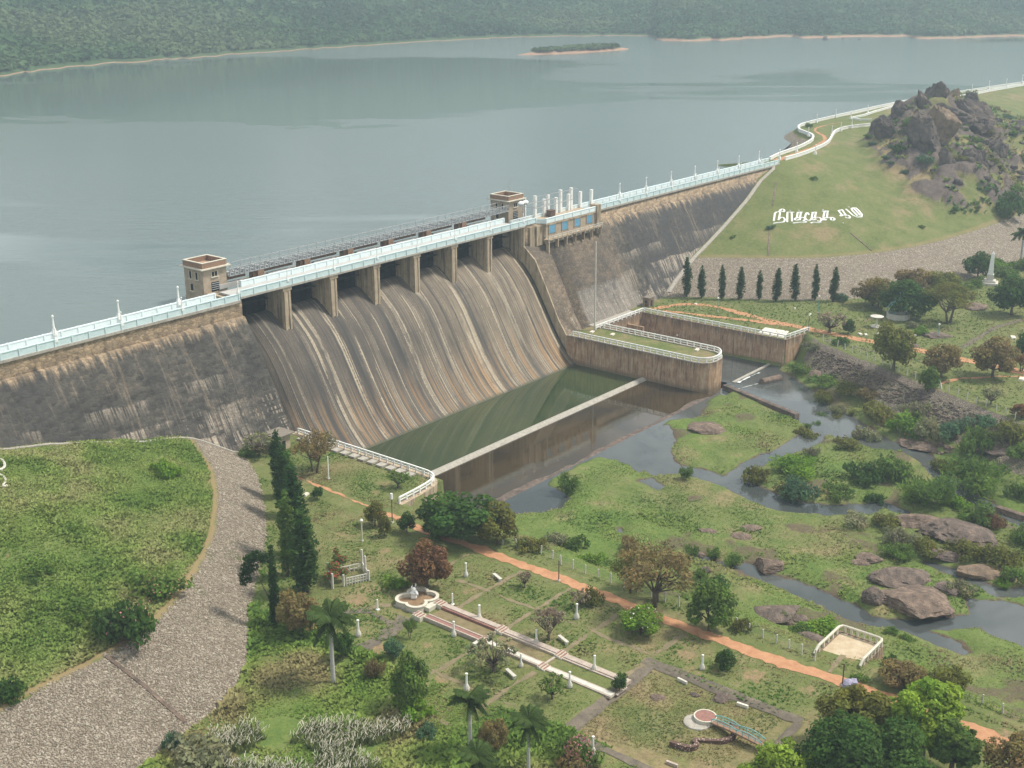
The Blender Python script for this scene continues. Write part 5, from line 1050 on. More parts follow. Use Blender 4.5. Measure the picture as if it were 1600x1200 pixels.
for z, s_ in ((3.0, .75), (9.0, .42), (9.8, .04)): v += [(p[0]+(a*ca-b*sa)*s_, p[1]+(a*sa+b*ca)*s_, p[2]+z) for a, b in ((-1, -1), (1, -1), (1, 1), (-1, 1))]
m.add(v, [[i*4+k, i*4+(k+1) % 4, i*4+4+(k+1) % 4, i*4+4+k] for i in range(2) for k in range(4)]+[[8, 9, 10, 11], [0, 3, 2, 1]]); m.build('shaft', M['white'], ob)
p = og(1369, 511); m = MB(); m.lathe(p, [(1.5, 0), (1.5, .25), (.6, .35), (.25, .6), (.2, 2.0), (.3, 2.4), (1.6, 2.75), (1.7, 2.9), (.2, 3.1)], 20); tag(m.build('mushroom_shelter', M['whitewash'], base=tuple(p)), 'round white mushroom-shaped shelter with a disc seat left of the dome cage', 'shelter')
for (u, v, l, a, lb) in ((1242, 483, 1.0, .4, 'lone white stone on the lawn below the columnar trees'), (1344, 523, 1.6, .8, 'white slab beside the far red road, left of two'), (1353, 524, 1.5, .5, 'white slab beside the far red road, right of two'), (1371, 522, 1.6, .2, 'pale slab half hidden behind the brown feathery tree'), (1430, 525, .7, 1.2, 'small leaning white stone beside the bright little bush'), (1583, 528, 2.4, .5, 'white curved kerb piece at the right edge of the lawn'), (1582, 561, 1.6, .2, 'pale stone slab near the right edge below the road'), (1596, 593, 2.2, .1, 'white block at the right picture edge near the fence'), (478, 774, 1.4, .3, 'small white slab on the lawn beside the little conifer'), (1087, 476, 1.2, .2, 'pale slab at the dam foot left of the columnar trees'), (1160, 985, .5, .2, 'small white stone on the grass beside the fence')):
    p = og(u, v); m = MB(); m.obox(p-(0, 0, .1), l, l*.5, .45, a, .85); tag(m.build('white_stone', M['slab'], base=tuple(p)), lb, 'stone')
for (u, v, lb) in ((925, 519, 'left of three'), (957, 523, 'behind the first, by the inner railing'), (1089, 547, 'near the rounded nose')):
    p = az(u, v, 0); m = MB(); m.obox((p[0], p[1], -.1), 1.6, .8, .35, .2); tag(m.build('concrete_slab', M['slab'], base=(p[0], p[1], 0)), 'pale concrete slab on the grassy platform, '+lb, 'slab')
p = og(1401+65, 606); fr2 = MB()
for dx in (-.9, .9): fr2.tube([p+(dx*.3, dx, -.1), p+(0, 0, 2.3)], [.14, .14], 4)
fr2.tube([p+(0, 0, 0), p+(0, 0, 2.2)], [.14, .14], 4); tag(fr2.build('corner_post', M['white'], base=tuple(p)), 'white braced corner post of the far bank fence beside a green bush', 'post')
p = og(1326, 1073); m = MB(); m.lathe(p+(.2, .1, 0), [(1.0, 0), (.9, .5), (.5, .8), (.1, .9)], 9); m.obox(p+(.6, -.5, 0), 1.5, .8, .8, .6, .8); o = m.build('tarpaulin_heap', M['cloth'], base=tuple(p)); tag(o, 'bluish grey tarpaulin heap on the red road where it passes under the trees', 'heap')
p, q = az(1413, 678, -6.4), az(1440, 686, -6.4); m = MB(); m.tube([p, q], [.28, .24], 6); tag(m.build('timber', M['wood'], base=tuple(p)), 'long orange timber lying on the reddish rocks by the rapids', 'timber')
p, q = az(1558, 793, -6.3), az(1604, 808, -6.3); m = MB(); m.wall([p, q], 1.2, -7.5, -6.0); tag(m.build('stone_wall', M['rockpale'], base=tuple(p)), 'brown masonry footing beside the river at the right edge', 'wall')
# ------------------------------------------------------------------ rocks
from mathutils import noise as mnoise
def rock(u, v, wpx, hpx, label, mat='rockgrey', seed=1, flat=1.0, name='rock', rz=0.0, tilt=0.0, P=None, dims=None, sink=.25, rough=.32, cat='rock', group=None, sub=3, ang=.5, base=False):
    p = og(u, v) if P is None else np.asarray(P, float); k = depth(p)/F_PX
    if dims is None: W = wpx*k; Hh = hpx*k; dims = (W*.52, W*.46*flat, Hh*.62)
    bm = bmesh.new(); bmesh.ops.create_icosphere(bm, subdivisions=sub+1, radius=1.0)
    off = Vector((seed*7.3, seed*3.1, seed*1.7)); rr_ = random.Random(seed); cuts = []
    for q in range(13):
        n_ = Vector((rr_.gauss(0, 1), rr_.gauss(0, 1), rr_.gauss(0, .8))).normalized(); cuts.append((n_, rr_.uniform(.62, .92)))
    for vt in bm.verts:
        c = vt.co.copy(); n = mnoise.noise(c*1.0+off)*.8+mnoise.noise(c*2.6+off)*.35
        c = c*(1.12+rough*n)
        if c.z < 0 and base: c.x *= 1-.45*c.z; c.y *= 1-.45*c.z
        for n_, d_ in cuts:
            e = c.dot(n_)-d_
            if e > 0: c -= n_*e*.93
        ridg = abs(mnoise.noise(c*2.1+off*2)); c *= 1+mnoise.noise(c*5.5+off)*.07+mnoise.noise(c*12+off)*.03-ang*.22*max(0, .12-ridg)/.12*.8
        vt.co = Vector((c.x*dims[0]*1.25, c.y*dims[1]*1.25, c.z*dims[2]*1.25))
    R_ = Matrix.Rotation(rz, 4, 'Z') @ Matrix.Rotation(tilt, 4, 'Y'); bmesh.ops.transform(bm, matrix=R_, verts=bm.verts)
    me = bpy.data.meshes.new(name); bm.to_mesh(me); bm.free(); me.materials.append(M[mat])
    if sub >= 3: 
        me.polygons.foreach_set('use_smooth', np.ones(len(me.polygons), bool)); 
        try: me.set_sharp_from_angle(angle=radians(24))
        except Exception: pass
    o = link(name, me, None, (p[0], p[1], p[2]+dims[2]*(1-2*sink)*.5)); return tag(o, label, cat, group)
def boulder(u, vb, vt, wpx, y, label, mat='rock', seed=1, thick=.8, rz=None, tilt=0, rough=.30, ang=.6):
    """boulder of the rocky knoll standing on the plane of depth y: base at picture row vb, top at vt"""
    P = ay(u, (vb+vt)/2, y); k = depth(P)/F_PX; hh = (vb-vt)*k*.54; ww = wpx*k*.52
    return rock(0, 0, 0, 0, label, mat, seed, P=(P[0], P[1], P[2]), dims=(ww*.80, ww*thick*.85, hh*1.05), sink=.60, rz=(-YAW*0.9 if rz is None else rz)+pi/2-pi/2+radians(-51)+.0, tilt=tilt, name='boulder', rough=rough, cat='boulder', sub=4, ang=ang, base=True)
boulder(1467, 188, 137, 44, -12, 'tall pointed boulder forming the summit of the rock pile', 'rock', 3, .7)
boulder(1490, 192, 140, 28, -10, 'narrow upright boulder with a flat top just right of the summit', 'rocktan', 5, .7)
boulder(1441, 196, 148, 28, -14, 'leaning pointed boulder on the left shoulder of the summit', 'rock', 8, .8)
boulder(1519, 182, 150, 30, -10, 'dark square boulder standing apart right of the summit', 'rock', 12, .8)
boulder(1480, 206, 168, 88, -23, 'broad dark boulder band under the summit', 'rock', 14, .6)
boulder(1405, 190, 163, 30, -8, 'dark rounded boulder on the left ridge of the rock pile', 'rock', 17, .8)
boulder(1377, 208, 184, 30, -4, 'low dark boulder at the left end of the rock pile by the crest walls', 'rock', 19, .8)
boulder(1381, 215, 186, 30, -8, 'sloping grey boulder below the left end of the rock pile', 'rock', 21, .7, tilt=.3)
boulder(1440, 232, 184, 50, -28, 'big dark dome of rock left of the overhang', 'rock', 23, .8, tilt=-.25)
boulder(1468, 228, 168, 58, -29, 'tan streaked cliff face in the middle of the rock pile', 'rocktan', 26, .7, ang=.3)
boulder(1508, 212, 164, 82, -26, 'long grey rock shelf right of the tan cliff face', 'rock', 29, .6)
boulder(1545, 206, 180, 40, -22, 'smooth dark rock tapering down at the right of the shelf', 'rock', 31, .7)
boulder(1484, 294, 244, 36, -42, 'dark steep rock slab at the left of the lower outcrop', 'rock', 33, .7, tilt=-.2)
boulder(1512, 318, 248, 70, -45, 'great dark sloping slab at the foot of the rock pile with pale scars', 'rock', 35, .6, tilt=.25)
boulder(1550, 284, 230, 58, -42, 'dark jagged rock above the foot slab', 'rock', 37, .7)
boulder(1580, 295, 262, 50, -46, 'purple brown slab at the lower right of the rock pile', 'rock', 39, .7, tilt=.2)
boulder(1590, 212, 192, 40, -20, 'low dark rock at the right edge by the far grass slope', 'rock', 41, .8)
boulder(1575, 240, 222, 36, -34, 'small brown rock on the scrubby right flank of the knoll', 'rock', 43, .8)
boulder(1523, 235, 214, 40, -36, 'low brown rock in the scrub below the shelf', 'rock', 45, .8)
rr = random.Random(3)
# loose stones of the knoll, merged because nobody could count them
def rubble(name, spots, mat, rmin, rmax, seed):
    r_ = np.random.default_rng(seed); Vs = []; Fs = []; n = 0
    base = np.array([(-1, -1, -1), (1, -1, -1), (1, 1, -1), (-1, 1, -1), (-1, -1, 1), (1, -1, 1), (1, 1, 1), (-1, 1, 1)], float)*.6; fq = np.array([[0, 3, 2, 1], [4, 5, 6, 7], [0, 1, 5, 4], [1, 2, 6, 5], [2, 3, 7, 6], [3, 0, 4, 7]])
    X = np.asarray(spots); m = len(X); s = r_.uniform(rmin, rmax, (m, 1, 1)); V = base[None]*(1+r_.uniform(-.45, .45, (m, 8, 3)))*s*np.array([1.2, 1, .7]); a = r_.uniform(0, 2*pi, m)
    c, s2 = np.cos(a)[:, None], np.sin(a)[:, None]; V = np.stack([V[..., 0]*c-V[..., 1]*s2, V[..., 0]*s2+V[..., 1]*c, V[..., 2]], -1)+X[:, None, :]
    F = (fq[None]+np.arange(m)[:, None, None]*8).reshape(-1, 4); return tag(link(name, np_mesh(name, V.reshape(-1, 3), F, M[mat])), kind='stuff')
def scatter_poly(pix, n, seed, z=None):
    w_ = [tuple(og(u, v)[:2]) for u, v in pix]; r_ = np.random.default_rng(seed); xs = [p[0] for p in w_]; ys_ = [p[1] for p in w_]; X = r_.uniform(min(xs), max(xs), n*8); Y = r_.uniform(min(ys_), max(ys_), n*8); k = inside(X, Y, w_); X, Y = X[k][:n], Y[k][:n]; return np.column_stack([X, Y, H(X, Y)])
sp = scatter_poly([(1380, 215), (1440, 235), (1485, 330), (1560, 330), (1600, 290), (1600, 200), (1500, 170), (1430, 170)], 420, 5); rubble('rubble', sp[:90], 'rock', .7, 1.9, 6)
ROCKS = [(1412, 905, 84, 44, 'large domed brown rock at the back of the river outcrop', 'rockgrey', 51, .8, .1), (1437, 942, 90, 34, 'flat pinkish rock shelf at the front of the river outcrop', 'rockpale', 53, 1.1, 0), (1390, 938, 40, 32, 'pale rounded rock amid grass on the river outcrop', 'rockpale', 55, .9, 0), (1366, 938, 28, 44, 'low brown rock ledge at the left of the river outcrop', 'rockgrey', 57, 1, 0), (1480, 920, 40, 16, 'small flat ledge at the right of the river outcrop', 'rockgrey', 58, 1, 0),
    (1484, 962, 15, 13, 'small rounded reddish rock at the right foot of the river outcrop', 'rockpale', 59, 1, 0), (1596, 976, 16, 13, 'dark boulder in the pond at the right picture edge', 'rockgrey', 61, 1, 0), (1544, 955, 8, 6, 'tiny grey rock alone in the right-hand pond', 'rockgrey', 62, 1, 0), (1355, 872, 34, 18, 'reddish brown rock in the marsh above the outcrop', 'rockpale', 63, .9, 0), (1345, 880, 22, 10, 'low brown rock fragment beside the reddish marsh rock', 'rockpale', 64, 1, 0),
    (1500, 838, 120, 46, 'huge tilted grey rock slab at the right of the river scrub', 'rockgrey', 65, .8, .12), (1440, 818, 56, 26, 'pale broken rock at the upper left of the tilted slab', 'rockpale', 66, .9, 0), (1478, 870, 62, 22, 'long grey rock ledge above the river channel, left part', 'rockgrey', 67, .5, .15), (1535, 895, 90, 24, 'long brown streaked rock ledge above the channel, right part', 'rocktan', 69, .5, .1),
    (1207, 962, 78, 30, 'dark slanting rock slab left of the viewing bay', 'rockgrey', 71, .7, -.15), (1232, 975, 16, 24, 'narrow upright reddish rock beside the slanting slab', 'rockpale', 72, .9, 0), (1266, 1000, 42, 22, 'low rock with an orange base near the viewing bay fence', 'rockgrey', 73, .9, 0), (1250, 968, 24, 10, 'flat grey rock among the greenery above the bay', 'rockgrey', 74, 1, 0),
    (1098, 896, 22, 24, 'dark grey rock between the umbrella tree and the reeds', 'rockgrey', 75, .8, 0), (1093, 867, 12, 10, 'small pale rock by the little pool in the marsh', 'rockpale', 76, 1, 0), (1205, 884, 42, 22, 'reddish brown rock heap on the marsh by the lower stream', 'rockpale', 77, 1, 0), (1172, 826, 28, 10, 'flat pinkish rock in the marsh, upper of two', 'rockpale', 78, 1, 0), (1158, 838, 26, 10, 'flat pinkish rock in the marsh, lower of two', 'rockpale', 79, 1, 0), (1104, 830, 22, 8, 'small brown rock patch in the marsh behind the umbrella tree', 'rockpale', 80, 1, 0),
    (1100, 668, 52, 8, 'low brown gravel hump on the marsh below the dividing wall', 'rockpale', 81, 1, 0), (1420, 692, 40, 9, 'reddish rock bar at the rapids, left part', 'rockpale', 82, .9, 0), (1448, 697, 52, 12, 'reddish rock bar at the rapids, right part', 'rockpale', 83, .9, 0), (1558, 705, 36, 14, 'purple brown rock on the far bank among bushes', 'rockgrey', 84, .9, 0), (1492, 682, 22, 14, 'pale stone heap on the far bank below the pitching', 'rockpale', 85, 1, 0), (1128, 1090, 26, 14, 'dark reddish rock heap in the sunken square', 'rockgrey', 86, 1, 0), (1086, 1086, 12, 10, 'small reddish stone in the sunken square left of the heap', 'rockgrey', 87, 1, 0), (1028, 1090, 18, 10, 'brown stone heap at the left of the sunken square', 'rockpale', 88, 1, 0),
    (1462, 525, 34, 12, 'pile of grey rubble on the far lawn near the short teal post', 'rockgrey', 89, 1, 0), (1418, 540, 30, 10, 'brown rubble heap on the far lawn by the road', 'rockgrey', 90, 1, 0), (1518, 480, 36, 14, 'ruined low stone steps on the far lawn right of the olive tree', 'rockpale', 91, 1, 0), (880, 722, 26, 6, 'low pinkish rubble at the corner of the broken ledge', 'rockpale', 92, 1, 0), (1275, 588, 24, 18, 'orange brown earth rock at the foot of tailrace wall corner', 'rockpale', 93, .8, 0)]
for (u, v, wp, hp, lb, mt, sd, fl, tl) in ROCKS: rock(u, v, wp, hp*.52, lb, mt, sd, fl, rz=radians(-51), tilt=tl, sink=.34)
# stones on the left rock toe (real relief on the pitching nearest the camera)
r_ = np.random.default_rng(11); X = r_.uniform(-108, -14, 170000); Y = r_.uniform(-90, -14, 170000); gi = lambda A_, x, y: A_[np.clip(np.searchsorted(gy, y)-1, 0, NY-2), np.clip(np.searchsorted(gx, x)-1, 0, NX-2)]
k = (gi(AT['rip'], X, Y) > .1) & (X < -10); X, Y = X[k], Y[k]
g = G('pitching_stone'); oi = g.noise(g.obj(), 1.9, 2, .6); ch = g.voro(g.obj(), 3.0); M['stone'] = g.pbr(g.ramp(g.sep(ch.outputs['Color'])[0], (0., (.20, .165, .125)), (.4, (.265, .222, .172)), (.75, (.32, .275, .218)), (1., (.42, .37, .30))), .93, .15)
rubble('pitching_stones', np.column_stack([X, Y, H(X, Y)+.02]), 'stone', .08, .18, 12)
sp = scatter_poly([(1280, 545), (1390, 590), (1560, 660), (1570, 680), (1480, 665), (1370, 620), (1270, 570)], 900, 15); rubble('pitching_stones', sp, 'rockgrey', .2, .5, 16)
sp = scatter_poly([(1400, 682), (1460, 684), (1500, 705), (1470, 712), (1410, 700)], 60, 17); rubble('rubble', sp, 'rockpale', .2, .7, 18)
# ------------------------------------------------------------------ vegetation
def leafquads(P, size, r_, flat=.35, asp=.6, N=None):
    n = len(P); d = r_.normal(size=(n, 3)); d[:, 2] += flat*2; 
    if N is not None: d = d*.7+N*1.1
    d /= np.linalg.norm(d, axis=1)[:, None]; a = r_.normal(size=(n, 3)); t = np.cross(d, a); t /= np.linalg.norm(t, axis=1)[:, None]+1e-9; b = np.cross(d, t); s = (size*r_.uniform(.6, 1.3, n))[:, None]
    V = np.stack([P-t*s, P-b*s*asp, P+t*s, P+b*s*asp], 1).reshape(-1, 3); F = np.arange(n*4).reshape(-1, 4); return V, F
def crown_mesh(name, clumps, n, leaf, mat, seed, flat=.35, shell=(.72, 1.05), hue=.22, accent=None, asp=.62, gain=1.42):
    r_ = np.random.default_rng(seed); C = np.array([c[:3] for c in clumps], float); R = np.array([c[3] for c in clumps], float); w_ = R**2/np.sum(R**2); idx = r_.choice(len(C), n, p=w_)
    d = r_.normal(size=(n, 3)); d /= np.linalg.norm(d, axis=1)[:, None]; rad = R[idx]*r_.uniform(shell[0], shell[1], n); Q = d*rad[:, None]*np.array([1, 1, .8]); P = C[idx]+Q
    V, F = leafquads(P, leaf, r_, flat, asp, d)
    cc = gain*(1+r_.uniform(-hue, hue, (len(C), 1))*np.array([[1.0, .9, .6]])+r_.uniform(-.07, .07, (len(C), 3))); col = cc[idx]*(1+r_.uniform(-.22, .22, (n, 1)))
    if accent is not None: k = r_.random(n) < accent[0]; col[k] = np.array(accent[1])
    return np_mesh(name, V, F, mat, False, np.repeat(np.clip(col, .2, 6), 4, 0))
def ell_clumps(n, rx, rz, zc, r0, seed, low=-.5, jit=.25):
    r_ = np.random.default_rng(seed); out = []; g_ = pi*(3-sqrt(5))
    for i in range(n):
        z = low+(1-low)*(i+.5)/n; rr_ = sqrt(max(0, 1-z*z)); a = i*g_+r_.uniform(-.7, .7); k = r_.uniform(.45, 1.0)
        out.append((rx*rr_*cos(a)*k, rx*rr_*sin(a)*k, zc+rz*z*k, r0*r_.uniform(.5, 1.35)))
    return out
PROTO = {}
def proto(kind, crown_me, trunk=None, extra=None, nominal=(6, 6), cname='crown', tname='trunk'):
    PROTO[kind] = dict(crown=crown_me, trunk=trunk, nominal=nominal, cname=cname, tname=tname, extra=extra)
def trunk_mesh(clumps, h0, r0, seed, nlimb=7, mat='bark', multi=1):
    rr_ = random.Random(seed); m = MB()
    for q in range(multi):
        a = 2*pi*q/multi; bx, by = (0, 0) if multi == 1 else (.35*cos(a), .35*sin(a)); lean = (0, 0) if multi == 1 else (cos(a)*.8, sin(a)*.8)
        top = (bx+lean[0], by+lean[1], h0); m.tube([(bx, by, -.3), ((bx+top[0])/2+rr_.uniform(-.08, .08), (by+top[1])/2, h0*.5), top], [r0*1.25, r0, r0*.8], 7)
        for c in rr_.sample(list(clumps), min(nlimb, len(clumps))):
            mid = ((top[0]+c[0])*.5+rr_.uniform(-.2, .2), (top[1]+c[1])*.5+rr_.uniform(-.2, .2), h0+(c[2]-h0)*.45); m.tube([top, mid, (c[0]*.9, c[1]*.9, c[2])], [r0*.6, r0*.38, r0*.12], 5)
    return np_mesh('trunk', np.array(m.V), m.F, M[mat], True)
for i in range(3):
    c = ell_clumps(30, 3.0, 2.75, 3.7, 1.05, 100+i, -.8); proto(f'broad{i}', crown_mesh('crown', c, 3400, .25, M['leaf_mid'], 110+i), trunk_mesh(c, 1.3, .22, i), None, (6.4, 6.6))
for i in range(2):
    c = ell_clumps(28, 3.6, 1.9, 4.1, .95, 120+i, -.55); proto(f'umbrella{i}', crown_mesh('crown', c, 2600, .20, M['leaf_olive'], 130+i, .2, (.5, 1.1), asp=.4), trunk_mesh(c, 2.0, .17, 7+i, 10, multi=2), None, (7.6, 6.2))
for i in range(3):
    r_ = np.random.default_rng(140+i); c = []
    for k in range(34):
        t = k/33; rad = (.62*max(0, sin(pi*min(1, t*.93+.13)))**.55+.10); a = r_.uniform(0, 2*pi); c.append((rad*.42*cos(a), rad*.42*sin(a), .7+t*8.7, .25+rad*.75))
    if i == 1: c += [(.95, .2, 2.4+q*.8, .38-.04*q) for q in range(4)]
    proto(f'column{i}', crown_mesh('crown', c, 2600, .20, M['leaf_column'], 150+i, -.5, (.5, 1.05), .18, asp=.45), trunk_mesh([(0, 0, 4, .2)], 2.2, .14, 20+i, 1), None, (2.1, 9.9))
for i in range(4):
    r_ = np.random.default_rng(160+i); c = [(r_.normal()*.62, r_.normal()*.62, abs(r_.normal())*.28+.32, r_.uniform(.3, .62)) for _ in range(15)]; m = MB()
    for q in c[:6]: m.tube([(q[0]*.3, q[1]*.3, -.15), (q[0]*.9, q[1]*.9, q[2])], [.05, .02], 4)
    proto(f'bush{i}', crown_mesh('foliage', c, 1150, .125, M['leaf_mid'], 170+i, .2, (.5, 1.1)), np_mesh('stems', np.array(m.V), m.F, M['bark']), None, (2.7, 1.5), 'foliage', 'stems')
for i in range(2):                                    # tall grass-like mounds: fine upright leaves
    r_ = np.random.default_rng(180+i); c = [(r_.normal()*.5, r_.normal()*.5, abs(r_.normal())*.22+.4, r_.uniform(.3, .55)) for _ in range(16)]
    proto(f'reed{i}', crown_mesh('foliage', c, 1500, .16, M['leaf_mid'], 190+i, -1.0, (.4, 1.1), .2, asp=.22), None, None, (2.3, 1.35), 'foliage')
for i in range(2):                                    # sparse pale frangipani-like trees: branches show
    c = ell_clumps(30, 2.0, 1.2, 2.1, .38, 200+i, -.3); proto(f'sparse{i}', crown_mesh('crown', c, 620, .16, M['leaf_grey'], 210+i, .3, (.4, 1.1)), trunk_mesh(c, .7, .16, 30+i, 24), None, (4.2, 3.4))
def palm_proto():
    r_ = random.Random(5); V = []; F = []; C_ = []; m = MB(); hh = 7.4
    for k in range(17):
        a = k*2.4; el = [1.1, .75, .45, .1, -.15][k % 5]; Lf = 2.9; pts = []
        for j in range(8):
            t = j/7; rad = Lf*t*cos(el-.3*t)*.95; z = hh+.3+Lf*t*sin(el)-1.7*t*t*(1.1 if el < .5 else .8); pts.append((rad*cos(a), rad*sin(a), z))
        m.tube(pts, [.05*(1-.8*j/7) for j in range(8)], 4)
        for j in range(1, 8):
            for s_ in (-1, 1):
                for q in range(7):
                    t = (j-1+q/7)/7; i0_ = min(int(t*7), 6); f_ = t*7-i0_; p_ = np.array(pts[i0_])*(1-f_)+np.array(pts[i0_+1])*f_; d_ = np.array((-sin(a)*s_, cos(a)*s_, 0)); ll = .85*(sin(pi*min(1, .15+t*.85))**.5)*r_.uniform(.8, 1.1); tip = p_+d_*ll*.8+np.array((cos(a), sin(a), 0))*ll*.4-np.array((0, 0, ll*(.35+r_.random()*.35))); wv2 = np.array((cos(a), sin(a), .25))*.085; n0 = len(V); V += [p_-wv2, p_+wv2, tip+wv2*.4, tip-wv2*.4]; F.append([n0, n0+1, n0+2, n0+3]); sh = r_.uniform(.75, 1.2); C_ += [(sh, sh, sh*.9)]*4
    n0 = len(V); V += [np.array(v) for v in m.V]; F += [[i+n0 for i in f] for f in m.F]; C_ += [(1.1, 1.1, .9)]*len(m.V)
    t = MB(); t.tube([(0, 0, -.2), (.02, 0, .6), (.05, .02, 3), (.02, 0, 5.6), (0, 0, 6.0)], [.3, .24, .22, .2, .17], 9); sh = MB(); sh.tube([(0, 0, 6.0), (0, 0, 6.8), (0, 0, 7.6)], [.2, .17, .06], 8)
    proto('palm', np_mesh('fronds', np.array(V), F, M['leaf_palm'], False, np.array(C_)), np_mesh('trunk', np.array(t.V), t.F, M['palmbark'], True), np_mesh('crown_shaft', np.array(sh.V), sh.F, M['leaf_bright'], True, np.ones((len(sh.V), 3))), (4.6, 8.6), 'fronds')
palm_proto()
vr = random.Random(21)
def plant(kind, u, v, wpx, label, vt=None, hm=None, tint=None, name=None, cat=None, group=None, P=None, wm=None, sink=0.0):
    if kind[-1] not in '0123456789' and kind != 'palm': kind = kind+str(vr.randrange({'broad': 3, 'umbrella': 2, 'column': 3, 'bush': 4, 'reed': 2, 'sparse': 2}[kind]))
    pr = PROTO[kind]; p = og(u, v) if P is None else np.asarray(P, float); k = depth(p)/F_PX; w_ = wpx*k if wm is None else wm; h_ = (top_z(p, vt)-p[2]) if vt is not None else hm
    b = kind.rstrip('0123456789'); nm = name or dict(broad='tree', umbrella='tree', column='columnar_tree', bush='bush', reed='reed_clump', sparse='small_tree', palm='palm_tree')[b]; ct = cat or dict(broad='tree', umbrella='tree', column='tree', bush='bush', reed='reeds', sparse='tree', palm='palm')[b]
    r = empty(nm, p-(0, 0, sink), label, ct, group, vr.uniform(0, 6.28)); r.scale = (w_/pr['nominal'][0], w_/pr['nominal'][0], h_/pr['nominal'][1])
    if b == 'column': r.rotation_euler = (vr.uniform(-.035, .035), vr.uniform(-.035, .035), r.rotation_euler[2])
    if b == 'palm': r.scale = (h_/pr['nominal'][1],)*3
    c = link(pr['cname'], pr['crown'], r)
    if tint: c.material_slots[0].link = 'OBJECT'; c.material_slots[0].material = M['leaf_'+tint]
    if pr['trunk']: link(pr['tname'], pr['trunk'], r)
    if pr['extra']: link('crown_shaft', pr['extra'], r)
    return r
# left bank: columnar trees along the toe, then the rest from far to near
plant('column0', 446, 806, 36, 'tall dark columnar tree nearest the dam in the row beside the stone slope', 690, tint='dark', group='columnar trees by the left stone slope'); plant('column2', 438, 776, 30, 'slim columnar tree behind the row, its tip in front of the flat-roofed hut', 668, tint='column', group='columnar trees by the left stone slope')
plant('column1', 462, 868, 46, 'tall dark columnar tree in the middle of the row beside the stone slope', 722, tint='column', group='columnar trees by the left stone slope'); plant('column2', 479, 925, 50, 'tall drooping columnar tree at the near end of the row, brown patch on its right', 790, tint='dark', group='columnar trees by the left stone slope')
plant('column0', 450, 900, 34, 'leafy columnar tree on the left side of the near end of the row', 760, tint='mid', group='columnar trees by the left stone slope'); p = og(432, 975); tr = empty('columnar_tree', p, 'lone dark columnar tree on the stone toe with a drooping side crown on its left', 'tree', 'columnar trees by the left stone slope'); hh = top_z(p, 848)-p[2]
c = [(-.62*.02*k, .0, .8+(hh-1.4)*k/15, .95*(1-.045*k)+.1) for k in range(16)]+[(-.62*d_, .78*d_, hh*z_, r_1) for d_, z_, r_1 in ((1.3, .80, .8), (2.2, .84, .95), (3.1, .80, 1.0), (3.7, .70, .95), (4.1, .60, .85), (3.3, .66, .8), (2.6, .70, .7), (4.2, .52, .6), (3.4, .55, .55))]
link('crown', crown_mesh('crown', c, 3600, .24, M['leaf_column'], 777, -.5, (.5, 1.05), .18, asp=.45, gain=1.2), tr); link('trunk', trunk_mesh([(0, 0, hh*.8, .2), (-2, 2.4, hh*.78, .3)], 2.2, .2, 778, 2), tr)
plant('umbrella0', 492, 738, 76, 'thin feathery brown-green tree by the railing of the left lawn', 676, tint='brown'); plant('sparse0', 406, 712, 60, 'pale pinkish shrub tree against the dam foot', 676, tint='grey'); plant('bush', 388, 712, 30, 'low green bush at the dam foot beside the stone gutter', 692, tint='mid')
plant('sparse', 622, 762, 44, 'small open green shrub near the corner of the pool railing', 736, tint='mid'); plant('broad', 586, 822, 32, 'small dusty green tree on the path near the lamp post', 786, tint='olive'); plant('broad', 636, 832, 26, 'small dark conifer-like tree beside the red path', 800, tint='dark'); plant('broad', 601, 838, 22, 'little brown-green bush tree under the dark lamp post', 806, tint='olive'); plant('broad', 496, 780, 18, 'little dark conifer by the small white slab', 760, tint='dark')
plant('broad1', 722, 842, 118, 'dark green spreading umbrella tree at the bank beside the red road', 770, tint='dark'); plant('broad0', 778, 850, 66, 'olive tree leaning out beside the dark umbrella tree', 790, tint='olive'); plant('broad2', 684, 838, 50, 'low dark green tree tucked left of the umbrella tree', 800, tint='dark'); plant('bush', 690, 836, 40, 'dark scrub under the umbrella tree', 818, tint='mid')
plant('broad2', 668, 920, 70, 'copper-coloured round tree behind the fountain', 848, tint='rust'); plant('bush', 622, 918, 36, 'bright green bush left of the copper tree', 898, tint='bright'); plant('palm', 521, 1066, 84, 'tall royal palm with a pale trunk left of the garden paths', 952)
plant('broad1', 470, 990, 66, 'feathery brown-green bush tree at the foot of the columnar row', 925, tint='brown'); plant('broad', 536, 1030, 34, 'dark bush behind the trunk of the tall palm', 985, tint='dark'); plant('broad0', 644, 1108, 62, 'dense dark green upright tree left of the canal garden', 1024, tint='mid'); plant('bush', 650, 1114, 62, 'leafy green bush at the foot of the dense upright tree', 1080, tint='bright'); plant('bush', 585, 1058, 30, 'small brown shrub between the two garden paths', 1022, tint='brown'); plant('broad', 616, 1028, 30, 'little grey-green sapling on the garden path', 1000, tint='blue'); plant('umbrella', 640, 998, 26, 'thin leafy sapling below the fountain', 965, tint='mid')
plant('sparse1', 858, 1000, 66, 'bare pinkish frangipani right of the canal', 946, tint='pink'); plant('sparse0', 772, 1050, 88, 'sparse frangipani with pale leaves left of the canal', 1000, tint='grey'); plant('broad2', 1000, 990, 62, 'round frangipani with white blossoms and dark green leaves', 950, tint='bright', name='flowering_tree'); plant('broad', 968, 1082, 22, 'small dark conifer at the lower end of the canal', 1050, tint='dark'); plant('sparse', 862, 1092, 52, 'small open green shrub left of the lower canal', 1056, tint='mid'); plant('bush', 925, 942, 32, 'dusty leaning bush on the near edge of the red road', 912, tint='olive'); plant('sparse', 908, 950, 36, 'bare pinkish bush beside the garden lamp and red road', 922, tint='pink'); plant('broad', 1131, 1046, 34, 'low dark green bush on the lawn by the red road', 1016, tint='dark'); plant('sparse', 820, 918, 30, 'thin reddish sapling on the upper lawn', 892, tint='pink')
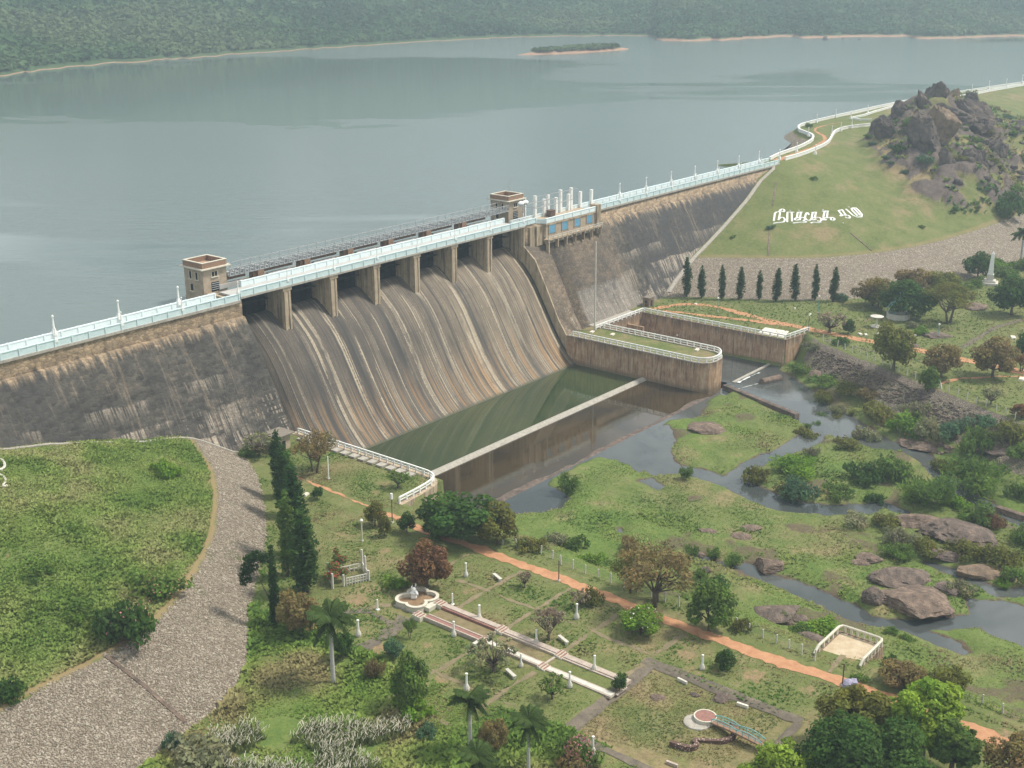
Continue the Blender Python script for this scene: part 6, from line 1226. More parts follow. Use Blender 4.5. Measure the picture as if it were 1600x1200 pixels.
plant('umbrella1', 1024, 944, 152, 'wide feathery brown-green umbrella tree with forked trunks by the road', 854, tint='brown'); plant('umbrella0', 985, 925, 60, 'feathery olive tree merging with the left of the umbrella tree', 868, tint='olive'); plant('broad0', 1108, 985, 72, 'round dense bright green tree beside the red road', 908, tint='mid'); plant('bush', 1120, 925, 60, 'dark green bushes on the bank behind the round tree', 895, tint='dark')
plant('palm', 735, 1176, 66, 'palm with a short grey trunk at the bottom of the garden', 1080); plant('palm', 826, 1206, 60, 'palm with a pale trunk and bright fronds at the bottom edge', 1116); plant('palm', 746, 1262, 70, 'palm whose fronds just rise over the bottom edge', 1172); plant('broad', 772, 1176, 44, 'brown-grey feathery bush right of the short-trunked palm', 1122, tint='brown'); plant('bush', 905, 1196, 62, 'reddish flowering bougainvillea bush at the bottom edge', 1146, tint='mid', name='flowering_bush'); plant('bush', 896, 1215, 56, 'orange-brown bush in front of the bougainvillea', 1170, tint='brown'); plant('bush', 670, 1150, 34, 'small blue-green agave-like bush by the worn path', 1130, tint='blue')
# the big trees of the lower right corner
def bigtree(u, vb, vt, wpx, tint, label, seed, n=9000, leaf=.26, name='tree', flat=.35):
    p = az(u, vb, 0); k = depth(p)/F_PX; w_ = wpx*k; h_ = top_z(p, vt); c = ell_clumps(46, w_/2*.88, h_*.36, h_*.52, w_*.115, seed, -.7); r = empty(name, p, label, 'tree')
    link('crown', crown_mesh('crown', c, n, leaf, M['leaf_'+tint], seed+1, flat, (.7, 1.05), .26), r); link('trunk', trunk_mesh(c, h_*.3, .32, seed, 9), r); return r
bigtree(1440, 1190, 1050, 130, 'lime', 'bright yellow-green tree crown behind the dark foreground tree', 301); bigtree(1338, 1170, 1068, 128, 'olive', 'olive green tree where the red road disappears', 303); bigtree(1340, 1262, 1118, 215, 'dark', 'large dark green tree filling the foreground at lower right', 305, 14000); bigtree(1222, 1262, 1164, 150, 'lime', 'low bright green tree at the bottom edge right of the round platform', 307); bigtree(1484, 1222, 1112, 84, 'mid', 'mid-green upright tree right of the large dark tree', 309); bigtree(1590, 1250, 1140, 120, 'brown', 'brown feathery tree in the lower right corner', 311, 8000, .2)
plant('broad1', 1480, 1092, 58, 'dark shrub tree with reddish lower leaves beside the road', 1040, tint='olive'); plant('broad', 1432, 1086, 44, 'brown-green bush behind the bright tree', 1048, tint='brown'); plant('broad2', 1402, 1068, 60, 'dull olive bush at the corner of the viewing bay', 1036, tint='brown'); plant('bush', 1340, 1062, 30, 'small weed bush at the near side of the viewing bay', 1050, tint='mid'); plant('bush', 1392, 1040, 24, 'dark weed bush under the outer bay wall', 1022, tint='dark')
# right bank
for i, (u, vb, vt, wp, lb) in enumerate(((1073, 463, 400, 17, 'tallest and leftmost'), (1096, 466, 413, 15, 'second from the dam'), (1128, 468, 412, 13, 'third from the dam'), (1155, 468, 415, 15, 'fourth from the dam, with a side spire'), (1186, 468, 420, 12, 'fifth in the row'), (1212, 471, 417, 17, 'sixth, with a low left spire'), (1242, 470, 411, 16, 'seventh, bulging to the left'), (1273, 469, 411, 14, 'second from right'), (1301, 471, 415, 17, 'rightmost of the row'))):
    plant(f'column{(1, 0, 2, 1, 0, 1, 1, 0, 2)[i]}', u, vb, wp, 'dark columnar tree below the right stone slope, '+lb, vt, tint='column', group='row of columnar trees below the right stone slope')
plant('bush', 1315, 471, 22, 'low dark bush right of the columnar row', 455, tint='blue')
for a in ((('broad1', 1364, 478, 56, 'dull grey-green tree at the left of the far tree group', 432), 'brown'), (('broad0', 1372, 482, 44, 'olive round tree at the left of the dome cage', 438), 'olive'), (('broad2', 1425, 462, 60, 'brown-green tree behind the dome cage', 418), 'brown'), (('broad0', 1418, 496, 78, 'big dark green tree right behind the dome cage', 440), 'dark'), (('broad1', 1470, 462, 54, 'brown-green tree behind the olive tree, below the stones', 422), 'olive'), (('umbrella0', 1482, 505, 86, 'olive tree with forked trunk right of the dome cage', 444), 'olive'),
          (('broad0', 1527, 436, 44, 'dark green tree left of the obelisk', 396), 'dark'), (('broad2', 1580, 492, 60, 'dark green tree below and right of the obelisk', 430), 'dark'), (('broad1', 1590, 470, 44, 'brown-topped tree at the right edge behind the obelisk', 434), 'rust'), (('broad1', 1396, 578, 62, 'feathery brown-green tree on the far bank beside the red road', 505), 'olive'), (('broad1', 1470, 590, 52, 'dusty brown-green tree left of the braced post', 538), 'brown'), (('broad0', 1449, 612, 34, 'dense fresh green bush tree on top of the far bank', 574), 'mid'), (('broad2', 1551, 590, 64, 'brown tree with a straight trunk on the far lawn', 526), 'brown'), (('umbrella', 1596, 580, 34, 'small brown tree at the right edge beside the road', 552), 'rust'), (('broad', 1604, 560, 40, 'dark green tree cut by the right edge', 522), 'dark'),
          (('sparse0', 1296, 520, 50, 'bare pinkish branching tree by the tailrace wall corner', 486), 'pink'), (('broad', 1325, 522, 20, 'small dark tree right of the bare pinkish tree', 500), 'dark'), (('bush', 1440, 522, 24, 'small bright bush on the lawn right of the brown feathery tree', 506), 'bright'), (('bush', 1424, 512, 22, 'greyish shrub beside the small bright bush', 500), 'grey'), (('sparse', 1548, 632, 40, 'bare grey shrub on the far lawn behind the fence', 604), 'grey'), (('broad', 1596, 652, 34, 'reddish brown bush at the right end of the far fence', 632), 'rust'), (('bush', 1316, 538, 30, 'low weed bush near the red road and fence', 526), 'dark'), (('bush', 1268, 548, 34, 'dry grass bush behind the tailrace wall corner', 530), 'grey'), (('bush', 1500, 452, 44, 'dark green bushes below the obelisk', 438), 'mid'), (('bush', 1525, 447, 30, 'leafy green bush at the left foot of the obelisk', 430), 'mid'), (('bush', 1570, 432, 40, 'fresh green bushes right of the obelisk', 410), 'mid'), (('bush', 1596, 420, 40, 'light green bushes at the foot of the far palm', 398), 'mid'), (('bush', 1560, 415, 40, 'green scrub at the end of the stone slope', 400), 'bright'), (('bush', 1585, 445, 36, 'dark bush behind the obelisk, right side', 428), 'dark')): plant(*a[0], tint=a[1])
plant('palm', 1593, 417, 24, 'distant palm at the right edge above the shrubs', 357)
# knoll and slope bushes
for (u, v, wp, vt, tt, lb) in ((1402, 236, 24, 222, 'dark', 'dark round bush at the foot of the left rocks'), (1443, 254, 28, 238, 'blue', 'dark blue-green bush below the rock dome'), (1422, 196, 24, 178, 'mid', 'green bush in the gully of the rock pile'), (1390, 208, 18, 196, 'blue', 'bush between the two left boulders'), (1460, 150, 12, 143, 'mid', 'tiny bush on the summit boulder'), (1438, 166, 16, 158, 'mid', 'bush under the pointed left shoulder boulder'), (1355, 214, 12, 207, 'mid', 'upper small bush on the slope left of the rocks'), (1362, 227, 13, 219, 'blue', 'second small bush on the slope left of the rocks'), (1384, 248, 14, 240, 'blue', 'bush of a pair on the grass slope, upper'), (1391, 256, 12, 249, 'blue', 'bush of a pair on the grass slope, lower'), (1414, 272, 13, 263, 'blue', 'lone dark bush on the middle grass slope'), (1576, 186, 16, 178, 'blue', 'dark bush on the far right grass slope'), (1573, 335, 60, 290, 'dark', 'large dark scrub bush at the lower right of the rocks'), (1528, 222, 14, 213, 'mid', 'green bush under the grey shelf'), (1566, 240, 18, 228, 'dark', 'dark bush on the right flank of the knoll'), (1590, 300, 30, 284, 'mid', 'green bush near the lower right slab'), (1202, 358, 14, 349, 'blue', 'small dark bush below the first white letter'), (1144, 372, 10, 366, 'mid', 'tiny bush beside the stone gutter'), (1272, 281, 12, 274, 'mid', 'tiny green tuft bush above the lettering'), (1440, 356, 10, 350, 'mid', 'tiny bush low on the right grass slope'), (1263, 159+40, 12, 190, 'mid', 'small tree-like bush outside the bend of the crest wall'), (1500, 250, 20, 240, 'olive', 'dry bush amid the scrub of the knoll'), (1478, 238, 18, 228, 'olive', 'dry bush in front of the tan cliff face'), (1552, 255, 22, 244, 'olive', 'dry bush above the lower outcrop'), (1600, 250, 26, 236, 'olive', 'dry bush at the right edge of the knoll')): plant('bush', u, v, wp, lb, vt, tint=tt)
# embankment bushes
plant('bush0', 200, 1000, 96, 'big dark bush with pink flowers hanging over the stone slope', 930, tint='dark', name='flowering_bush'); plant('bush2', 252, 930, 80, 'bushy green thicket with pink flowers above the stone slope', 890, tint='mid', name='flowering_bush'); plant('bush1', 264, 742, 46, 'fresh green bush near the top edge of the left grass slope', 714, tint='bright'); plant('bush3', 10, 1092, 50, 'dark bush at the left edge above the stone slope', 1056, tint='dark'); plant('bush', 268, 1170, 30, 'small dark shrub at the foot of the stone slope', 1138, tint='blue'); plant('bush', 300, 1205, 110, 'grey-green bush mass at the bottom left edge', 1158, tint='grey'); plant('bush', 130, 960, 60, 'green thicket in the tall grass of the left slope', 936, tint='mid'); plant('bush', 60, 900, 50, 'dark patch of bush in the tall grass of the left slope', 882, tint='mid')
# reeds and bushes of the river bed
RB_ = [('reed', 1071, 748, 24, 725, 'mid', 'bright round reed clump beside the marsh pond'), ('reed', 887, 772, 36, 738, 'mid', 'tall dark reed clump at the edge of the lower pond'), ('bush', 1178, 754, 38, 722, 'olive', 'brown-green bush at the tip of the river island'), ('reed', 1244, 738, 70, 708, 'bright', 'lush bright green reed bed on the island'), ('bush', 1245, 775, 52, 740, 'blue', 'dark blue-green bush on the island by the stream'), ('bush', 1228, 772, 34, 752, 'olive', 'olive bush at the island edge above the stream'), ('bush', 1268, 712, 24, 694, 'grey', 'pale grey bush at the upper edge of the island'), ('bush', 1354, 690, 42, 660, 'grey', 'pale dry shrub at the head of the island'), ('bush', 1388, 748, 66, 706, 'mid', 'big leafy green bush on the island'), ('bush', 1350, 752, 56, 716, 'dark', 'dark leafy bush left of the big island bush'), ('bush', 1310, 775, 46, 752, 'mid', 'low green bush on the middle of the island'), ('bush', 1320, 700, 44, 682, 'olive', 'olive bush at the upper left of the island'), ('bush', 1368, 786, 30, 768, 'dark', 'dark bush at the right end of the lower stream'),
  ('reed', 1290, 632, 32, 608, 'olive', 'brown-green tuft in the channel, upper of the large tufts'), ('reed', 1311, 650, 28, 630, 'grey', 'pale tuft in the channel, right of the large tufts'), ('reed', 1283, 654, 20, 642, 'mid', 'small green tuft in the channel, left of three'), ('reed', 1305, 658, 18, 646, 'olive', 'small tuft in the channel, middle of three'), ('reed', 1330, 648, 14, 640, 'olive', 'small tuft in the channel, right of three'), ('reed', 1276, 668, 18, 656, 'mid', 'small dark green tuft below the three channel tufts'), ('reed', 1263, 668, 13, 660, 'mid', 'tiny tuft at the end of the low guide wall'), ('bush', 1262, 684, 36, 664, 'olive', 'brownish bush at the marsh corner by the rapids'),
  ('bush', 1250, 580, 34, 562, 'mid', 'grass bush at the foot of the tailrace wall'), ('bush', 1292, 600, 50, 584, 'mid', 'green fringe bush along the far bank, first'), ('bush', 1325, 612, 46, 592, 'olive', 'yellowish fringe bush along the far bank, second'), ('bush', 1352, 622, 40, 602, 'brown', 'brown fringe bush along the far bank, third'), ('bush', 1372, 655, 60, 616, 'olive', 'olive bush overhanging the dark channel'), ('bush', 1415, 675, 62, 636, 'bright', 'bright green bush at the bend of the far bank'), ('bush', 1430, 650, 44, 622, 'grey', 'greyish bush behind the bright green bend bush'), ('bush', 1452, 682, 44, 646, 'grey', 'pale bush above the orange timber'), ('bush', 1484, 682, 52, 644, 'blue', 'blue-green bush right of the orange timber'), ('bush', 1524, 706, 54, 656, 'mid', 'fresh green tall bush on the far bank'), ('bush', 1573, 690, 60, 650, 'olive', 'olive bush on the far bank near the right edge'), ('bush', 1598, 716, 44, 690, 'mid', 'green bush at the right edge of the far bank'), ('bush', 1545, 664, 40, 648, 'blue', 'dark bush below the fence at the right'), ('reed', 1527, 768, 92, 706, 'mid', 'large fresh green reed mound by the right river arm'), ('reed', 1458, 792, 84, 736, 'mid', 'large dark green reed mound at the river fork'), ('bush', 1430, 782, 46, 752, 'bright', 'bright bush left of the reed mound at the fork'), ('bush', 1475, 735, 46, 712, 'olive', 'olive bush between the rapids and the reed mounds'), ('bush', 1530, 815, 60, 782, 'mid', 'green bush under the right river arm'), ('bush', 1552, 822, 30, 798, 'rust', 'brownish bush at the tip of the tilted slab'), ('bush', 1500, 792, 40, 770, 'bright', 'light green bush between the two reed mounds'), ('bush', 1594, 780, 40, 750, 'mid', 'green bush above the masonry footing'),
  ('reed', 1408, 872, 56, 852, 'mid', 'bright grass fringe behind the river outcrop'), ('bush', 1405, 850, 52, 818, 'grey', 'pale dry bush left of the tilted slab'), ('bush', 1452, 866, 46, 838, 'olive', 'olive bush in front of the tilted slab'), ('bush', 1510, 872, 60, 842, 'olive', 'yellow-green bush on the ledge of the tilted slab'), ('bush', 1560, 880, 60, 846, 'olive', 'olive bush at the right of the long ledge'), ('bush', 1594, 850, 40, 815, 'mid', 'green bush by the right edge above the ledge'), ('bush', 1585, 905, 44, 880, 'mid', 'green bush at the right end of the ledge'), ('bush', 1340, 815, 50, 796, 'grey', 'pale scrub bush below the lower stream'), ('bush', 1383, 822, 44, 800, 'olive', 'olive scrub bush right of the lower stream'), ('bush', 1500, 925, 40, 902, 'grey', 'greyish bush right of the river outcrop'), ('reed', 1568, 920, 24, 906, 'bright', 'small bright tuft at the end of the rock ledge'),
  ('reed', 1114, 874, 26, 856, 'mid', 'round green reed clump in the near marsh, left of two'), ('reed', 1147, 886, 30, 862, 'mid', 'round dark reed clump in the near marsh, right of two'), ('reed', 1082, 872, 24, 850, 'mid', 'green reed clump behind the umbrella tree'), ('bush', 984, 858, 36, 828, 'brown', 'brown bush in the near marsh above the umbrella tree'), ('bush', 904, 856, 36, 832, 'mid', 'green bush in the near marsh by the fence'), ('bush', 925, 880, 42, 862, 'bright', 'bright weed bush behind the fence'), ('bush', 1290, 985, 62, 962, 'bright', 'bright leafy bushes above the viewing bay'), ('bush', 1250, 992, 36, 972, 'mid', 'green bush by the low rock near the bay'), ('bush', 1222, 970, 26, 952, 'mid', 'dusty green bush beside the upright reddish rock'), ('bush', 1160, 985, 30, 962, 'olive', 'olive weed bush left of the slanting rock slab'), ('bush', 1420, 1000, 24, 990, 'mid', 'low tuft bush by the lower stream'), ('reed', 1395, 990, 26, 980, 'mid', 'low tuft at the stream below the outcrop'), ('bush', 1095, 905, 30, 888, 'mid', 'weed bush beside the dark grey marsh rock'), ('bush', 1060, 880, 34, 862, 'olive', 'olive weed bush behind the right half of the umbrella tree'), ('bush', 830, 860, 44, 838, 'olive', 'olive scrub at the river side of the fence'), ('bush', 870, 850, 40, 832, 'grey', 'pale scrub behind the concrete posts')]
for (kd, u, v, wp, vt, tt, lb) in RB_: plant(kd, u, v, wp, lb, vt, tint=tt, sink=.05)
# flowering creeper on the shelter: foliage and blossoms as parts
p = np.array((-38.6, -66.2, 0)); fl = empty('flowering_creeper', p, 'red and pink flowering creeper sprawling over the ruined white lattice shelter', 'creeper')
c = [(-1.2, -.2, 1.6, .9), (-.4, .5, 2.4, 1.0), (.6, .9, 3.4, .8), (1.6, .8, 2.6, .8), (-1.8, .5, 1.4, .7), (.4, -.6, 1.5, .8), (1.2, 1.6, 4.1, .5)]; link('foliage', crown_mesh('foliage', c, 1300, .17, M['leaf_mid'], 401, .2, (.5, 1.1)), fl); link('blossoms', crown_mesh('blossoms', [(q[0], q[1], q[2]+.15, q[3]*.85) for q in c], 420, .15, M['leaf_red'], 402, .2, (.8, 1.15)), fl)
def blossoms(tree_label, n, spread, zc, mat, seed, size=.08):
    for o in bpy.data.objects:
        if o.get('label') == tree_label:
            r_ = np.random.default_rng(seed); cl = [(0, 0, zc, spread)]; link('blossoms', crown_mesh('blossoms', cl, n, size, M[mat], seed, .4, (.75, 1.05)), o); return
M['leaf_white'] = mat_leaf('white_blossoms', (.70, .68, .60), (.80, .78, .70)); M['leaf_rose'] = mat_leaf('rose_blossoms', (.45, .14, .17), (.58, .25, .26))
blossoms('round frangipani with white blossoms and dark green leaves', 40, 3.0, 4.4, 'leaf_white', 411, .2)
blossoms('big dark bush with pink flowers hanging over the stone slope', 60, 1.15, .55, 'leaf_rose', 412, .045); blossoms('bushy green thicket with pink flowers above the stone slope', 36, 1.15, .5, 'leaf_rose', 413, .045); blossoms('reddish flowering bougainvillea bush at the bottom edge', 240, 1.05, .6, 'leaf_rose', 414, .08)
# ------------------------------------------------------------------ uncountable ground cover
def tufts(name, X, Y, size, cols, seed, lean=1.0, asp=.5, up=.45):
    """small upright leaf tufts: three crossed blades each"""
    r_ = np.random.default_rng(seed); n = len(X); Z = H(X, Y); Vs = []; Cs = []
    s = (size*r_.uniform(.6, 1.5, n)) if not hasattr(size, '__len__') else np.asarray(size)*r_.uniform(.6, 1.5, n)
    for q in range(3):
        a = r_.uniform(0, 2*pi, n); dx, dy = np.cos(a), np.sin(a); b = np.column_stack([X, Y, Z-.03]); t = np.column_stack([dx*lean, dy*lean, np.full(n, 1.0)*r_.uniform(.6, 1.2, n)])*s[:, None]; w_ = np.column_stack([-dy, dx, np.zeros(n)])*(s*asp)[:, None]
        Vs.append(np.stack([b-w_*.5, b+w_*.5, b+t*.7+w_*.75, b+t-w_*.3], 1)); Cs.append(np.repeat((cols*1.75*(1+r_.uniform(-.16, .16, (n, 1))))[:, None, :], 4, 1))
    V = np.concatenate(Vs).reshape(-1, 3); C_ = np.concatenate(Cs).reshape(-1, 3); F = np.arange(len(V)).reshape(-1, 4)
    return tag(link(name, np_mesh(name, V, F, M['blade'], False, C_)), kind='stuff')
def pick_cols(X, Y, pal, seed, sc=.1):
    t = np.clip((fbm(X*sc, Y*sc, seed, 4)-.5)*2.6+.5, 0, .999)*(len(pal)-1); i = t.astype(int); f = (t-i)[:, None]; P_ = np.array(pal); return P_[i]*(1-f)+P_[np.minimum(i+1, len(pal)-1)]*f
r_ = np.random.default_rng(31)
X = r_.uniform(-122, -18, 150000); Y = r_.uniform(-72, -3, 150000); k = inside(X, Y, LBERM+[(-280, 14), (-19.5, 14)]) & (pdist(X, Y, LBERM) > .9); X, Y = X[k], Y[k]
tufts('tall_grass', X, Y, .27*(.5+1.1*vnoise(X*.25, Y*.25, 3)), pick_cols(X, Y, [(.088, .135, .032), (.112, .158, .040), (.135, .175, .048), (.160, .188, .062), (.180, .185, .076)], 4, .12), 32)
X = r_.uniform(-12, 120, 90000); Y = r_.uniform(-185, -58, 90000); k = (X > xL(Y)+.5) & (X < xR(Y)-3) & (H(X, Y) > WZ+.12) & ~((Y > -61) & (X < 91)); k &= gi(AT['mud'], X, Y) < .55; X, Y = X[k], Y[k]
tufts('marsh_plants', X, Y, .20*(.4+1.4*vnoise(X*.18, Y*.18, 7)**1.5), pick_cols(X, Y, [(.065, .105, .024), (.090, .130, .030), (.120, .155, .040), (.140, .158, .052), (.155, .140, .068)], 8, .08), 33)
X = r_.uniform(-60, .3, 70000); Y = r_.uniform(-175, -15, 70000); k = ((X < xL(Y)-.6)) & ~inside(X, Y, LTOE+[(-280, 14), (-12, 14)]) & (np.abs(X+17) > 2.2) & ~((X > -40.2) & (X < -33.6) & (Y < -76) & (Y > -117)) & ~((X > -49) & (X < -29) & (Y < -115)); k &= gi(AT['bare'], X, Y) < .3
for yy in (-85.6, -94.9, -104.9, -115.3): k &= np.abs(Y-yy) > .32
for xx in (-27, -48.6, -56.6): k &= np.abs(X-xx) > .25
X, Y = X[k], Y[k]; tufts('lawn_grass', X, Y, .13*(.5+1.2*vnoise(X*.3, Y*.3, 9)), pick_cols(X, Y, [(.055, .10, .020), (.080, .125, .028), (.105, .135, .040), (.14, .135, .058), (.17, .135, .07)], 10, .12), 34, asp=.8)
# overgrown corner left of the garden
X = r_.uniform(-100, -45, 60000); Y = r_.uniform(-122, -62, 60000); k = ~inside(X, Y, LTOE+[(-280, 14), (-12, 14)]) & (X < -46-5*vnoise(Y*.1, X*0, 6)-.12*(Y+90)*0) & (fbm(X*.12, Y*.12, 77, 3) > .30) & ~((X > -57.5) & (np.abs(Y+95) < 1.2)) & (np.hypot(X+70.5, Y+89) > 3.4); X, Y = X[k], Y[k]
tufts('ground_cover', X, Y, .32*(.3+1.6*vnoise(X*.2, Y*.2, 13)), pick_cols(X, Y, [(.065, .110, .024), (.095, .145, .030), (.125, .165, .040), (.155, .168, .055), (.165, .145, .068)], 14, .10), 35, asp=.7)
# pale plume grass at the bottom left
pix = [(318, 1205), (330, 1150), (378, 1128), (430, 1158), (500, 1130), (560, 1126), (590, 1108), (640, 1120), (645, 1150), (590, 1165), (540, 1172), (600, 1205), (460, 1230)]
sp = scatter_poly(pix, 2600, 41); k = fbm(sp[:, 0]*.22, sp[:, 1]*.22, 88, 3) > .42; sp = sp[k]
tufts('plume_grass', sp[:, 0], sp[:, 1], 1.0, np.tile([(.095, .115, .045)], (len(sp), 1)), 42, .35, .10); n = len(sp); top = sp+np.column_stack([r_.normal(size=n)*.25, r_.normal(size=n)*.25, r_.uniform(.8, 1.5, n)])
V = []; Wd = .06; d_ = np.column_stack([r_.normal(size=n)*.22+.08, r_.normal(size=n)*.22-.1, np.full(n, .38)]); a = r_.uniform(0, pi, n); w_ = np.column_stack([np.cos(a), np.sin(a), a*0])*Wd; w2 = np.column_stack([-np.sin(a), np.cos(a), a*0])*Wd
V = np.concatenate([np.stack([top-ww*.5, top+ww*.5, top+d_+ww*.4, top+d_-ww*.4], 1) for ww in (w_, w2)]).reshape(-1, 3); tag(link('plume_grass', np_mesh('plume_grass', V, np.arange(len(V)).reshape(-1, 4), M['blade'], False, np.tile([(.85, .79, .68)], (len(V), 1)))), kind='stuff')
X = r_.uniform(100, 260, 26000); Y = r_.uniform(-120, -16, 26000); k = (X > xR(Y)+1.2) & ~inside(X, Y, RTOE+[(640, 80), (200, 80), (200, 6), (134, 6)]); X, Y = X[k], Y[k]
tufts('lawn_grass', X, Y, .2, pick_cols(X, Y, [(.07, .11, .028), (.095, .13, .038), (.12, .135, .05), (.16, .14, .065)], 18, .07), 37, asp=1.0)

sp = scatter_poly([(1365, 205), (1400, 250), (1470, 270), (1485, 335), (1560, 340), (1620, 310), (1620, 190), (1530, 160), (1480, 140), (1430, 160)], 5200, 43); k = fbm(sp[:, 0]*.09, sp[:, 1]*.09, 90, 4) > .36; sp = sp[k]
tufts('scrub', sp[:, 0], sp[:, 1], .75*(.4+1.2*vnoise(sp[:, 0]*.2, sp[:, 1]*.2, 5)), pick_cols(sp[:, 0], sp[:, 1], [(.05, .095, .024), (.075, .12, .03), (.10, .13, .04), (.13, .135, .05), (.16, .14, .065)], 6, .12), 44, asp=.9)
sp = scatter_poly([(1005, 1040), (1225, 1122), (1130, 1200), (890, 1140)], 5000, 45); tufts('dry_grass', sp[:, 0], sp[:, 1], .11, pick_cols(sp[:, 0], sp[:, 1], [(.08, .105, .035), (.12, .125, .045), (.15, .13, .06), (.17, .135, .075)], 7, .2), 46, asp=.9)
# ------------------------------------------------------------------ far shore, island, hills, forest
SH = [(-500, 190), (-300, 160), (-120, 134), (0, 118), (60, 110), (130, 102), (200, 97), (260, 93), (330, 88), (400, 83), (480, 77), (560, 72), (630, 67), (700, 63), (770, 59.5), (840, 57.5), (900, 56.5), (960, 55.5), (1018, 56), (1026, 63), (1060, 64.5), (1100, 64), (1150, 62), (1200, 58.5), (1240, 57.5), (1252, 60), (1290, 59), (1330, 58), (1424, 57), (1432, 60.5), (1480, 60), (1540, 58), (1600, 56), (1700, 58), (1900, 70), (2200, 100)]
ang = []; rad = []
for u, v in SH: q = az(u, v, 22.6)-CAM; ang.append(atan2(q[1], q[0])); rad.append(hypot(q[0], q[1]))
ang = np.array(ang); rad = np.array(rad); od = np.argsort(ang); ang, rad = ang[od], rad[od]
th = np.linspace(ang[0], ang[-1], 420); R0 = np.interp(th, ang, rad); R0 = R0+(fbm(th*160, th*0, 3, 3)-.5)*26
ss = np.concatenate([[-30, -8, 0, 4, 8, 14, 22], np.arange(32, 420, 12), np.arange(440, 900, 40), [1000, 1200, 1500, 2000, 2600, 3300]]).astype(float)
TH, SS = np.meshgrid(th, ss); RR = R0[None]+SS; FXX = CAM[0]+RR*np.cos(TH); FYY = CAM[1]+RR*np.sin(TH)
def hill(x, y, s):
    n = fbm(x*.0016, y*.0016, 61, 4); n2 = fbm(x*.006, y*.006, 62, 4)
    return 22.6+np.where(s < 0, s*.3, np.minimum(s, 12)*.30+np.clip(s-12, 0, 420)*(.07+.10*n)+np.clip(s-420, 0, 700)*(.14+.20*n)+smooth(10, 200, s)*26*(n2-.45))
FZ = hill(FXX, FYY, SS); i = np.arange(len(ss)-1)[:, None]*len(th)+np.arange(len(th)-1)[None]; q = np.stack([i, i+1, i+len(th)+1, i+len(th)], -1).reshape(-1, 4)
hl = link('hills', np_mesh('hills', np.stack([FXX, FYY, FZ], -1).reshape(-1, 3), q, M['forest'], True, None, {'shore': (SS*np.where(TH < np.interp(0, [0], [atan2(*(az(1022, 58, 22.6)-CAM)[1::-1])]), .45, 1.8)).ravel()})); tag(hl, kind='structure')
def canopy(name, X, Y, Z, R, seed, pal):
    """irregular tree crowns of a far wood: one low mesh of leaf clumps"""
    r_ = np.random.default_rng(seed); n = len(X); m = 9; d = r_.normal(size=(n, m, 3)); d[..., 2] = np.abs(d[..., 2]); d /= np.linalg.norm(d, axis=2)[..., None]; P_ = np.stack([X, Y, Z], -1)[:, None, :]+d*R[:, None, None]*np.array([1, 1, 1.0])*r_.uniform(.6, 1.1, (n, m, 1)); P_ = P_.reshape(-1, 3)
    V, F = leafquads(P_, 1.0, r_, .5, .8, d.reshape(-1, 3)); c_ = np.repeat(P_, 4, 0); s = np.repeat(np.repeat(R, m)*.62, 4)[:, None]; V = c_+(V-c_)*s
    col = 1.5*pick_cols(X, Y, pal, seed, .01)*(1+r_.uniform(-.07, .07, (n, 1))); col = np.repeat(np.repeat(col, m, 0)*(1+r_.uniform(-.08, .08, (n*m, 1))), 4, 0); return tag(link(name, np_mesh(name, V, F, M['blade'], False, col)), kind='stuff')
r_ = np.random.default_rng(71); n = 30000; t = r_.uniform(ang[0]+.18, ang[-1]-.12, n); s = 9+r_.random(n)**1.3*520; R_ = np.interp(t, th, R0)+s; X = CAM[0]+R_*np.cos(t); Y = CAM[1]+R_*np.sin(t); Z = hill(X, Y, s)
canopy('forest', X, Y, Z, r_.uniform(1.7, 3.6, n), 72, [(.028, .060, .026), (.042, .082, .034), (.058, .10, .042), (.085, .115, .055)])
# island
c0 = az(895, 78, 22.6); c1 = az(980, 76, 22.6); c2 = az(812, 86, 22.6); ax_ = (c1-c2)/2; L_ = np.linalg.norm(ax_[:2]); e1 = ax_[:2]/L_; e2 = np.array([-e1[1], e1[0]]); cc = (c1+c2)[:2]/2
gu = np.linspace(-1.25, 1.25, 70); gv = np.linspace(-1.25, 1.25, 40); U_, V_ = np.meshgrid(gu, gv); half = 15.5
wx = cc[0]+e1[0]*U_*L_+e2[0]*V_*half; wy = cc[1]+e1[1]*U_*L_+e2[1]*V_*half; dd = 1-np.sqrt(U_**2+(V_/(1-.35*np.clip(-U_, 0, 1)))**2)+(fbm(wx*.05, wy*.05, 4, 3)-.5)*.35; iz = 22.6+np.clip(dd*9, -1.5, 4.5); i = np.arange(39)[:, None]*70+np.arange(69)[None]
tag(link('island', np_mesh('island', np.stack([wx, wy, iz], -1).reshape(-1, 3), np.stack([i, i+1, i+71, i+70], -1).reshape(-1, 4), M['forest'], True, None, {'shore': (dd*9).ravel()})), kind='structure')
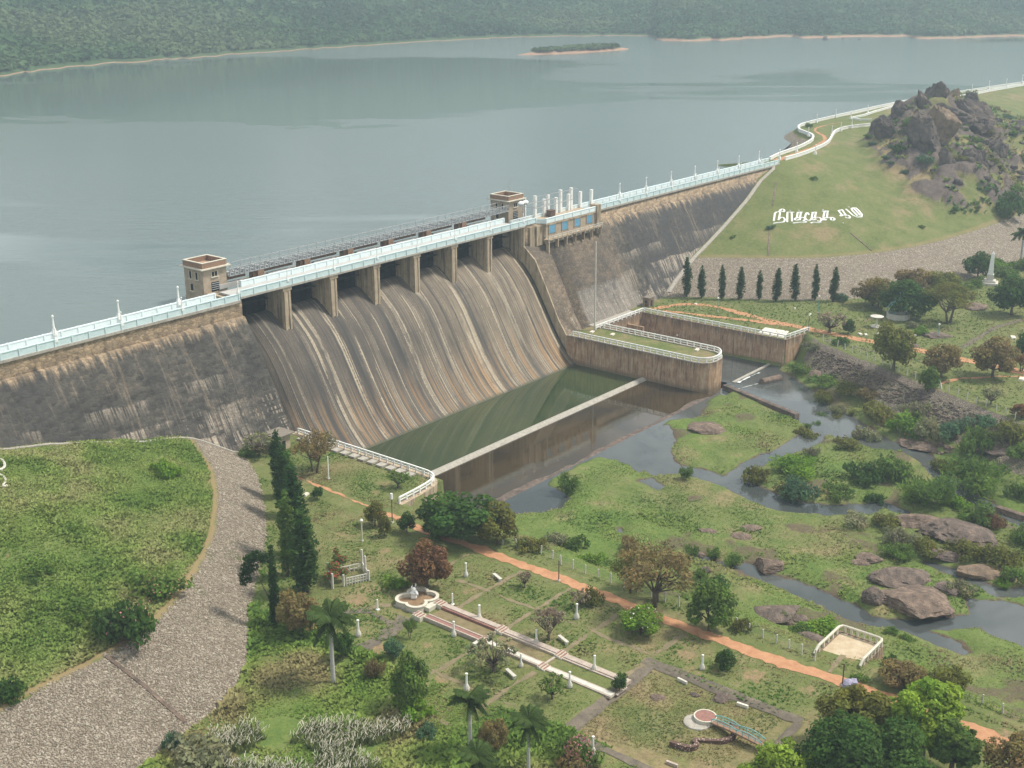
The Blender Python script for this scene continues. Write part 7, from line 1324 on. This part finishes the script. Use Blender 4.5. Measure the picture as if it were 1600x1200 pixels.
n = 900; a = r_.uniform(-1, 1, (n*3, 2)); k = (a[:, 0]**2+(a[:, 1])**2 < .62)&(a[:, 0] > -.85); a = a[k][:n]; X = cc[0]+e1[0]*a[:, 0]*L_+e2[0]*a[:, 1]*half; Y = cc[1]+e1[1]*a[:, 0]*L_+e2[1]*a[:, 1]*half
canopy('island_scrub', X, Y, np.full(len(X), 25.2), r_.uniform(1.3, 2.6, len(X))*(.6+.5*(a[:, 0]+1)/2), 74, [(.035, .060, .022), (.050, .080, .028), (.065, .09, .035)])
for (u, v, w_, lb) in ((1289, 62, 8, 'small bushy islet in the lake, largest of three off the right shore'), (1317, 61, 4, 'tiny dark islet off the right shore, middle of three'), (1343, 62, 4, 'tiny dark islet off the right shore, rightmost of three')):
    p = az(u, v, 22.6); rock(0, 0, 0, 0, lb, 'rock', u, P=p, dims=(w_*.35, w_*.3, w_*.3), sink=.4, name='islet', cat='islet', sub=2)
for (u, v, w_, lb) in ((1252, 57, 10, 'round tree at the water edge of the right shore'), (1234, 56, 12, 'low tree clump standing out from the right shore')): 
    p = az(u, v, 22.6); plant('broad', 0, 0, 0, lb, hm=w_*.5, P=p, wm=w_*.6, tint='dark')
# ------------------------------------------------------------------ haze
bm = bmesh.new(); bmesh.ops.create_cube(bm, size=1.0); me = bpy.data.meshes.new('haze'); bm.to_mesh(me); bm.free()
x0, x1 = min(FXX.min(), -900)-60, max(FXX.max(), 2600)+60; y0, y1 = min(FYY.min(), -900)-60, max(FYY.max(), 2600)+60; z0, z1 = min(FZ.min(), -13)-1, max(FZ.max(), 100)+8
hz = link('haze', me, None, ((x0+x1)/2, (y0+y1)/2, (z0+z1)/2)); hz.scale = (x1-x0, y1-y0, z1-z0); tag(hz, kind='stuff')
m = bpy.data.materials.new('pale_haze'); m.use_nodes = True; t_ = m.node_tree; t_.nodes.clear(); o_ = t_.nodes.new('ShaderNodeOutputMaterial'); v_ = t_.nodes.new('ShaderNodeVolumePrincipled'); v_.inputs['Color'].default_value = (.70, .87, 1.0, 1); v_.inputs['Density'].default_value = .00034; v_.inputs['Anisotropy'].default_value = .2; t_.links.new(v_.outputs[0], o_.inputs['Volume']); me.materials.append(m)
